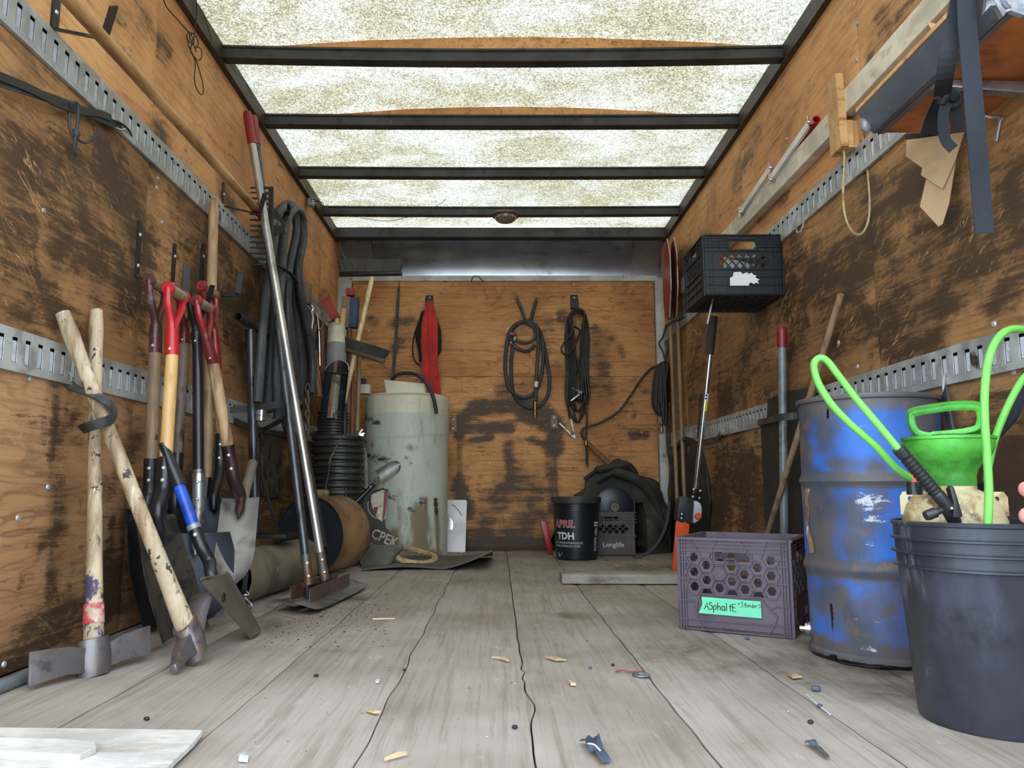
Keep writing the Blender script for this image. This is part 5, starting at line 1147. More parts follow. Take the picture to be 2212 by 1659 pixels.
M['prt_w'] = mat('white_print', srgb(206, 206, 204), .5, vary=.05); M['prt_r'] = mat('red_print', srgb(190, 40, 52), .45, vary=.05)
G().text('APRIL', 0, (1, 0, 0), (0, 1, 0), .062, bend=bend(-1.14, .196), bold=.0022, shear=.15, sx=.95).build('print', M['prt_w'], t, smooth=False)
def bend2(p, z): 
    f = bend(p, z); return lambda x, y: f(x, y) + (f(x, y) - V((BX, BY, z + y))).normalized() * .0008
G().text('APRIL', 0, (1, 0, 0), (0, 1, 0), .062, bend=bend2(-1.14, .196), bold=.0004, shear=.15, sx=.95).build('print', M['prt_r'], t, smooth=False)
G().text('TDH', 0, (1, 0, 0), (0, 1, 0), .058, bend=bend(-.98, .125), bold=.0022).build('print', M['prt_w'], t, smooth=False)
G().text('FLUIDE TRANS-HYDRAULIQUE', 0, (1, 0, 0), (0, 1, 0), .018, bend=bend(-1.3, .098), sx=.86).build('print', M['prt_w'], t, smooth=False)
G().text('TRANS HYDRAULIC FLUID', 0, (1, 0, 0), (0, 1, 0), .018, bend=bend(-1.2, .079), sx=.86).build('print', M['prt_w'], t, smooth=False)
G().text('18.9 L / 5 GAL', 0, (1, 0, 0), (0, 1, 0), .011, bend=bend(-1.0, .034)).build('print', M['prt_w'], t, smooth=False) if False else None
g = G()
for i, w in enumerate((.04, .042)): 
    f = bend(-1.02, .036 - .012 * i); g.add([f(0, 0), f(w - .018 * i, 0), f(w - .018 * i, .005), f(0, .005)], [(0, 1, 2, 3)])
for i in range(9): 
    f = bend(.9, .13 - i * .0095); w = .035 - .006 * (i % 3); g.add([f(0, 0), f(w * .5, 0), f(w, 0), f(w, .004), f(w * .5, .004), f(0, .004)], [(0, 1, 4, 5), (1, 2, 3, 4)])
for i in range(2):
    f = bend(.88, .217 - i * .016); g.add([f(0, 0), f(.025, 0), f(.05, 0), f(.05, .01), f(.025, .01), f(0, .01)], [(0, 1, 4, 5), (1, 2, 3, 4)])
g.build('print', M['prt_w'], t, smooth=False, norm=False)
g = G(); f = bend(.92, .145)
n = 18; ring = [(.02 + .018 * math.cos(2 * math.pi * i / n), .024 + .024 * math.sin(2 * math.pi * i / n)) for i in range(n)]; inn = [(.02 + .014 * math.cos(2 * math.pi * i / n), .024 + .02 * math.sin(2 * math.pi * i / n)) for i in range(n)]
g.add([f(*p) for p in ring] + [f(*p) for p in inn], [(i, (i + 1) % n, n + (i + 1) % n, n + i) for i in range(n)])
for i in range(4): g.add([f(.012 + .004 * i, .01 + .006 * (i % 2)), f(.015 + .004 * i, .01 + .006 * (i % 2)), f(.015 + .004 * i, .036), f(.012 + .004 * i, .036)], [(0, 1, 2, 3)])
g.build('print', M['prt_w'], t, smooth=False, norm=False)
g = G().tube(sm([V((BX + .148, BY - .03, .31)), V((BX + .165, BY - .06, .22)), V((BX + .155, BY - .075, .16)), V((BX + .16, BY - .05, .12))], 6), .0025, 6); g.build('bail_wire', M['steel_worn'], t)

# ---- dark crate with lettering, black reel inside, tarpaulin, hose end, lumber
M['crate_brn'] = mat('dark_brown_crate_plastic', srgb(84, 74, 68), .5, 0, [(srgb(116, 106, 96), 6, .54, .7)])
cx0, cx1, cy0, cy1, ch = .556, .886, 4.95, 5.28, .278
t = thing('milk_crate', 'dark brown milk crate with Longlife lettering beside the black oil bucket', 'crate', ((cx0 + cx1) / 2, (cy0 + cy1) / 2, 0))
def lattice_holes(x0, x1, y0, y1, nx, ny, w=.003):
    hs = []; dx, dy = (x1 - x0) / nx, (y1 - y0) / ny
    for i in range(-1, nx * 2 + 1):
        for j in range(ny * 2 + 1):
            if (i + j) % 2 == 0: continue
            cx, cy = x0 + i * dx / 2, y0 + j * dy / 2
            d = [(cx - dx / 2 + w, cy), (cx, cy - dy / 2 + w), (cx + dx / 2 - w, cy), (cx, cy + dy / 2 - w)]
            if cx - dx / 2 < x0 - 1e-6 or cx + dx / 2 > x1 + 1e-6 or cy - dy / 2 < y0 - 1e-6 or cy + dy / 2 > y1 + 1e-6: continue
            hs.append(d)
    return hs
W = cx1 - cx0
hs = lattice_holes(.04, W - .04, .135, .205, 6, 2) + [[(.11, .222), (.22, .222), (.22, .25), (.11, .25)]]
G().holes([(0, 0), (W, 0), (W, ch), (0, ch)], hs, (cx0, cy0, 0), (1, 0, 0), (0, 0, 1), .006).build('front_panel', M['crate_brn'], t, smooth=False)
G().holes([(0, 0), (W, 0), (W, ch), (0, ch)], hs, (cx1, cy1, 0), (-1, 0, 0), (0, 0, 1), .006).build('back_panel', M['crate_brn'], t, smooth=False)
G().holes([(0, 0), (W, 0), (W, ch), (0, ch)], hs, (cx0, cy1, 0), (0, -1, 0), (0, 0, 1), .006).build('side_panel', M['crate_brn'], t, smooth=False)
G().holes([(0, 0), (W, 0), (W, ch), (0, ch)], hs, (cx1, cy0, 0), (0, 1, 0), (0, 0, 1), .006).build('side_panel', M['crate_brn'], t, smooth=False)
G().box2((cx0, cy0, .004), (cx1, cy1, .014)).build('bottom', M['crate_brn'], t, smooth=False)
g = G()
for z in (.012, .125, .21, .232, .252, .274): g.box2((cx0 - .004, cy0 - .006, z - .003), (cx1 + .004, cy0 + .001, z + .003)); g.box2((cx1 - .001, cy0 - .005, z - .003), (cx1 + .006, cy1, z + .003))
for x in (cx0, cx1 - .03): g.box2((x, cy0 - .006, .0), (x + .003, cy0, ch))
g.bar((cx1 - .09, cy0 - .003, .128), (cx1 - .15, cy0 - .003, .25), .004, .006, (0, 1, 0)); g.build('ribs', M['crate_brn'], t, smooth=False)
G().text('Longlife', (cx0 + .115, cy0 - .0015, .058), (1, 0, 0), (0, 0, 1), .044, .0, bold=.0004).build('lettering', M['prt_w'], t, smooth=False)
g = G(); disc(g, V((cx0 + .09, cy0 - .0025, .068)), .026, 0, 2 * math.pi, .021, 24); g.build('emblem_ring', M['crate_brn'], t, smooth=False)
rc = V((.765, 5.08, .305)); Mr = Matrix.Rotation(math.radians(90), 3, 'X')
t = thing('cable_reel', 'black round reel with a beige hub standing in the dark crate', 'reel', (rc.x, rc.y, .02))
G().lathe([(.03, .05), (.128, .05), (.134, .046), (.136, .03), (.136, -.03), (.13, -.036), (1e-4, -.036)], rc, 48, Mr).build('flange', M['bucket_blk'], t)
G().lathe([(1e-4, .058), (.015, .06), (.017, .068), (.027, .068), (.03, .06), (.03, .048)], rc, 24, Mr).build('hub', mat('beige_hub', srgb(112, 100, 78), .5), t)
G().tube([rc + V((.132 * math.cos(a), -.05, .132 * math.sin(a))) for a in [i * math.pi / 20 for i in range(40)]], .004, 6, True).build('rim', M['lid'], t)
M['tarp'] = mat('dark_tarpaulin', srgb(56, 54, 48), .85, 0, [(srgb(84, 79, 66), 4, .5, .7), (srgb(34, 33, 32), 6, .52, .7)], (24, .35))
g = G(); tc = V((.80, 5.24, .0))
def tp(u, v):
    a = 2 * math.pi * u; e = v * math.pi / 2
    rx, ry, rz = .375, .16, .60
    d = V((math.cos(a) * math.cos(e), math.sin(a) * math.cos(e), math.sin(e)))
    p = V((tc.x + d.x * rx, tc.y + d.y * ry, d.z * rz))
    if d.x < 0: p.x = tc.x + d.x * rx * (1 - .25 * v)
    f = .075 * MN.noise(V((p.x * 5 + 3, p.y * 5, p.z * 6))) + .05 * abs(MN.noise(V((p.x * 9 + p.z * 7, p.y * 8, p.z * 3 + 7)))) + .024 * abs(MN.noise(V((p.x * 16 - p.z * 20, 2, p.z * 10))))
    p = p + d * f; p.y = min(p.y, 5.412); p.z = max(0.0, p.z); p.x = min(p.x, 1.2)
    if p.y < 5.0 and p.x < .9: p.y = max(p.y, 5.3 if p.z < .3 else 5.02)
    if p.x < .95 and p.z < .33: p.y = max(p.y, 5.295)
    return p
g.grid(tp, 80, 40); t = thing('tarpaulin', 'dark heavy tarpaulin heaped in the back right corner', 'tarpaulin', tc)
g.build('heap', M['tarp'], t, weld=True, ang=60)
fold = lambda pts, r: G().tube(sm(pts, 6), r, 10, up=(0, 0, 1), flat=.7)
g = G()
g.tube(sm([P(1262, 1035, 5.2), P(1290, 1016, 5.2), P(1322, 1010, 5.2), P(1352, 1006, 5.22), P(1368, 1024, 5.25)], 6), [.02] * 6 + [.045] * 6 + [.06] * 6 + [.05] * 7, 12, flat=.6)
g.tube(sm([P(1290, 1040, 5.12), P(1330, 1022, 5.1), P(1380, 1040, 5.1), P(1412, 1080, 5.12), P(1430, 1130, 5.15)], 6), [.03] * 6 + [.055] * 6 + [.06] * 6 + [.04] * 7, 12, flat=.6); g.build('fold', M['tarp'], t)
one('hose_tail', G().strip(sm([P(1446, 1085, 4.95), P(1440, 1130, 4.85), P(1424, 1168, 4.78), P(1396, 1196, 4.76), P(1366, 1205, 4.8)], 6), .02, .006, up=(0, 0, 1)), M['rubber'], 'dark strap end curving over the floor in front of the tarpaulin', 'strap')
a0, a1 = .292, .90
one('lumber', G().hexa([V((a0, 3.535, .003)), V((a1, 3.52, .003)), V((a1, 3.66, .003)), V((a0, 3.68, .003)), V((a0, 3.535, .046)), V((a1, 3.52, .046)), V((a1, 3.66, .046)), V((a0, 3.68, .046))]), M['board_grey'], 'weathered grey plank lying across the floor left of the purple crate', 'plank', bevel=.004, smooth=False)
# dome lamp on the fourth bow and small mark
c = V((P(1092, 388, 4.778).x, 4.765, 2.198))
t = thing('dome_lamp', 'round unlit dome lamp fixed under a roof bow', 'lamp', c)
G().lathe([(1e-4, .004), (.088, .004), (.09, -.004), (.086, -.012), (.07, -.014)], c, 36).build('base_ring', M['steel_rust'], t)
G().lathe([(.071, -.012), (.068, -.03), (.052, -.044), (.026, -.051), (1e-4, -.053)], c, 36).build('lens', mat('smoky_lens', srgb(150, 138, 120), .15, .3, vary=.1), t)
p = P(885, 480, 5.0)
G().prism([V((p.x + .035 * math.cos(a) * (1 + .3 * math.sin(3 * a)), 4.98 + .05 * math.sin(a), 2.255 + crown(p.x))) for a in [i * math.pi / 8 for i in range(16)]], (0, 0, .002)).build('brown_patch', M['wood_red'], ceil, smooth=False)

one('grey_cable', G().tube(sm([P(734, 520, 5.3), P(738, 545, 5.3), P(748, 562, 5.3), P(742, 568, 5.3), P(735, 574, 5.32)], 4), .006, 8), M['conduit'], 'short grey cable in the top left corner above the upright push broom', 'cable')
# ================================================================== RIGHT WALL, FAR END
M['sign'] = mat('faded_red_sign', srgb(150, 36, 44), .45, 0, [(srgb(196, 128, 120), 5, .56, .66, (2, 2, .6)), (srgb(206, 176, 164), 9, .66, .74, (2, 2, .8))])
M['sign_back'] = mat('dark_red_sign', srgb(112, 30, 36), .5, 0, [(srgb(80, 26, 30), 5, .5, .7)])
def paddle(label, far, near, z0, z1, fm, pole_px, group=None):
    far, near = V(far), V(near); u = (near - far); w = u.length; u.normalize(); c = (far + near) / 2; c.z = (z0 + z1) / 2; hh = (z1 - z0) / 2
    t = thing('stop_paddle', label, 'traffic sign', c)
    pts = [c + u * (w / 2 * math.cos(math.radians(22.5 + 45 * i)) / math.cos(math.radians(22.5))) + V((0, 0, hh * math.sin(math.radians(22.5 + 45 * i)) / math.cos(math.radians(22.5)))) for i in range(8)]
    n = u.cross(V((0, 0, 1))).normalized()
    G().prism(pts, n * .004).build('face', M[fm], t, smooth=False)
    g = G(); g.strip([p + n * .002 for p in pts], .006, .006, up=n, closed=True); g.build('rim', M['white_flake'], t, smooth=False)
    a = V((c.x + .012, c.y, z0 + .12)); b = P(*pole_px, c.y + .05); b.x = c.x + .035
    G().tube([a, b], .0125, 10).build('pole', M['wood_brown'], t)
    return t
paddle('faded red octagonal traffic paddle on a wooden pole, front one of the pair', (1.148, 5.12, 0), (1.100, 4.68, 0), 1.53, 2.05, 'sign', (1452, 1160))
paddle('dark red octagonal traffic paddle on a wooden pole, behind the faded one', (1.176, 5.02, 0), (1.124, 4.6, 0), 1.52, 2.03, 'sign_back', (1470, 1150))
t = thing('cable_coil', 'coil of black cable hung on the post at the right end of the back wall', 'cable', P(1430, 920, 5.25)); g = G()
random.seed(11)
for k in range(9):
    x0, x1 = 1410 + k * 3.4 + random.uniform(-1, 1), 1448 - k * 1.8; yb = 905 + random.uniform(-34, 16); dd = 5.33 - .02 * k
    g.tube(sm([P(1434, 782, dd), P(lerp(x0, 1430, .3), 800, dd), P(x0, 850, dd), P(x0 + 1, yb - 20, dd), P((x0 + x1) / 2, yb, dd), P(x1, yb - 20, dd), P(x1 + 1, 850, dd), P(1442, 795, dd)], 5, True), .0075, 8, True)
for lp in ([(1442, 700), (1450, 712), (1448, 735), (1440, 765), (1436, 785)], [(1438, 782), (1432, 760), (1424, 742), (1432, 728), (1440, 700)], [(1441, 880), (1440, 940), (1443, 980), (1450, 1010), (1444, 1060), (1446, 1085)], [(1446, 870), (1447, 960), (1452, 1000), (1456, 1040)]):
    g.tube(sm([P(x, y, 5.18) for x, y in lp], 5), .0065, 8)
g.build('cable', M['cable'], t)
G().lathe([(1e-4, 0), (.012, .004), (.015, .02), (.015, .05), (.009, .054), (.012, .06), (.012, .085), (.006, .09), (.006, .12)], P(1429, 938, 5.17), 12).build('brass_end', M['brass'], t)
t = thing('bungee_strap', 'thin black strap holding the traffic paddle poles to the upper right rail', 'strap', P(1450, 705, 4.85))
G().strip(sm([R(1434, 722, .02), P(1440, 706, 5.0), P(1452, 696, 4.62), P(1468, 691, 4.6), R(1478, 684, .02)], 5), .016, .004, up=(1, 0, .3)).build('strap', M['rubber'], t)
t = thing('spring_strap', 'dark hanging strap with a wire hook beside the wooden poles', 'strap', R(1468, 860, .03))
G().strip([R(1462, 715, .03), R(1464, 780, .03), R(1469, 850, .03)], .02, .006, up=(1, 0, 0)).build('strap', M['rubber'], t)
G().tube(sm([R(1469, 850, .03), R(1470, 862, .03), R(1466, 868, .03), R(1463, 862, .03)], 4), .003, 6).build('hook', M['galv'], t)
one('wire_hook', G().tube(sm([R(1503, 684, .015), R(1507, 700, .02), R(1513, 716, .03), R(1511, 724, .04), R(1506, 721, .04), R(1499, 711, .05)], 4), .003, 6), mat('copper_wire', srgb(190, 140, 96), .35, .8), 'bent copper wire hook on the right wall left of the hanging screwdriver', 'hook')
# black rubber apron-shaped sheet on the wall
M['black_sheet'] = mat('black_rubber_sheet', srgb(44, 41, 38), .6, 0, [(srgb(70, 64, 56), 5, .52, .72), (srgb(26, 25, 25), 9, .5, .7)], (26, .25))
out = [R(x, y, .004) for x, y in [(1453, 1200), (1453, 1060), (1456, 990), (1464, 962), (1474, 948), (1486, 944), (1500, 946), (1512, 958), (1522, 985), (1532, 1030), (1537, 1085), (1534, 1140), (1528, 1190)]]
o2 = [(p.y, p.z) for p in out]; hole = [(R(x, y, .004).y, R(x, y, .004).z) for x, y in [(1484, 962), (1492, 958), (1499, 962), (1495, 974), (1488, 982), (1484, 974)]]
g = G().holes([(-(y), z) for y, z in o2], [[(-y, z) for y, z in hole]], (XR - .018, 0, 0), (0, -1, 0), (0, 0, 1), .01)
t = thing('rubber_sheet', 'tall rounded black rubber sheet with a small cut hole hung on the right wall', 'rubber sheet', R(1495, 1200, .02)); g.build('sheet', M['black_sheet'], t, smooth=False)
t = thing('bungee_strap', 'black rubber strap hooked to the lower right rail above the rounded rubber sheet', 'strap', R(1500, 950, .03))
G().strip(sm([R(1452, 1080, .02), R(1453, 1000, .02), R(1459, 970, .03), R(1470, 954, .035), R(1482, 946, .02)], 5), .022, .005, up=(1, 0, 0)).build('strap', M['rubber'], t)
G().strip(sm([R(1512, 952, .03), R(1524, 958, .05), R(1538, 957, .05), R(1550, 946, .035), R(1558, 937, .02)], 5), .022, .005, up=(1, 0, 0)).build('strap', M['rubber'], t)
G().tube(sm([R(1556, 939, .025), R(1562, 934, .018), R(1562, 928, .01)], 4), .0028, 6).build('hook', M['galv'], t)

# ---- pole saw
M['orange'] = mat('orange_plastic', srgb(226, 88, 38), .4, 0, [(srgb(180, 66, 30), 6, .55, .72)], vary=.06)
M['foam'] = mat('black_foam', srgb(52, 53, 53), .75, 0, vary=.1)
M['charcoal'] = mat('charcoal_plastic', srgb(50, 50, 50), .42, 0, [(srgb(74, 72, 68), 6, .55, .72)], vary=.08)
M['milk'] = mat('milky_plastic', srgb(206, 206, 206), .35, 0, [(srgb(170, 168, 162), 5, .5, .7)], vary=.05)
b0, t0 = P(1461, 1232, 4.06), P(1541, 680, 3.86)
S = lambda x, y, d=0: P(x, y, lerp(4.06, 3.86, (1232 - y) / 552) - d)
t = thing('pole_saw', 'pole saw with silver shaft, black motor head, orange blade guard, standing blade down', 'pole saw', V((b0.x, b0.y, 0)))
pa, pb = S(1541, 683), S(1533, 766); G().tube([pa, pb], .0225, 16).build('foam_grip', M['foam'], t)
G().tube([S(1534, 764), S(1502, 1066)], .0135, 16).build('shaft', M['chrome'], t)
l0, l1, l2 = S(1526.3, 850), S(1524.2, 866), S(1521.5, 888)
G().tube([l0, l1], .0141, 16).build('label_band', M['milk'], t); G().tube([l1, l2], .0141, 16).build('label_band', mat('yellow_label', srgb(222, 200, 40), .4, 0, [(srgb(60, 56, 30), 30, .6, .64)], vary=.03), t)
g = G()
for dy in (854, 861): g.lathe([(1e-4, .001), (.005, .001), (.0055, 0)], S(1525.2 + (857 - dy) * .1, dy, .0146), 14, Matrix.Rotation(math.radians(90), 3, 'X'))
g.build('label_icon', M['blue'], t)
G().hexa([S(1496, 1078, .02), S(1511, 1080, .02), S(1511, 1080, -.03), S(1496, 1078, -.03), S(1500, 1054, .02), S(1514, 1056, .02), S(1514, 1056, -.03), S(1500, 1054, -.03)]).build('clamp', M['black'], t, bevel=.003)
for x, y in ((1499, 1057), (1513, 1060), (1497, 1073), (1511, 1076)): rivet(S(x, y, .022), (0, -1, 0), t, .007)
hd = [S(1468, 1078, .05), S(1474, 1072, .05), S(1494, 1077, .05), S(1499, 1084, .05), S(1496, 1126, .05), S(1492, 1130, .05), S(1464, 1124, .05), S(1463, 1116, .05)]
G().prism(hd[::-1], (0, .085, 0)).build('motor_head', M['charcoal'], t, bevel=.008, smooth=True)
for x, y in ((1473.5, 1110.5), (1473, 1119.5)): rivet(S(x, y, .052), (0, -1, 0), t, .0085, M['chrome'])
G().prism([S(1463 + 6, 1106, .0515), S(1478, 1106, .0515), S(1477, 1124, .0515), S(1468, 1122, .0515)][::-1], (0, .003, 0)).build('recess', M['black'], t, smooth=False)
G().prism([S(1486, 1082, .0515), S(1493, 1081, .0515), S(1490, 1086, .0515), S(1485, 1085, .0515)][::-1], (0, .003, 0)).build('recess', M['black'], t, smooth=False)
G().prism([S(1498, 1086, .02), S(1503, 1081, .02), S(1513, 1087, .02), S(1516.5, 1096, .02), S(1516, 1112, .02), S(1511, 1124, .02), S(1500, 1131, .02), S(1496, 1128, .02)][::-1], (0, .05, 0)).build('oil_tank', M['milk'], t, bevel=.01)
cp = S(1507, 1115, .022); G().lathe([(1e-4, .012), (.006, .012), (.007, .016), (.0155, .016), (.0165, .012), (.0165, -.004)], cp, 20, Matrix.Rotation(math.radians(78), 3, 'X')).build('oil_cap', M['orange'], t)
sc = [S(1461, 1126, .04), S(1490, 1131, .04), S(1487, 1168, .04), S(1478, 1236, .04), S(1470, 1241, .04), S(1456, 1238, .04), S(1453, 1230, .04)]
G().prism(sc[::-1], (0, .022, 0)).build('blade_guard', M['orange'], t, bevel=.005)
g = G(); g.strip(sm([S(1464.5, 1131, .0415), S(1457.5, 1228, .0415), S(1461, 1233, .0415), S(1469, 1235, .0415), S(1474, 1230, .0415)], 3), .004, .003, up=(0, 1, 0))
g.strip([S(1465, 1148, .0415), S(1475, 1149, .0415), S(1475, 1152, .0415), S(1486, 1153, .0415)], .004, .003, up=(0, 1, 0)); g.strip([S(1466, 1158, .0415), S(1484, 1160, .0415)], .003, .003, up=(0, 1, 0)); g.build('guard_ribs', M['orange'], t, smooth=False)
one('black_rod', G().tube([R(1515, 850, .02), R(1508, 948, .03)], .008, 8), M['cable'], 'thin black rod leaning on the wall just behind the pole saw shaft', 'rod')

# ---- black milk crate on the wall
M['crate_blk'] = mat('black_crate_plastic', srgb(30, 31, 33), .42, 0, [(srgb(58, 58, 58), 7, .58, .74)], vary=.1)
kx0, kx1, ky0, ky1, kz0, kz1 = .872, 1.197, 3.10, 3.43, 1.236, 1.497
W, H = kx1 - kx0, kz1 - kz0
t = thing('milk_crate', 'black milk crate hung high on the right wall, torn white label on its front', 'crate', ((kx0 + kx1) / 2, (ky0 + ky1) / 2, kz0))
def rr(x0, x1, y0, y1, r, n=4):
    pts = []
    for cx, cy, a in ((x1 - r, y0 + r, -90), (x1 - r, y1 - r, 0), (x0 + r, y1 - r, 90), (x0 + r, y0 + r, 180)):
        for i in range(n + 1): b = math.radians(a + 90 * i / n); pts.append((cx + r * math.cos(b), cy + r * math.sin(b)))
    return pts
def crate_side(o, ax, name):
    hs = [rr(W * .33, W * .67, H * .76, H * .89, .012)]
    hs += lattice_holes(W * .16, W * .85, H * .42, H * .70, 7, 2, .0035)
    g = G().holes([(0, 0), (W, 0), (W, H), (0, H)], hs, o, ax, (0, 0, 1), .005); ax = V(ax); n = ax.cross(V((0, 0, 1)))
    g.build(name, M['crate_blk'], t, smooth=False)
    r = G(); o = V(o)
    def bar2(x0, z0, x1, z1, w=.003, d=.006): r.bar(o + ax * x0 + V((0, 0, z0)) + n * d * .5, o + ax * x1 + V((0, 0, z1)) + n * d * .5, w, d, n)
    for z in (.004, .30 * H, .165 * H, .42 * H, .72 * H): bar2(0, z, W, z)
    for z in (.79, .84, .89, .94): bar2(0, H * z, W * .31, H * z, .0025); bar2(W * .69, H * z, W, H * z, .0025)
    bar2(0, H - .003, W, H - .003, .005, .009)
    for x in (.0, .05, .10): bar2(W * x + .002, 0, W * x + .002, H); bar2(W * (1 - x) - .002, 0, W * (1 - x) - .002, H)
    for x in (.2, .3, .7, .8): bar2(W * x, H * .72, W * x, H, .0025)
    for x in (.28, .5, .72): bar2(W * x, 0, W * x, H * .3, .0025, .004)
    for a in (((.31, .74), (.31, .92)), ((.31, .92), (.69, .92)), ((.69, .92), (.69, .74)), ((.69, .74), (.31, .74))): bar2(W * a[0][0], H * a[0][1], W * a[1][0], H * a[1][1], .004, .007)
    r.build('ribs', M['crate_blk'], t, smooth=False)
crate_side((kx0, ky0, kz0), (1, 0, 0), 'front_panel'); crate_side((kx0, ky1, kz0), (0, -1, 0), 'side_panel'); crate_side((kx1, ky1, kz0), (-1, 0, 0), 'back_panel'); crate_side((kx1, ky0, kz0), (0, 1, 0), 'side_panel')
bh = lattice_holes(.02, W - .02, .02, W - .02, 7, 7, .004)
G().holes([(0, 0), (W, 0), (W, .33), (0, .33)], bh, (kx0, ky1, kz0 + .004), (1, 0, 0), (0, -1, 0), .006).build('bottom', M['crate_blk'], t, smooth=False)
lx0 = lambda x, z: V((kx0 + x, ky0 - .0072, kz0 + z))
sx = W / 163.0; zz = H / 128.0
lab = [(1577, 617), (1577, 600), (1583, 597), (1585, 588), (1600, 587), (1604, 592), (1614, 588), (1617, 592), (1624, 589), (1628, 594), (1634, 595), (1632, 600), (1641, 604), (1636, 607), (1640, 613), (1632, 610), (1630, 614), (1622, 610), (1617, 614), (1619, 617)]
M['paper'] = mat('torn_paper_label', srgb(226, 226, 226), .7, 0, [(srgb(160, 158, 154), 22, .64, .68)], vary=.04)
G().prism([P(x, y, ky0 - .0075) for x, y in lab][::-1], (0, .001, 0)).build('torn_label', M['paper'], t, smooth=False)
M['white_dirty'] = mat('scuffed_white_box', srgb(206, 204, 196), .6, 0, [(srgb(60, 56, 52), 30, .66, .7), (srgb(176, 172, 160), 6, .5, .7)])
one('white_box', G().box(((kx0 + kx1) / 2 + .02, ky0 + .17, kz0 + .115), (.20, .17, .11), Matrix.Rotation(.25, 3, 'Y')), M['white_dirty'], 'scuffed white box inside the black milk crate', 'box', bevel=.004)
one('orange_tube', G().tube([(kx0 + .075, ky0 + .06, kz0 + .02), (kx0 + .078, ky0 + .065, kz0 + .19)], .02, 14), M['orange'], 'orange tube standing inside the black milk crate', 'tube')
one('dark_pouch', G().ball(V((kx1 - .06, ky0 + .1, kz0 + .1)), .05, 12, (.9, .9, 1.5)), M['blackcloth'], 'dark pouch at the right inside the black milk crate', 'pouch')
t = thing('screwdriver', 'long thin steel screwdriver poking down through the bottom of the black crate', 'screwdriver', P(1518, 738, 3.16))
G().tube([P(1541, 640, 3.18), P(1528, 700, 3.17)], .0052, 8).build('shank', M['steel_worn'], t); G().prism([P(1529, 697, 3.17), P(1524, 712, 3.165), P(1515, 733, 3.16), P(1521, 737, 3.16), P(1528, 714, 3.165), P(1531, 699, 3.17)], (0, .003, 0)).build('flat_tip', M['maroon'], t, smooth=False)

# ---- steel pipe with red cap, rubber board, strap, stick
t = thing('red_capped_pipe', 'grey steel pipe with a dark red cap standing against the right wall', 'pipe', V((1.135, 3.07, 0)))
ta, tb = Px(1689, 706, 1.155), V((1.128, 3.065, 0.0)); d = (tb - ta).normalized()
G().tube([ta + d * .07, tb], .0165, 16).build('tube', M['conduit'], t); G().tube([ta, ta + d * .006, ta + d * .02, ta + d * .065, ta + d * .085], [.015, .0195, .021, .0205, .0185], 16).build('red_cap', M['red_dip'], t)
bp = [(1661, 863), (1702, 844), (1760, 838), (1762, 1160), (1742, 1262), (1662, 1222), (1657, 1150), (1650, 1000), (1646, 912), (1660, 908)]
bo = [R(x, y, .018) for x, y in bp]
for p in bo: p.x = XR - .013; p.z = max(0.01, p.z)
one('rubber_board', G().prism(bo, (-.012, 0, 0)), M['black_sheet'], 'dark rubber board standing on the right wall behind the red capped pipe', 'board', smooth=False)
t = thing('bungee_strap', 'black rubber strap stretched across the grey red capped pipe to the blue drum', 'strap', Px(1660, 908, 1.13))
G().strip(sm([R(1637, 913, .03), R(1660, 908, .05), Px(1688, 901, 1.1), Px(1704, 900, 1.10), Px(1722, 897, 1.13)], 5), .026, .005, up=(1, -.4, 0)).build('strap', M['rubber'], t); G().tube(sm([R(1640, 912, .032), R(1633, 912, .02), R(1630, 908, .01)], 4), .003, 6).build('hook', M['chrome'], t)
a, b = Px(1817, 636, 1.175), Px(1658, 1155, 1.10); d = (b - a); b2 = a + d * ((a.z) / (a.z - b.z)) 
pole('thin grey wooden stick leaning on the right wall behind the blue drum', a, b2 + V((0, 0, .003)), .0115, 'wood_brown', 'stick', 'stick')

# ---- shelf boards and brackets high on the right wall
M['whiteboard'] = mat('whitewashed_lumber', srgb(216, 206, 184), .7, 0, [(srgb(176, 162, 136), 4, .5, .7, (3, 1, 3)), (srgb(90, 74, 60), 13, .7, .745)], (30, .15, (3, 1, 3)))
g = G(); ya, yb = Px(1818, 232, 1.165).y, .80
g.box2((1.165, yb, 1.681), (1.2045, ya, 1.765)); one('lumber', g, M['whiteboard'], 'whitewashed plank running along the right wall, nearer and higher of the two', 'plank', bevel=.003, smooth=False)
g = G(); g.box2((1.165, 2.47, 1.661), (1.2045, Px(1470, 620, 1.165).y, 1.747)); one('lumber', g, M['whiteboard'], 'whitewashed plank running along the right wall behind the wooden bracket block', 'plank', bevel=.003, smooth=False)
t = thing('wooden_bracket', 'raw wooden block bracket on the right wall between the two whitewashed planks', 'bracket', (1.17, 2.42, 1.56))
c = [V((1.14, 2.475, 1.56)), V((1.14, 2.475, 1.79)), V((1.14, 2.455, 1.825)), V((1.14, 2.40, 1.825)), V((1.14, 2.39, 1.56))]
G().prism(c, (.026, 0, 0)).build('front_block', M['rawwood'], t, smooth=False, bevel=.002)
G().box2((1.166, 2.395, 1.56), (1.185, 2.469, 1.655)).build('spacer', M['rawwood'], t, smooth=False); G().box2((1.185, 2.40, 1.56), (1.2045, 2.469, 1.655)).build('spacer', M['rawwood'], t, smooth=False)
q = lambda x, y: P(x, y, 2.36)
one('rope_loop', G().tube(sm([P(1822, 318, 2.42), P(1824, 345, 2.4), P(1822, 390, 2.37), P(1822, 440, 2.36), P(1830, 480, 2.36), P(1846, 504, 2.36), P(1862, 504, 2.36), P(1875, 480, 2.36), P(1879, 440, 2.36), P(1875, 380, 2.36), P(1868, 320, 2.37), P(1862, 290, 2.39), P(1858, 276, 2.42)], 6), .0036, 8), M['rope'], 'thin tan cord hanging in a long loop below the wooden bracket', 'cord')
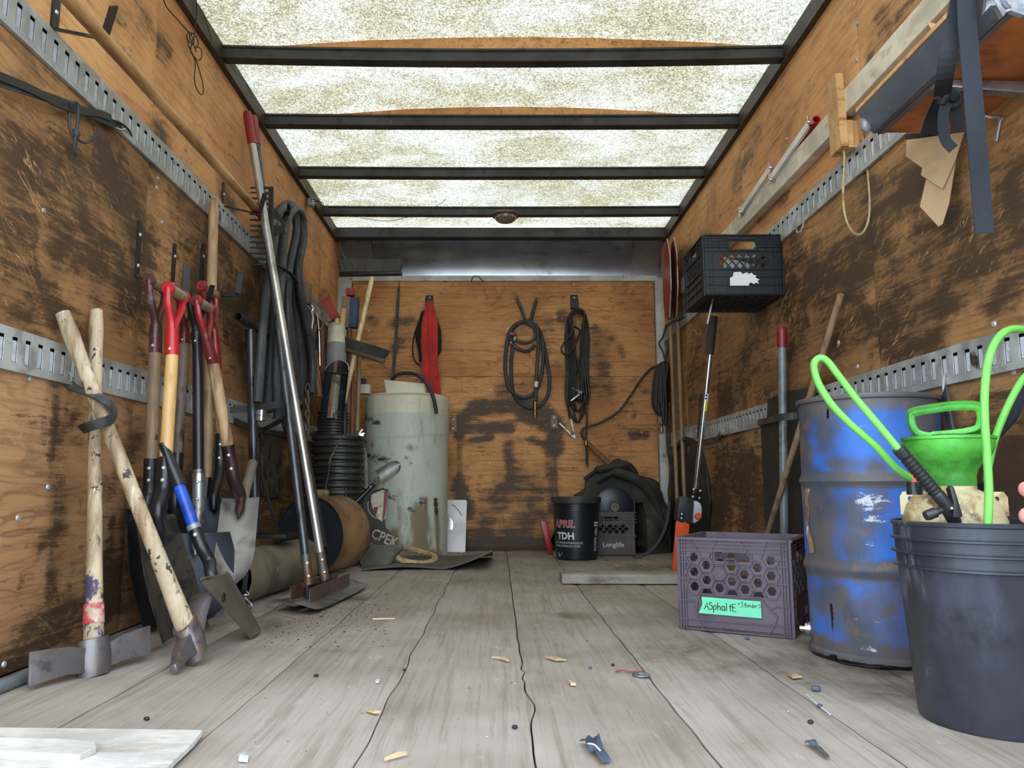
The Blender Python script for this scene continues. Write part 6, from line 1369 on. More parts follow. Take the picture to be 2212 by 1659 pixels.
# white bars with wing nuts and red tube
M['white_bar'] = mat('white_enamel_bar', srgb(218, 214, 204), .4, .1, [(srgb(160, 152, 140), 8, .6, .72)])
t = thing('clamp_bar', 'white steel bars with wing nuts on a red tube, fixed along the whitewashed plank', 'bar', (1.15, 3.0, 1.78))
X = 1.158
G().bar(Px(1748, 268, X), Px(1664, 388, X), .012, .028, (0, 0, 1)).build('white_bar', M['white_bar'], t, smooth=False); G().bar(Px(1663, 366, X), Px(1598, 462, X), .012, .028, (0, 0, 1)).build('white_bar', M['white_bar'], t, smooth=False)
g = G(); a, b = Px(1764, 258, X + .012), Px(1672, 372, X + .012); dd = (a - b).normalized(); g.lathe([(.011, .0), (.0155, 0), (.0155, .22), (.0155, (a - b).length), (.011, (a - b).length), (.0112, .0)], b, 14, dd.to_track_quat('Z', 'Y').to_matrix()); g.build('red_tube', M['red'], t)
for x, y in ((1748, 264), (1665, 388), (1664, 362), (1600, 458)):
    c = Px(x, y, X - .012); g = G().lathe([(1e-4, .008), (.006, .006), (.008, 0), (.008, -.012)], c, 10, Matrix.Rotation(-math.pi / 2, 3, 'Y'))
    for s in (-1, 1): g.prism([c + V((-.002, 0, s * .004)), c + V((-.004, .006, s * .022)), c + V((-.004, -.008, s * .024))], (-.003, 0, 0))
    g.build('wing_nut', M['chrome'], t)

# ---- shelf with taped edge, straps, cardboard
M['shelf'] = mat('orange_plywood_underside', srgb(176, 104, 54), .6, 0, [(srgb(136, 74, 38), 5, .48, .66, (1, 3, 1)), (srgb(74, 36, 22), 4, .64, .72, (6, 1, 2))], (30, .2, (1, 3, 1)))
M['ducttape'] = mat('grey_duct_tape', srgb(104, 108, 118), .38, .1, [(srgb(74, 77, 86), 6, .5, .7, (1, .4, 1)), (srgb(150, 152, 156), 16, .67, .73)])
t = thing('shelf', 'plywood shelf with a grey taped front edge, seen from below at top right', 'shelf', (1.08, 1.6, 1.349))
G().box2((.978, 1.34, 1.349), (1.205, 1.86, 1.367)).build('board', M['shelf'], t, smooth=False)
G().box2((.93, 1.34, 1.405), (1.2, 1.86, 1.415)).build('top_board', M['rawwood'], t, smooth=False)
G().hexa([V((.97, 1.34, 1.347)), V((.985, 1.34, 1.347)), V((.985, 1.862, 1.347)), V((.97, 1.862, 1.347)), V((.932, 1.34, 1.404)), V((.95, 1.34, 1.404)), V((.95, 1.862, 1.404)), V((.932, 1.862, 1.404))]).build('tape_edge', M['ducttape'], t, bevel=.004)
g = G().grid(lambda u, v: V((lerp(.985, 1.0, u), lerp(1.34, 1.862, v), 1.3465)), 2, 8); g.build('tape_underside', M['ducttape'], t)
G().ball(V((.955, 1.858, 1.372)), .016, 10, (1, .7, 1.5)).build('tape_corner', M['tape'], t)
g = G()
def tpb(u, v): return V((lerp(.925, 1.02, u) , 1.335 - .01 * math.sin(u * 9 + v * 5) , lerp(1.335, 1.42, v) + .01 * math.sin(u * 14)))
g.grid(tpb, 12, 10, (0, .01, 0)); g.build('tape_end', M['tape'], t)
sa, sb = Px(2012, 168, 1.02), Px(2213, 186, 1.19)
G().hexa([V((.985, 1.60, 1.335)), V((.985, 1.625, 1.335)), V((1.2, 1.60, 1.30)), V((1.2, 1.575, 1.30)), V((.985, 1.60, 1.349)), V((.985, 1.625, 1.349)), V((1.2, 1.60, 1.33)), V((1.2, 1.575, 1.33))]).build('support_arm', M['alu'], t, bevel=.002)
one('corner_bracket', G().strip([R(2133, 252, .06), R(2160, 252, .006), R(2158, 262, .004), R(2150, 305, .004)], .018, .004, up=(.5, 0, .5)), M['galv'], 'small steel corner bracket on the right wall under the shelf', 'bracket', smooth=False)
M['webbing'] = mat('dark_blue_grey_webbing', srgb(28, 33, 43), .75, 0, [(srgb(26, 31, 41), 5, .5, .7), (srgb(54, 60, 72), 8, .66, .74)], (120, .3))
M['webblack'] = mat('black_webbing', srgb(26, 28, 34), .75, 0, vary=.1)
w = lambda x, y, Y: P(x, y, Y)
t = thing('webbing_strap', 'wide dark webbing strap hanging straight down from the shelf at top right', 'strap', P(2127, 505, 1.56))
G().strip([w(2084, -60, 1.355), w(2090, 60, 1.36), w(2100, 180, 1.37), w(2110, 300, 1.38), w(2120, 420, 1.39), w(2127, 504, 1.395)], .037, .002, up=(0, 1, 0)).build('webbing', M['webbing'], t, smooth=False)
t = thing('tied_strap', 'black strap tied in a knot round the shelf, its short tail hanging', 'strap', P(2055, 325, 1.6))
G().strip(sm([w(2080, -40, 1.37), w(2064, 40, 1.385), w(2050, 110, 1.39), w(2040, 170, 1.42), w(2036, 205, 1.47)], 4), .032, .003, up=(.3, 1, 0)).build('webbing', M['webblack'], t, smooth=False)
G().strip(sm([w(2038, 215, 1.6), w(2020, 255, 1.66), w(2008, 290, 1.70)], 4), .04, .003, up=(.3, 1, 0)).build('webbing', M['webblack'], t, smooth=False)
g = G().tube(sm([w(2028, 206, 1.575), w(2040, 196, 1.565), w(2060, 202, 1.565), w(2072, 214, 1.57), w(2060, 226, 1.58), w(2040, 222, 1.58), w(2030, 214, 1.58)], 5), .010, 8, flat=.7); g.tube(sm([w(2036, 226, 1.57), w(2050, 206, 1.56), w(2066, 212, 1.565), w(2075, 204, 1.57)], 5), .009, 8, flat=.6); g.build('knot', M['webbing'], t)
G().strip(sm([w(2046, 222, 1.57), w(2038, 245, 1.57), w(2038, 280, 1.575), w(2044, 305, 1.58), w(2060, 322, 1.58)], 5), .022, .002, up=(.2, 1, 0)).build('tail', M['webbing'], t, smooth=False)
G().strip(sm([w(2062, 226, 1.59), w(2068, 260, 1.6), w(2070, 285, 1.61)], 4), .03, .002, up=(.2, 1, 0)).build('tail', M['webblack'], t, smooth=False)
t = thing('bungee_strap', 'dark rubber strap with hook under the far edge of the shelf', 'strap', P(2020, 292, 1.93))
G().strip(sm([R(1958, 296, .012), P(1980, 294, 1.96), P(2030, 290, 1.92), P(2085, 284, 1.9)], 5), .02, .006, up=(0, 1, .2)).build('strap', M['rubber'], t); G().tube(sm([R(1960, 294, .015), R(1950, 290, .015), R(1946, 284, .008)], 4), .0034, 8).build('hook', M['chrome'], t)
M['card'] = mat('brown_cardboard', srgb(190, 160, 122), .8, 0, [(srgb(168, 138, 102), 4, .5, .7)], vary=.05)
c0, c1 = 1.86, 1.95
t = thing('cardboard_sheet', 'folded brown cardboard sheets hanging under the shelf beside the wide strap', 'cardboard', P(2030, 487, 1.88))
w2 = lambda x, y, d: P(x, y, lerp(2.0, 1.84, (x - 1955) / 130) - d)
G().prism([w2(1958, 302, .02), w2(1985, 299, .02), w2(2083, 285, .02), w2(2064, 345, .02), w2(2036, 408, .02), w2(1989, 378, .02), w2(1992, 362, .02), w2(1957, 338, .02)], (.003, .004, 0)).build('sheet', M['card'], t, smooth=False)
G().prism([w2(2002, 380, .012), w2(2040, 400, .012), w2(2066, 340, .012), w2(2050, 440, .012), w2(2036, 484, .012), w2(2027, 489, .012), w2(1987, 446, .012)], (.003, .004, 0)).build('sheet', M['card'], t, smooth=False)
one('cardboard_scrap', G().prism([P(2001, 46, 1.52), P(2040, 56, 1.50), P(2022, 78, 1.52)], (.002, .003, 0)), M['card'], 'small torn cardboard corner sticking out above the shelf edge', 'cardboard', smooth=False)

# ================================================================== PURPLE MILK CRATE
M['purple'] = mat('grey_purple_crate_plastic', srgb(98, 84, 96), .42, 0, [(srgb(132, 120, 132), 6, .58, .74), (srgb(74, 63, 70), 9, .5, .68), (srgb(150, 140, 146), 26, .70, .75)], vary=.1)
cr0, cr1 = F(1472, 1358), F(1711, 1380); ax = (cr1 - cr0).normalized(); W = .328; H = .283; bxk = V((-ax.y, ax.x, 0))
t = thing('milk_crate', 'grey purple hexagon milk crate with a green tape label on its front', 'crate', cr0 + ax * W / 2 + bxk * W / 2)
def hexa_(cx, cy, r): return [(cx + r * math.cos(math.pi / 3 * i) * .93, cy + r * math.sin(math.pi / 3 * i)) for i in range(6)]
cols = [(.046, (.132, .177, .222)), (.0845, (.154, .199)), (.123, (.132, .177)), (.161, (.154, .199)), (.199, (.132, .177)), (.238, (.154, .199)), (.277, (.132, .177, .222))]
closed = {(.123, .177)}
def crate_face(o, ax, front):
    n = ax.cross(V((0, 0, 1))); o = V(o); hs = []; cells = []
    for x, ys_ in cols:
        for y in ys_:
            cells.append((x, y))
            if not (front and (x, y) in closed): hs.append(hexa_(x, y, .0148))
    hs += [[(.112, .213), (.216, .213), (.216, .240), (.112, .240)]]
    for x in (.0845, .161, .238): hs.append([(x - .017, .112), (x + .017, .112), (x + .01, .127), (x - .01, .127)])
    G().holes([(0, 0), (W, 0), (W, H), (0, H)], hs, o, ax, (0, 0, 1), .005).build('front_panel' if front else 'side_panel', M['purple'], t, smooth=False)
    r = G()
    def rb(x0, y0, x1, y1, w=.003, d=.008): r.bar(o + ax * x0 + V((0, 0, y0)) + n * d * .5, o + ax * x1 + V((0, 0, y1)) + n * d * .5, w, d, n)
    for x, y in cells:
        hx6 = hexa_(x, y, .0262)
        for i in range(6):
            a, b = hx6[i], hx6[(i + 1) % 6]
            if .02 < a[0] < W - .02 and .02 < b[0] < W - .02 and a[1] < .24 and b[1] < .24: rb(*a, *b)
    for z in (.004, .034, .243, .255, .267): rb(0, z, W, z)
    rb(0, .2795, W, .2795, .006, .012)
    for z in (.09, .155, .205, .225): rb(0, z, .04, z); rb(W - .04, z, W, z)
    for x in (.003, .012, .02): rb(x, 0, x, H); rb(W - x, 0, W - x, H)
    for a in ((.056, .085, .066, .112), (.066, .112, .246, .112), (.246, .112, .266, .082), (.056, .085, .04, .09), (.056, .085, .05, .06), (.05, .06, .056, .034), (.056, .034, .07, .004), (.266, .082, .29, .06), (.266, .082, .29, .088), (.29, .06, .28, .034), (.28, .034, .262, .004),
              (.105, .206, .223, .206), (.105, .206, .105, .243), (.223, .206, .223, .243), (.035, .28, .07, .226), (.12, .28, .095, .226), (.185, .28, .223, .226), (.27, .28, .25, .226)): rb(*a)
    r.build('ribs', M['purple'], t, smooth=False)
P0 = cr0; crate_face(P0, ax, True); crate_face(P0 + ax * W, bxk, False); crate_face(P0 + ax * W + bxk * W, -ax, False); crate_face(P0 + bxk * W, -bxk, False)
G().hexa([P0 + V((0, 0, .006)), P0 + ax * W + V((0, 0, .006)), P0 + ax * W + bxk * W + V((0, 0, .006)), P0 + bxk * W + V((0, 0, .006)), P0 + V((0, 0, .012)), P0 + ax * W + V((0, 0, .012)), P0 + ax * W + bxk * W + V((0, 0, .012)), P0 + bxk * W + V((0, 0, .012))]).build('bottom', M['purple'], t, smooth=False)
nf = ax.cross(V((0, 0, 1))); fp = lambda x, z, d=.0095: P0 + ax * x + V((0, 0, z)) + nf * d
M['grtape'] = mat('mint_green_tape', srgb(118, 222, 172), .6, 0, [(srgb(96, 200, 152), 9, .55, .7), (srgb(160, 236, 198), 18, .66, .73)], vary=.06)
G().prism([fp(.069, .103), fp(.245, .1015), fp(.246, .0525), fp(.058, .0535), (fp(.071, .0805))], nf * -.0015).build('tape_label', M['grtape'], t, smooth=False)
ST_ = {'A': [[(0, 0), (.35, 1), (.6, 0)], [(.1, .4), (.55, .42)]], 's': [[(.5, .95), (.2, 1), (.1, .78), (.5, .5), (.45, .12), (.02, .05)]], 'p': [[(.1, .6), (.08, -.4)], [(.1, .5), (.35, .65), (.5, .4), (.35, .08), (.1, .12)]], 'h': [[(.08, 1.05), (.08, 0)], [(.08, .4), (.3, .6), (.45, .45), (.45, 0)]], 'a': [[(.48, .5), (.2, .62), (.04, .3), (.2, .02), (.46, .2), (.48, .55), (.5, 0)]], 'l': [[(.15, 1.1), (.12, 0)]], 't': [[(.22, .95), (.2, 0)], [(0, .62), (.45, .66)]], 'E': [[(.5, .98), (.05, 1), (.05, 0), (.55, .02)], [(.05, .52), (.42, .54)]],
       '+': [[(0, .5), (.5, .5)], [(.25, .78), (.25, .2)]], '3': [[(0, .95), (.5, 1), (.2, .6), (.5, .35), (.3, .0), (0, .1)]], 'B': [[(.05, 1), (.05, 0), (.4, .05), (.5, .3), (.05, .5), (.42, .7), (.3, 1), (.05, 1)]], 'i': [[(.15, .6), (.15, 0)], [(.15, .85), (.16, .9)]], 'n': [[(.05, .6), (.05, 0)], [(.05, .4), (.3, .6), (.42, .4), (.42, 0)]], 'd': [[(.45, .4), (.2, .55), (.05, .25), (.25, 0), (.48, .2), (.5, 1.05), (.52, 0)]], 'e': [[(.05, .3), (.45, .35), (.3, .6), (.06, .35), (.15, .02), (.48, .1)]], 'r': [[(.08, .6), (.08, 0)], [(.08, .4), (.25, .6), (.42, .55)]]}
def scrawl(g, s, x, z, size, th, adv=.74):
    for c in s:
        if c in ST_:
            for st in ST_[c]:
                pts = sm([fp(x + p[0] * size, z + p[1] * size, .0104) for p in st], 4) if len(st) > 2 and c not in 'AE+t' else [fp(x + p[0] * size, z + p[1] * size, .0104) for p in st]
                g.strip(pts, th, .0008, up=nf)
        x += size * (adv * (.75 if c in 'lt' else .5 if c == 'i' else 1))
g = G(); scrawl(g, 'AsphaltE', .077, .0665, .0215, .0022, .60); scrawl(g, '+', .1775, .083, .013, .0012); scrawl(g, '3', .1865, .0815, .0145, .0012); scrawl(g, 'Binders', .1985, .082, .0115, .0011, .62); g.build('lettering', mat('black_marker', srgb(22, 22, 26), .6, vary=0), t, smooth=False)

# ================================================================== BLUE DRUM
def make_drum():
    q = N('blue_drum_paint'); tc = q.coord((1, 1, 1), False)
    c = q.mix(q.ramp(q.noise(tc, 5, 5), .35, .7), srgb(44, 108, 200), srgb(34, 84, 160))
    at = q.attr('dirt'); br = q.noise(q.coord((4, 4, 3), False), 2.2, 9, .74, .5)
    k = q.ramp(q.math('ADD', at, q.math('MULTIPLY', q.math('SUBTRACT', br, .5), 1.9)), .2, .95, 0, .96)
    gm = q.mix(q.ramp(q.noise(tc, 7, 6), .4, .65), srgb(92, 84, 78), srgb(66, 70, 78)); gm = q.mix(q.ramp(q.noise(tc, 16, 6), .56, .7), gm, srgb(120, 88, 62))
    c = q.mix(k, c, gm)
    c = q.mix(q.ramp(q.noise(q.coord((9, 9, 9), False), 1.8, 6, .7), .63, .69, 0, .8), c, srgb(108, 72, 52))
    wh = q.ramp(q.math('ADD', q.attr('white'), q.math('MULTIPLY', q.math('SUBTRACT', q.noise(q.coord((14, 14, 30), False), 1.6, 9, .75, .5), .5), 3.0)), .65, .85, 0, .85)
    c = q.mix(wh, c, srgb(206, 212, 220))
    tr = q.ramp(q.math('ADD', q.attr('tar'), q.math('MULTIPLY', q.math('SUBTRACT', q.noise(q.coord((9, 9, 4), False), 2.0, 8), .5), 1.0)), .45, .6); c = q.mix(tr, c, srgb(14, 13, 14))
    q.bsdf(c, q.ramp(tr, 0, 1, .5, .2), 0, q.bump(q.noise(tc, 30, 5), .12, .003), .45)
    return q.m
M['drum'] = make_drum()
DX, DY, DR, DH = 1.02, 2.09, .178, .678
t = thing('blue_drum', 'scraped blue steel drum with rust brown bands and a black tar run', 'drum', (DX, DY, 0))
dp = [(DR * .97, .0), (DR * 1.01, .004), (DR * 1.01, .018), (DR * .975, .024), (DR * .985, .04)]
for i in range(60):
    z = .04 + (DH - .055 - .04) * i / 59; r = DR * (.985 + .003 * MN.noise(V((0, 0, z * 9))))
    for zr in (.232, .458): r += .0085 * math.exp(-((z - zr) / .010) ** 2)
    dp.append((r, z))
dp += [(DR * .985, DH - .012), (DR * 1.02, DH - .01), (DR * 1.03, DH - .004), (DR * 1.02, DH + .002), (DR * .985, DH + .002), (DR * .97, DH - .006), (DR * .965, DH - .05), (1e-4, DH - .05)]
def dd_(u, v):
    r, z = dp[int(round(v * (len(dp) - 1)))]; a = 2 * math.pi * u
    r += .0035 * MN.noise(V((math.cos(a) * 2, math.sin(a) * 2, z * 5))) * (1 if .05 < z < .6 else 0)
    return V((DX + r * math.cos(a), DY + r * math.sin(a), z))
g = G().grid(dd_, 90, len(dp) - 1); o = g.build('shell', M['drum'], t, weld=True, ang=40)
def onD(px, py, R0=DR, cx=DX, cy=DY):
    u, dy, dz = ray(px, py); A = u * u + dy * dy; Bq = -2 * (u * cx + dy * cy); Cq = cx * cx + cy * cy - R0 * R0; k = (-Bq - math.sqrt(max(0, Bq * Bq - 4 * A * Cq))) / (2 * A); return V((u * k, dy * k, CAMZ + dz * k))
set_dirt(o, [([onD(1730, 880), onD(1735, 1000)], .06, .8), ([onD(1775, 880), onD(1780, 960)], .05, .45), ([V((DX + DR * math.cos(a), DY + DR * math.sin(a), .458)) for a in np.linspace(-3.4, -.6, 24)], .022, 1.6), ([V((DX + DR * math.cos(a), DY + DR * math.sin(a), .232)) for a in np.linspace(-3.4, -.6, 24)], .028, 1.5), ([V((DX + DR * math.cos(a), DY + DR * math.sin(a), DH)) for a in np.linspace(-3.4, -.6, 24)], .022, 1.7),
             ([onD(1760, 1060), onD(1780, 1220)], .07, .8), ([onD(1850, 1100), onD(1840, 1230)], .07, .55), ([onD(1740, 1280), onD(1750, 1400)], .06, 1.1), ([onD(1800, 1290), onD(1860, 1400)], .09, .65), ([onD(1930, 1280), onD(1940, 1400)], .07, .5), ([V((DX + DR * math.cos(a), DY + DR * math.sin(a), .02)) for a in np.linspace(-3.4, -.6, 24)], .05, 1.2), ([V((DX + DR * math.cos(a), DY + DR * math.sin(a), .14)) for a in np.linspace(-3.4, -.6, 24)], .1, .4), ([onD(1990, 880), onD(1995, 1100)], .035, 1.5), ([onD(2010, 880), onD(2012, 1000)], .05, 1.5), ([onD(1900, 1060), onD(1880, 1150)], .05, .5), ([onD(1800, 1000), onD(1900, 1010)], .03, .6)], .30)
n = len(o.data.vertices); co = np.zeros(n * 3); o.data.vertices.foreach_get('co', co); co = co.reshape(-1, 3) + np.array(o['_w'])
for nm, mk in (('white', [([onD(1870, 1085), onD(1910, 1090)], .045, .8), ([onD(1870, 1125), onD(1900, 1120)], .03, .7), ([onD(1875, 1160), onD(1880, 1170)], .02, .8), ([onD(1868, 920)], .02, .5), ([onD(1850, 1330), onD(1930, 1340)], .05, .3), ([onD(1860, 1400), onD(1900, 1412)], .02, .6)]), ('tar', [([onD(1792, 1308), onD(1798, 1330)], .014, .9), ([onD(1797, 1325), onD(1801, 1400), onD(1806, 1425)], .011, 1.0), ([onD(1786, 870), onD(1788, 905)], .008, .9), ([V((DX + DR * math.cos(a), DY + DR * math.sin(a), .0)) for a in np.linspace(-3.2, -1.0, 20)], .016, 1.0)])):
    at = o.data.attributes.new(nm, 'FLOAT', 'POINT'); at.data.foreach_set('value', dirt_at(co, mk).astype(np.float32))
g = G()
ly = [(1029, 1731, 1749), (1050, 1730, 1750), (1066, 1732, 1747), (1082, 1733, 1746), (1100, 1735, 1750), (1130, 1736, 1746), (1150, 1738, 1750), (1168, 1738, 1756), (1186, 1739, 1759), (1195, 1740, 1758)]
for (y0, a0, b0_), (y1_, a1, b1_) in zip(ly[:-1], ly[1:]):
    f = lambda x, y: onD(x, y, DR * .985 + .0012); g.add([f(a0, y0), f((a0 + b0_) / 2, y0), f(b0_, y0), f(b1_, y1_), f((a1 + b1_) / 2, y1_), f(a1, y1_)], [(0, 1, 4, 5), (1, 2, 3, 4)])
g.build('torn_label', mat('torn_brown_label', srgb(146, 112, 74), .7, 0, [(srgb(212, 206, 196), 16, .56, .62), (srgb(44, 72, 130), 12, .62, .68), (srgb(84, 58, 38), 10, .55, .66)]), t, smooth=False, norm=False)
bc = onD(1746, 1358) ; dirb = (bc - V((DX, DY, bc.z))).normalized()
G().lathe([(1e-4, .022), (.008, .022), (.008, .008), (.017, .008), (.017, .001), (.02, 0), (.02, -.006)], bc, 12, dirb.to_track_quat('Z', 'Y').to_matrix()).build('bung', M['chrome'], t)
t = thing('drum_strap', 'grey rubber strap hooked to the lower right rail behind the blue drum', 'strap', R(2050, 960, .03))
G().strip(sm([R(2040, 845, .02), R(2044, 862, .03), R(2049, 900, .03), R(2060, 960, .03), R(2066, 1010, .03)], 4), .03, .006, up=(1, 0, 0)).build('strap', M['rubber'], t); G().tube(sm([R(2040, 850, .02), R(2038, 830, .02), R(2041, 812, .012), R(2046, 806, .006)], 4), .004, 8).build('hook', M['galv'], t)
one('tar_seam', G().tube([F(1752, 1395, .002), F(1790, 1420, .002), F(1830, 1434, .002), F(1880, 1441, .002), F(1950, 1445, .002)], [.004, .007, .006, .005, .004], 8, flat=.5), mat('wet_tar', srgb(14, 13, 14), .2, vary=0), 'thin line of black tar on the floor round the foot of the blue drum', 'tar', kind='stuff')

# ================================================================== BLACK BUCKET AND SPRAYER
M['pail'] = mat('scuffed_sheen_pail', srgb(48, 50, 60), .34, 0, [(srgb(70, 74, 88), 4, .5, .72, (1, 1, .5)), (srgb(112, 118, 132), 12, .6, .72, (1, 1, .3)), (srgb(30, 31, 36), 6, .5, .7), (srgb(66, 50, 44), 14, .69, .74)], vary=.1, spec=.5)  # bluish streaks paint highlights onto the plastic, beside real scuffs
UX, UY = .955, 1.522
t = thing('pail', 'large scuffed black plastic pail in the right foreground', 'bucket', (UX, UY, 0))
pr = [(1e-4, .002), (.126, .002), (.132, 0), (.1345, .006), (.152, .284), (.1525, .285), (.1615, .287), (.1615, .290), (.1535, .293), (.154, .312), (.163, .314), (.163, .317), (.1545, .320), (.155, .338), (.163, .340), (.163, .343), (.156, .346), (.1565, .366), (.160, .368), (.161, .373), (.158, .376), (.152, .374), (.1505, .30), (.132, .014), (1e-4, .014)]
G().lathe(pr, (UX, UY, 0), 72).build('body', M['pail'], t, ang=30)
M['lime'] = mat('lime_green_plastic', srgb(84, 178, 66), .42, 0, [(srgb(60, 132, 50), 10, .44, .62), (srgb(46, 78, 38), 13, .52, .68)], vary=.08)
M['limehose'] = mat('lime_green_hose', srgb(112, 194, 82), .45, 0, [(srgb(96, 172, 70), 6, .5, .7), (srgb(60, 80, 50), 22, .69, .72)], vary=.06)
M['cream'] = mat('stained_cream_tank', srgb(200, 186, 148), .4, 0, [(srgb(150, 120, 70), 11, .4, .58), (srgb(84, 64, 40), 15, .52, .66), (srgb(56, 46, 36), 18, .7, .74)], vary=.08)
M['blkplastic'] = mat('black_grip_plastic', srgb(34, 35, 38), .35, 0, [(srgb(62, 62, 64), 9, .6, .74)], vary=.08)
PXs, PYs = .906, 1.53
t = thing('pump_sprayer', 'pump sprayer with lime green funnel top and stained cream tank standing in the black pail', 'sprayer', (PXs, PYs, .014))
G().lathe([(1e-4, .014), (.066, .016), (.07, .03), (.091, .30), (.094, .345), (.092, .375), (.083, .405), (.07, .424), (.05, .434), (.044, .437), (.044, .447), (1e-4, .447)], (PXs, PYs, 0), 48).build('tank', M['cream'], t)
G().lathe([(.0432, .442), (.0445, .444), (.0445, .462), (.048, .475), (.058, .489), (.073, .503), (.08, .517), (.082, .533), (.0845, .535), (.0845, .540), (.08, .541), (.072, .525), (.055, .512), (.03, .508), (1e-4, .508)], (PXs, PYs, 0), 48).build('funnel', M['lime'], t)
cen = V((PXs, PYs, 0)); face = V((-PXs, -PYs, 0)).normalized(); sd = V((0, 0, 1)).cross(face).normalized(); sd = -sd if sd.x < 0 else sd
hx2 = lambda a, z, d=0: cen + sd * a + face * d + V((0, 0, z))
hp = [hx2(-.03, .545, -.005), hx2(-.052, .552, -.004), hx2(-.061, .566), hx2(-.063, .585, .002), hx2(-.055, .594, .003), hx2(0, .602, .004), hx2(.045, .602, .003), hx2(.06, .594, .002), hx2(.062, .575), hx2(.054, .556, -.003), hx2(.03, .549, -.005), hx2(0, .546, -.005)]
G().sweep(sm(hp, 5, True), [(-.014, -.0055), (.014, -.0055), (.016, 0), (.014, .0055), (-.014, .0055), (-.016, 0)], up=(0, 0, 1), closed=True).build('handle', M['lime'], t, ang=50)
G().lathe([(.012, .50), (.014, .53), (.03, .546)], (PXs, PYs, 0), 16).build('plunger', M['lime'], t)
for s, nm in ((-1, 'ear'), (1, 'ear')):
    e = hx2(s * .074, .416, .0)
    G().holes([(-.018, -.03), (.014, -.03), (.016, .008), (.008, .016), (-.012, .016), (-.018, .006)] if s < 0 else [(-.014, -.03), (.018, -.03), (.018, .006), (.012, .016), (-.008, .016), (-.016, .008)], [[(.004 * math.cos(a), .002 + .005 * math.sin(a)) for a in [i * math.pi / 4 for i in range(8)]]], e + face * .012, sd, (0, 0, 1), .008).build(nm, M['cream'], t, smooth=False, bevel=.0)
nl, nr = P(1973, 1046, 1.49), P(2118, 1055, 1.56)
for c, cap in ((P(1975, 1055, 1.47), True), (P(2130, 1056, 1.55), False)):
    g = G()
    for i in range(12): a = i * math.pi / 6; g.box(c + V((.0125 * math.cos(a), .0125 * math.sin(a), 0)), (.003, .003, .024), Matrix.Rotation(a, 3, 'Z'))
    g.lathe([(1e-4, .012), (.012, .012), (.013, -.012), (1e-4, -.012)], c, 16); g.build('hose_nut', M['blkplastic'], t)
    if cap: G().tube([c + V((0, 0, .01)), c + V((-.004, 0, .03))], [.009, .007], 12).build('red_nut', M['orange'], t)
h1 = [P(1968, 1034, 1.47), P(1935, 1010, 1.455), P(1890, 962, 1.45), P(1836, 915, 1.45), P(1796, 873, 1.45), P(1770, 832, 1.45), P(1759, 800, 1.45), P(1760, 782, 1.45), P(1772, 773, 1.45), P(1788, 781, 1.445), P(1812, 812, 1.44), P(1850, 862, 1.43), P(1895, 915, 1.42), P(1944, 974, 1.411)]
G().tube(sm(h1, 6), .0068, 12).build('hose', M['limehose'], t)
h2 = [P(2134, 1126, 1.40), P(2136, 1060, 1.40), P(2132, 980, 1.40), P(2127, 900, 1.40), P(2128, 830, 1.40), P(2138, 768, 1.40), P(2158, 728, 1.41), P(2186, 711, 1.42), P(2222, 716, 1.44), P(2248, 740, 1.47), P(2250, 775, 1.5), P(2228, 800, 1.52), P(2205, 826, 1.53), P(2176, 880, 1.54), P(2150, 945, 1.55), P(2137, 1000, 1.55), P(2130, 1040, 1.55)]
G().tube([P(2134, 1180, 1.40)] + sm(h2, 6), .0072, 12).build('hose', M['limehose'], t)
wa, wb_ = P(1940, 968, 1.41), P(2052, 1100, 1.425); d = (wb_ - wa); L_ = d.length; dn = d.normalized(); Mw = dn.to_track_quat('Z', 'Y').to_matrix()
pr = [(1e-4, 0), (.0118, 0), (.0122, .004), (.0122, .018), (.0105, .02)]; z = .024
while z < L_ * .72: pr += [(.0098, z), (.0122, z + .002), (.0122, z + .0055), (.0098, z + .0075)]; z += .0085
pr += [(.011, L_ * .74), (.012, L_ * .76), (.012, L_ * .98), (.009, L_)]
tw = thing('spray_wand', 'black ribbed spray wand handle resting across the cream sprayer tank', 'spray wand', wb_)
G().lathe(pr, wa, 20, Mw).build('ribbed_grip', M['blkplastic'], tw, ang=40)
Yw = 1.412
G().prism([P(2052, 1056, Yw), P(2056, 1048, Yw), P(2061, 1052, Yw), P(2070, 1080, Yw), P(2080, 1112, Yw), P(2078, 1118, Yw), P(2060, 1118, Yw), P(2060, 1085, Yw)], (0, .014, 0)).build('trigger', M['blkplastic'], tw, bevel=.002)
G().tube([P(2034, 1102, Yw), P(2012, 1109, Yw)], [.006, .0075], 12).build('valve', M['blkplastic'], tw); g = G().lathe([(1e-4, .012), (.0085, .012), (.0095, .008), (.0095, -.008), (1e-4, -.008)], P(2012, 1110, Yw), 14, (P(2012, 1110, Yw) - P(2034, 1102, Yw)).normalized().to_track_quat('Z', 'Y').to_matrix()); g.build('knob', M['blkplastic'], tw)
G().tube([wb_ - dn * .02, P(2062, 1126, 1.44), P(2068, 1160, 1.45)], [.012, .012, .008], 12).build('valve_body', M['blkplastic'], tw)
rivet(P(2057, 1098, Yw - .002), (0, -1, 0), tw, .0025)
t = thing('wall_strap', 'wide dark strap hanging off the lower right rail behind the green hose', 'strap', R(2160, 950, .03))
G().strip(sm([R(2230, 800, .02), R(2205, 842, .03), R(2190, 890, .045), R(2170, 925, .05), R(2150, 950, .045)], 5), .035, .005, up=(1, 0, 0), scale=[1] * 11 + [.9, .8, .7, .6, .5, .45, .4, .35, .3, .3]).build('strap', M['webbing'], t)

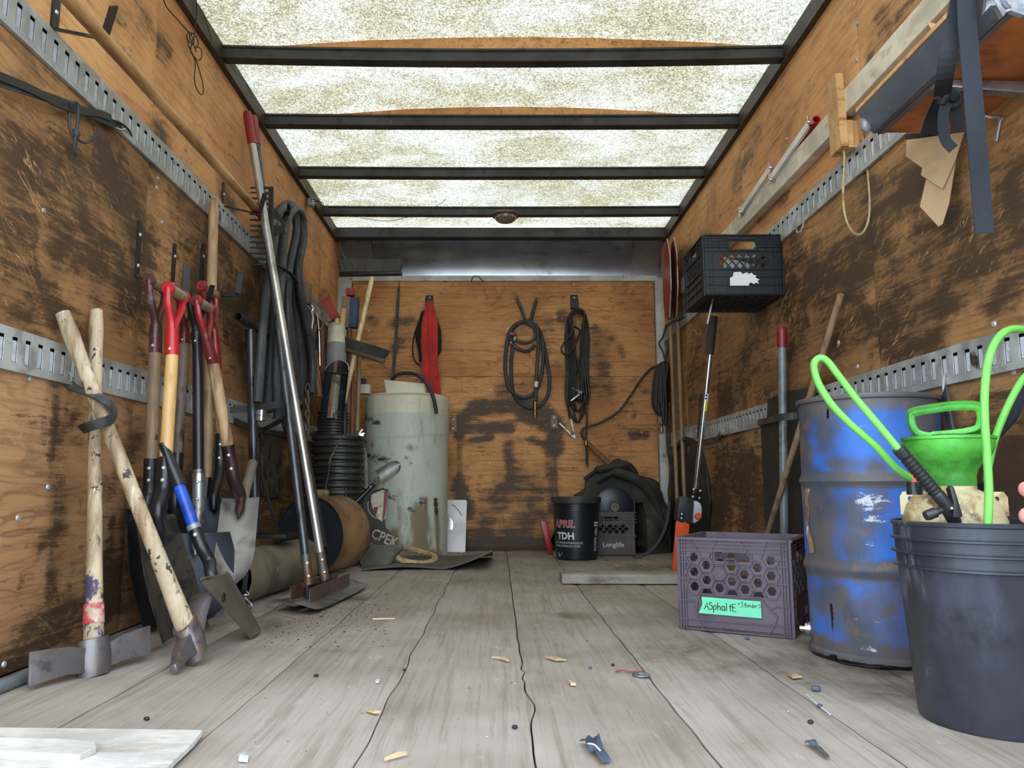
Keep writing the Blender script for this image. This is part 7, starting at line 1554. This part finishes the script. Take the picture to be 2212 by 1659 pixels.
# ================================================================== FLOOR SCRAPS AND BOARDS
M['board_pale'] = mat('pale_sun_bleached_board', srgb(206, 200, 194), .8, 0, [(srgb(170, 158, 146), 4, .48, .7, (2, 8, 2)), (srgb(232, 230, 226), 7, .62, .74, (2, 9, 2)), (srgb(110, 92, 76), 16, .7, .74)], (26, .3, (2, 8, 2)))
bp = [F(-120, 1569, .012), F(438, 1576, .012), F(420, 1600, .012), F(384, 1634, .012), F(340, 1680, .012), F(280, 1740, .012), F(-120, 1800, .012)]
one('floor_board', G().prism(bp[::-1], (0, 0, -.0105)), M['board_pale'], 'flat bleached board on the floor at the lower left, its right end slanted', 'board', smooth=False, bevel=.002)
b2 = [F(-120, 1590, .030), F(120, 1594, .028), F(206, 1600, .026), F(208, 1612, .024), F(172, 1630, .022), F(-120, 1618, .024)]
one('floor_board', G().prism(b2[::-1], (0, 0, -.0115)), M['board_pale'], 'narrow splintered board lying on the bleached board at lower left', 'board', smooth=False, bevel=.002)
c = F(1385, 1458, .002); one('steel_washer', G().lathe([(.007, .0), (.0085, .003), (.0125, .0033), (.020, .0028), (.0215, .0), (.007, 0)], c, 28), M['conduit'], 'flat round grey washer lying on a floor joint', 'washer')
def scrap(px, w, label, m, nm='scrap', cat='scrap', h=.012, seed=0):
    r = random.Random(seed); pts = [F(*p, .003) for p in px]; g = G(); n = len(pts)
    top = [p + V((0, 0, h * r.uniform(.3, 1.0))) for p in pts]
    g.add([p for p in pts] + top, [tuple(range(n))] + [tuple(range(n, 2 * n))[::-1]] + [(i, (i + 1) % n, n + (i + 1) % n, n + i) for i in range(n)])
    return one(nm, g, m, label, cat, smooth=False)
M['scrapblue'] = mat('blue_grey_rubber_scrap', srgb(74, 84, 104), .5, 0, [(srgb(44, 48, 60), 20, .5, .66), (srgb(150, 160, 172), 40, .66, .72)])
t = thing('rubber_scrap', 'crumpled blue grey rubber scrap with a white stripe on the near floor', 'scrap', F(1290, 1630))
A_ = [(1253, 1602), (1258, 1615), (1270, 1625), (1284, 1630), (1302, 1627), (1299, 1612), (1290, 1598), (1272, 1596)]
def bump_patch(A_, z0, hh, nu=10, nv=6, seed=1):
    a0, a1, a2, a3 = [F(*p, .004) for p in A_]
    return G().grid(lambda u, v: lerp(lerp(a0, a1, u), lerp(a3, a2, u), v) + V((0, 0, z0 + hh * math.sin(math.pi * u) * (.6 + .5 * MN.noise(V((u * 4, v * 4, seed)))))), nu, nv, (0, 0, .002))
bump_patch([(1252, 1604), (1276, 1630), (1304, 1626), (1290, 1598)], .002, .018).build('curl', M['scrapblue'], t)
bump_patch([(1276, 1622), (1300, 1649), (1320, 1645), (1296, 1618)], .001, .007, seed=4).build('tail', M['scrapblue'], t)
a0 = [F(1270, 1606, .022), F(1283, 1608, .025), F(1290, 1614, .025), F(1297, 1622, .02)]; G().tube(sm(a0, 4), .0012, 6).build('stripe', M['white'], t)
t = thing('rubber_scrap', 'thin ragged grey scrap on the floor at the lower right', 'scrap', F(1765, 1620)); bump_patch([(1738, 1606), (1750, 1612), (1768, 1612), (1758, 1602)], .001, .006, seed=7).build('flap', M['scrapblue'], t); bump_patch([(1752, 1612), (1784, 1637), (1792, 1636), (1766, 1612)], .0, .004, seed=9).build('tail', M['rubber'], t)
M['leaf'] = mat('dry_leaf', srgb(196, 170, 132), .8, 0, [(srgb(140, 108, 76), 20, .5, .7)])
for i, (px, lab) in enumerate([([(1697, 1456), (1712, 1466), (1733, 1464), (1722, 1458), (1706, 1458)], 'small dry curled leaf on the floor beside the right floor joint'), ([(1227, 1472), (1233, 1481), (1244, 1481), (1236, 1474)], 'small pale dry leaf on the floor right of the middle joint'), ([(1178, 1421), (1200, 1428), (1224, 1427), (1206, 1420)], 'flat dry leaf scrap on the floor near the middle joint'), ([(1062, 1421), (1080, 1424), (1100, 1430), (1092, 1422)], 'torn dry leaf left of the middle floor joint'), ([(788, 1536), (806, 1541), (822, 1540), (804, 1535)], 'pale wood splinter across the left floor joint'), ([(830, 1644), (852, 1638), (880, 1630), (856, 1634)], 'long pale splinter on the near floor left of middle')]):
    scrap(px, .01, lab, M['leaf'], 'dry_leaf' if 'leaf' in lab else 'splinter', 'leaf' if 'leaf' in lab else 'splinter', .007, i)
for i, (x, y, r, lab) in enumerate([(1763, 1487, .011, 'grey pebble on the floor in front of the blue drum'), (1771, 1524, .006, 'tiny grey pebble on the right floor joint'), (1614, 1378, .008, 'small grey pebble by the front edge of the purple crate'), (1751, 1559, .006, 'tiny dark pebble on the near right floor'), (874, 1447, .005, 'tiny dark nugget left of middle on the floor'), (683, 1459, .006, 'dark nugget on the floor at left of middle'), (1112, 1570, .006, 'dark nugget on the near floor left of the cracked joint'), (317, 1552, .006, 'dark nugget on the floor near the lower left board'), (1324, 1436, .005, 'small dark chip on the floor left of the washer'), (1275, 1442, .005, 'small bluish chip on the floor left of the washer')]):
    one('pebble', G().ball(F(x, y, r * .5), r, 7, (1, .8, .6)), M['scrapblue'] if 'grey' in lab or 'bluish' in lab else M['inside'], lab, 'pebble')
one('glass_chip', G().prism([F(515, 1645, .002), F(535, 1647, .002), F(537, 1638, .002), F(518, 1634, .002)], (0, 0, .004)), M['milk'], 'small flat pale chip on the near floor right of the lower left board', 'chip', smooth=False)
one('glass_chip', G().prism([F(811, 1475, .002), F(819, 1476, .002), F(821, 1471, .002), F(813, 1470, .002)], (0, 0, .004)), M['tank'] if False else M['milk'], 'tiny pale bluish chip beside the left floor joint', 'chip', smooth=False)
one('splinter', G().bar(F(805, 1337, .004), F(853, 1336, .004), .004, .004), M['wood_pale'], 'straight pale splinter on the floor in front of the lutes', 'splinter', smooth=False)
one('copper_strands', G().tube(sm([F(1330, 1451, .004), F(1345, 1448, .006), F(1362, 1451, .004), F(1390, 1450, .004)], 4), .0018, 6), M['red_dip'], 'thin reddish strands lying just beyond the washer', 'strands')
for (x0, y0, x1, y1, lab) in ((1742, 1500, 1766, 1522, 'bright nail-thin sliver in the right floor joint, farther one'), (1774, 1528, 1793, 1543, 'bright nail-thin sliver in the right floor joint, nearer one')):
    one('sliver', G().tube([F(x0, y0, .003), F(x1, y1, .003)], .0016, 6), M['milk'], lab, 'sliver')
# loose grit as stuff
def grit(label, area, n, sz, m, seed):
    r = random.Random(seed); g = G()
    for _ in range(n):
        a, b = r.random(), r.random() ** .8; p = lerp(lerp(F(*area[0]), F(*area[1]), a), lerp(F(*area[3]), F(*area[2]), a), b); s = sz * r.uniform(.4, 1.5); th = r.uniform(0, 6.28)
        rot = Matrix.Rotation(th, 3, 'Z'); g.box(p + V((0, 0, s * .25)), (s * r.uniform(.8, 3), s, s * .5), rot)
    o = one('grit', g, m, label, 'grit', kind='stuff', smooth=False); return o
grit('dark grit scattered on the floor round the lute blades', [(560, 1400), (840, 1400), (840, 1270), (600, 1330)], 300, .002, M['inside'], 1)
grit('pale sawdust spread on the floor behind the crosswise plank', [(1240, 1236), (1460, 1234), (1450, 1200), (1340, 1205)], 520, .0035, mat('sawdust', srgb(176, 150, 112), .9), 2)
grit('small wood chips and dirt scattered over the floor', [(420, 1640), (1900, 1640), (1400, 1240), (860, 1240)], 420, .0016, M['wood_brown'], 3)
grit('pale specks scattered over the floor', [(420, 1650), (1900, 1650), (1400, 1260), (860, 1260)], 260, .0012, M['white_flake'], 4)

# ================================================================== HAND AT THE RIGHT EDGE
def make_skin():
    q = N('skin'); c = q.mix(q.ramp(q.noise(q.coord((1, 1, 1), False), 40, 4), .3, .7), srgb(186, 112, 106), srgb(204, 136, 126)); b = q.bsdf(c, .5, 0, None, .4)
    b.inputs['Subsurface Weight'].default_value = .15; b.inputs['Subsurface Radius'].default_value = (.01, .004, .002); return q.m
M['skin'] = make_skin()
Yh = .86
tip1, tip2 = P(2203, 1056, Yh), P(2204, 1112, Yh); k = V((1, 0, 0))
palm = V((tip1.x + .105, Yh + .0, .405)); wrist = palm + V((.075, .0, -.02)); elbow = wrist + V((.26, -.05, -.07))
vs, es, rs = [], [], []
def av(p, r, par=None):
    vs.append(tuple(p)); rs.append(r); i = len(vs) - 1
    if par is not None: es.append((par, i))
    return i
iw = av(wrist, .026); ip = av(palm + V((.03, 0, 0)), .030, iw); ie = av(elbow, .038, iw); ik = av(palm + V((.0, 0, .0)), .028, ip)
for tipp, base, r in ((tip1 + V((-.004, 0, 0)), palm + V((-.012, .0, .030)), .0118), (tip2 + V((-.004, 0, 0)), palm + V((-.014, -.0, -.004)), .0122), (tip2 + V((.012, .008, -.024)), palm + V((-.010, .004, -.022)), .0088), (tip2 + V((.022, .012, -.044)), palm + V((-.004, .006, -.036)), .0078)):
    a = av(base, r * 1.12, ik); m = lerp(base, tipp, .5) + V((0, -.012, .0)); b = av(m, r * 1.02, a); c = av(lerp(m, tipp, .6) + V((0, -.003, 0)), r * .95, b); av(tipp, r * .86, c)
tb = av(palm + V((.03, -.03, .012)), .0125, ip); tm = av(palm + V((.0, -.048, .02)), .0112, tb); av(palm + V((-.032, -.05, .016)), .0092, tm)
me = bpy.data.meshes.new('hand'); me.from_pydata([tuple(V(p) - wrist) for p in vs], es, []); ho = bpy.data.objects.new('hand', me); COL.objects.link(ho); ho.location = wrist; ho['_w'] = tuple(wrist)
sk = ho.modifiers.new('skin', 'SKIN'); sk.use_smooth_shade = True
for i, r in enumerate(rs): me.skin_vertices[0].data[i].radius = (r, r)
me.skin_vertices[0].data[iw].use_root = True
ss = ho.modifiers.new('sub', 'SUBSURF'); ss.levels = 2; ss.render_levels = 2
me.materials.append(M['skin']); ho['label'] = 'bare pinkish hand reaching in at the right edge, only fingertips showing'; ho['category'] = 'hand'
slv = G().tube([lerp(wrist, elbow, .25), lerp(wrist, elbow, .6), elbow + (elbow - wrist) * .25], [.036, .044, .052], 20); s_ = slv.build('sleeve', M['blackcloth'], ho)

one('rail_hook', G().tube(sm([R(1737, 470, .01), R(1735, 486, .02), R(1729, 500, .03), R(1722, 502, .03), R(1720, 494, .03)], 4), .003, 6), M['galv'], 'small wire hook hanging from the upper right rail right of black crate', 'hook')
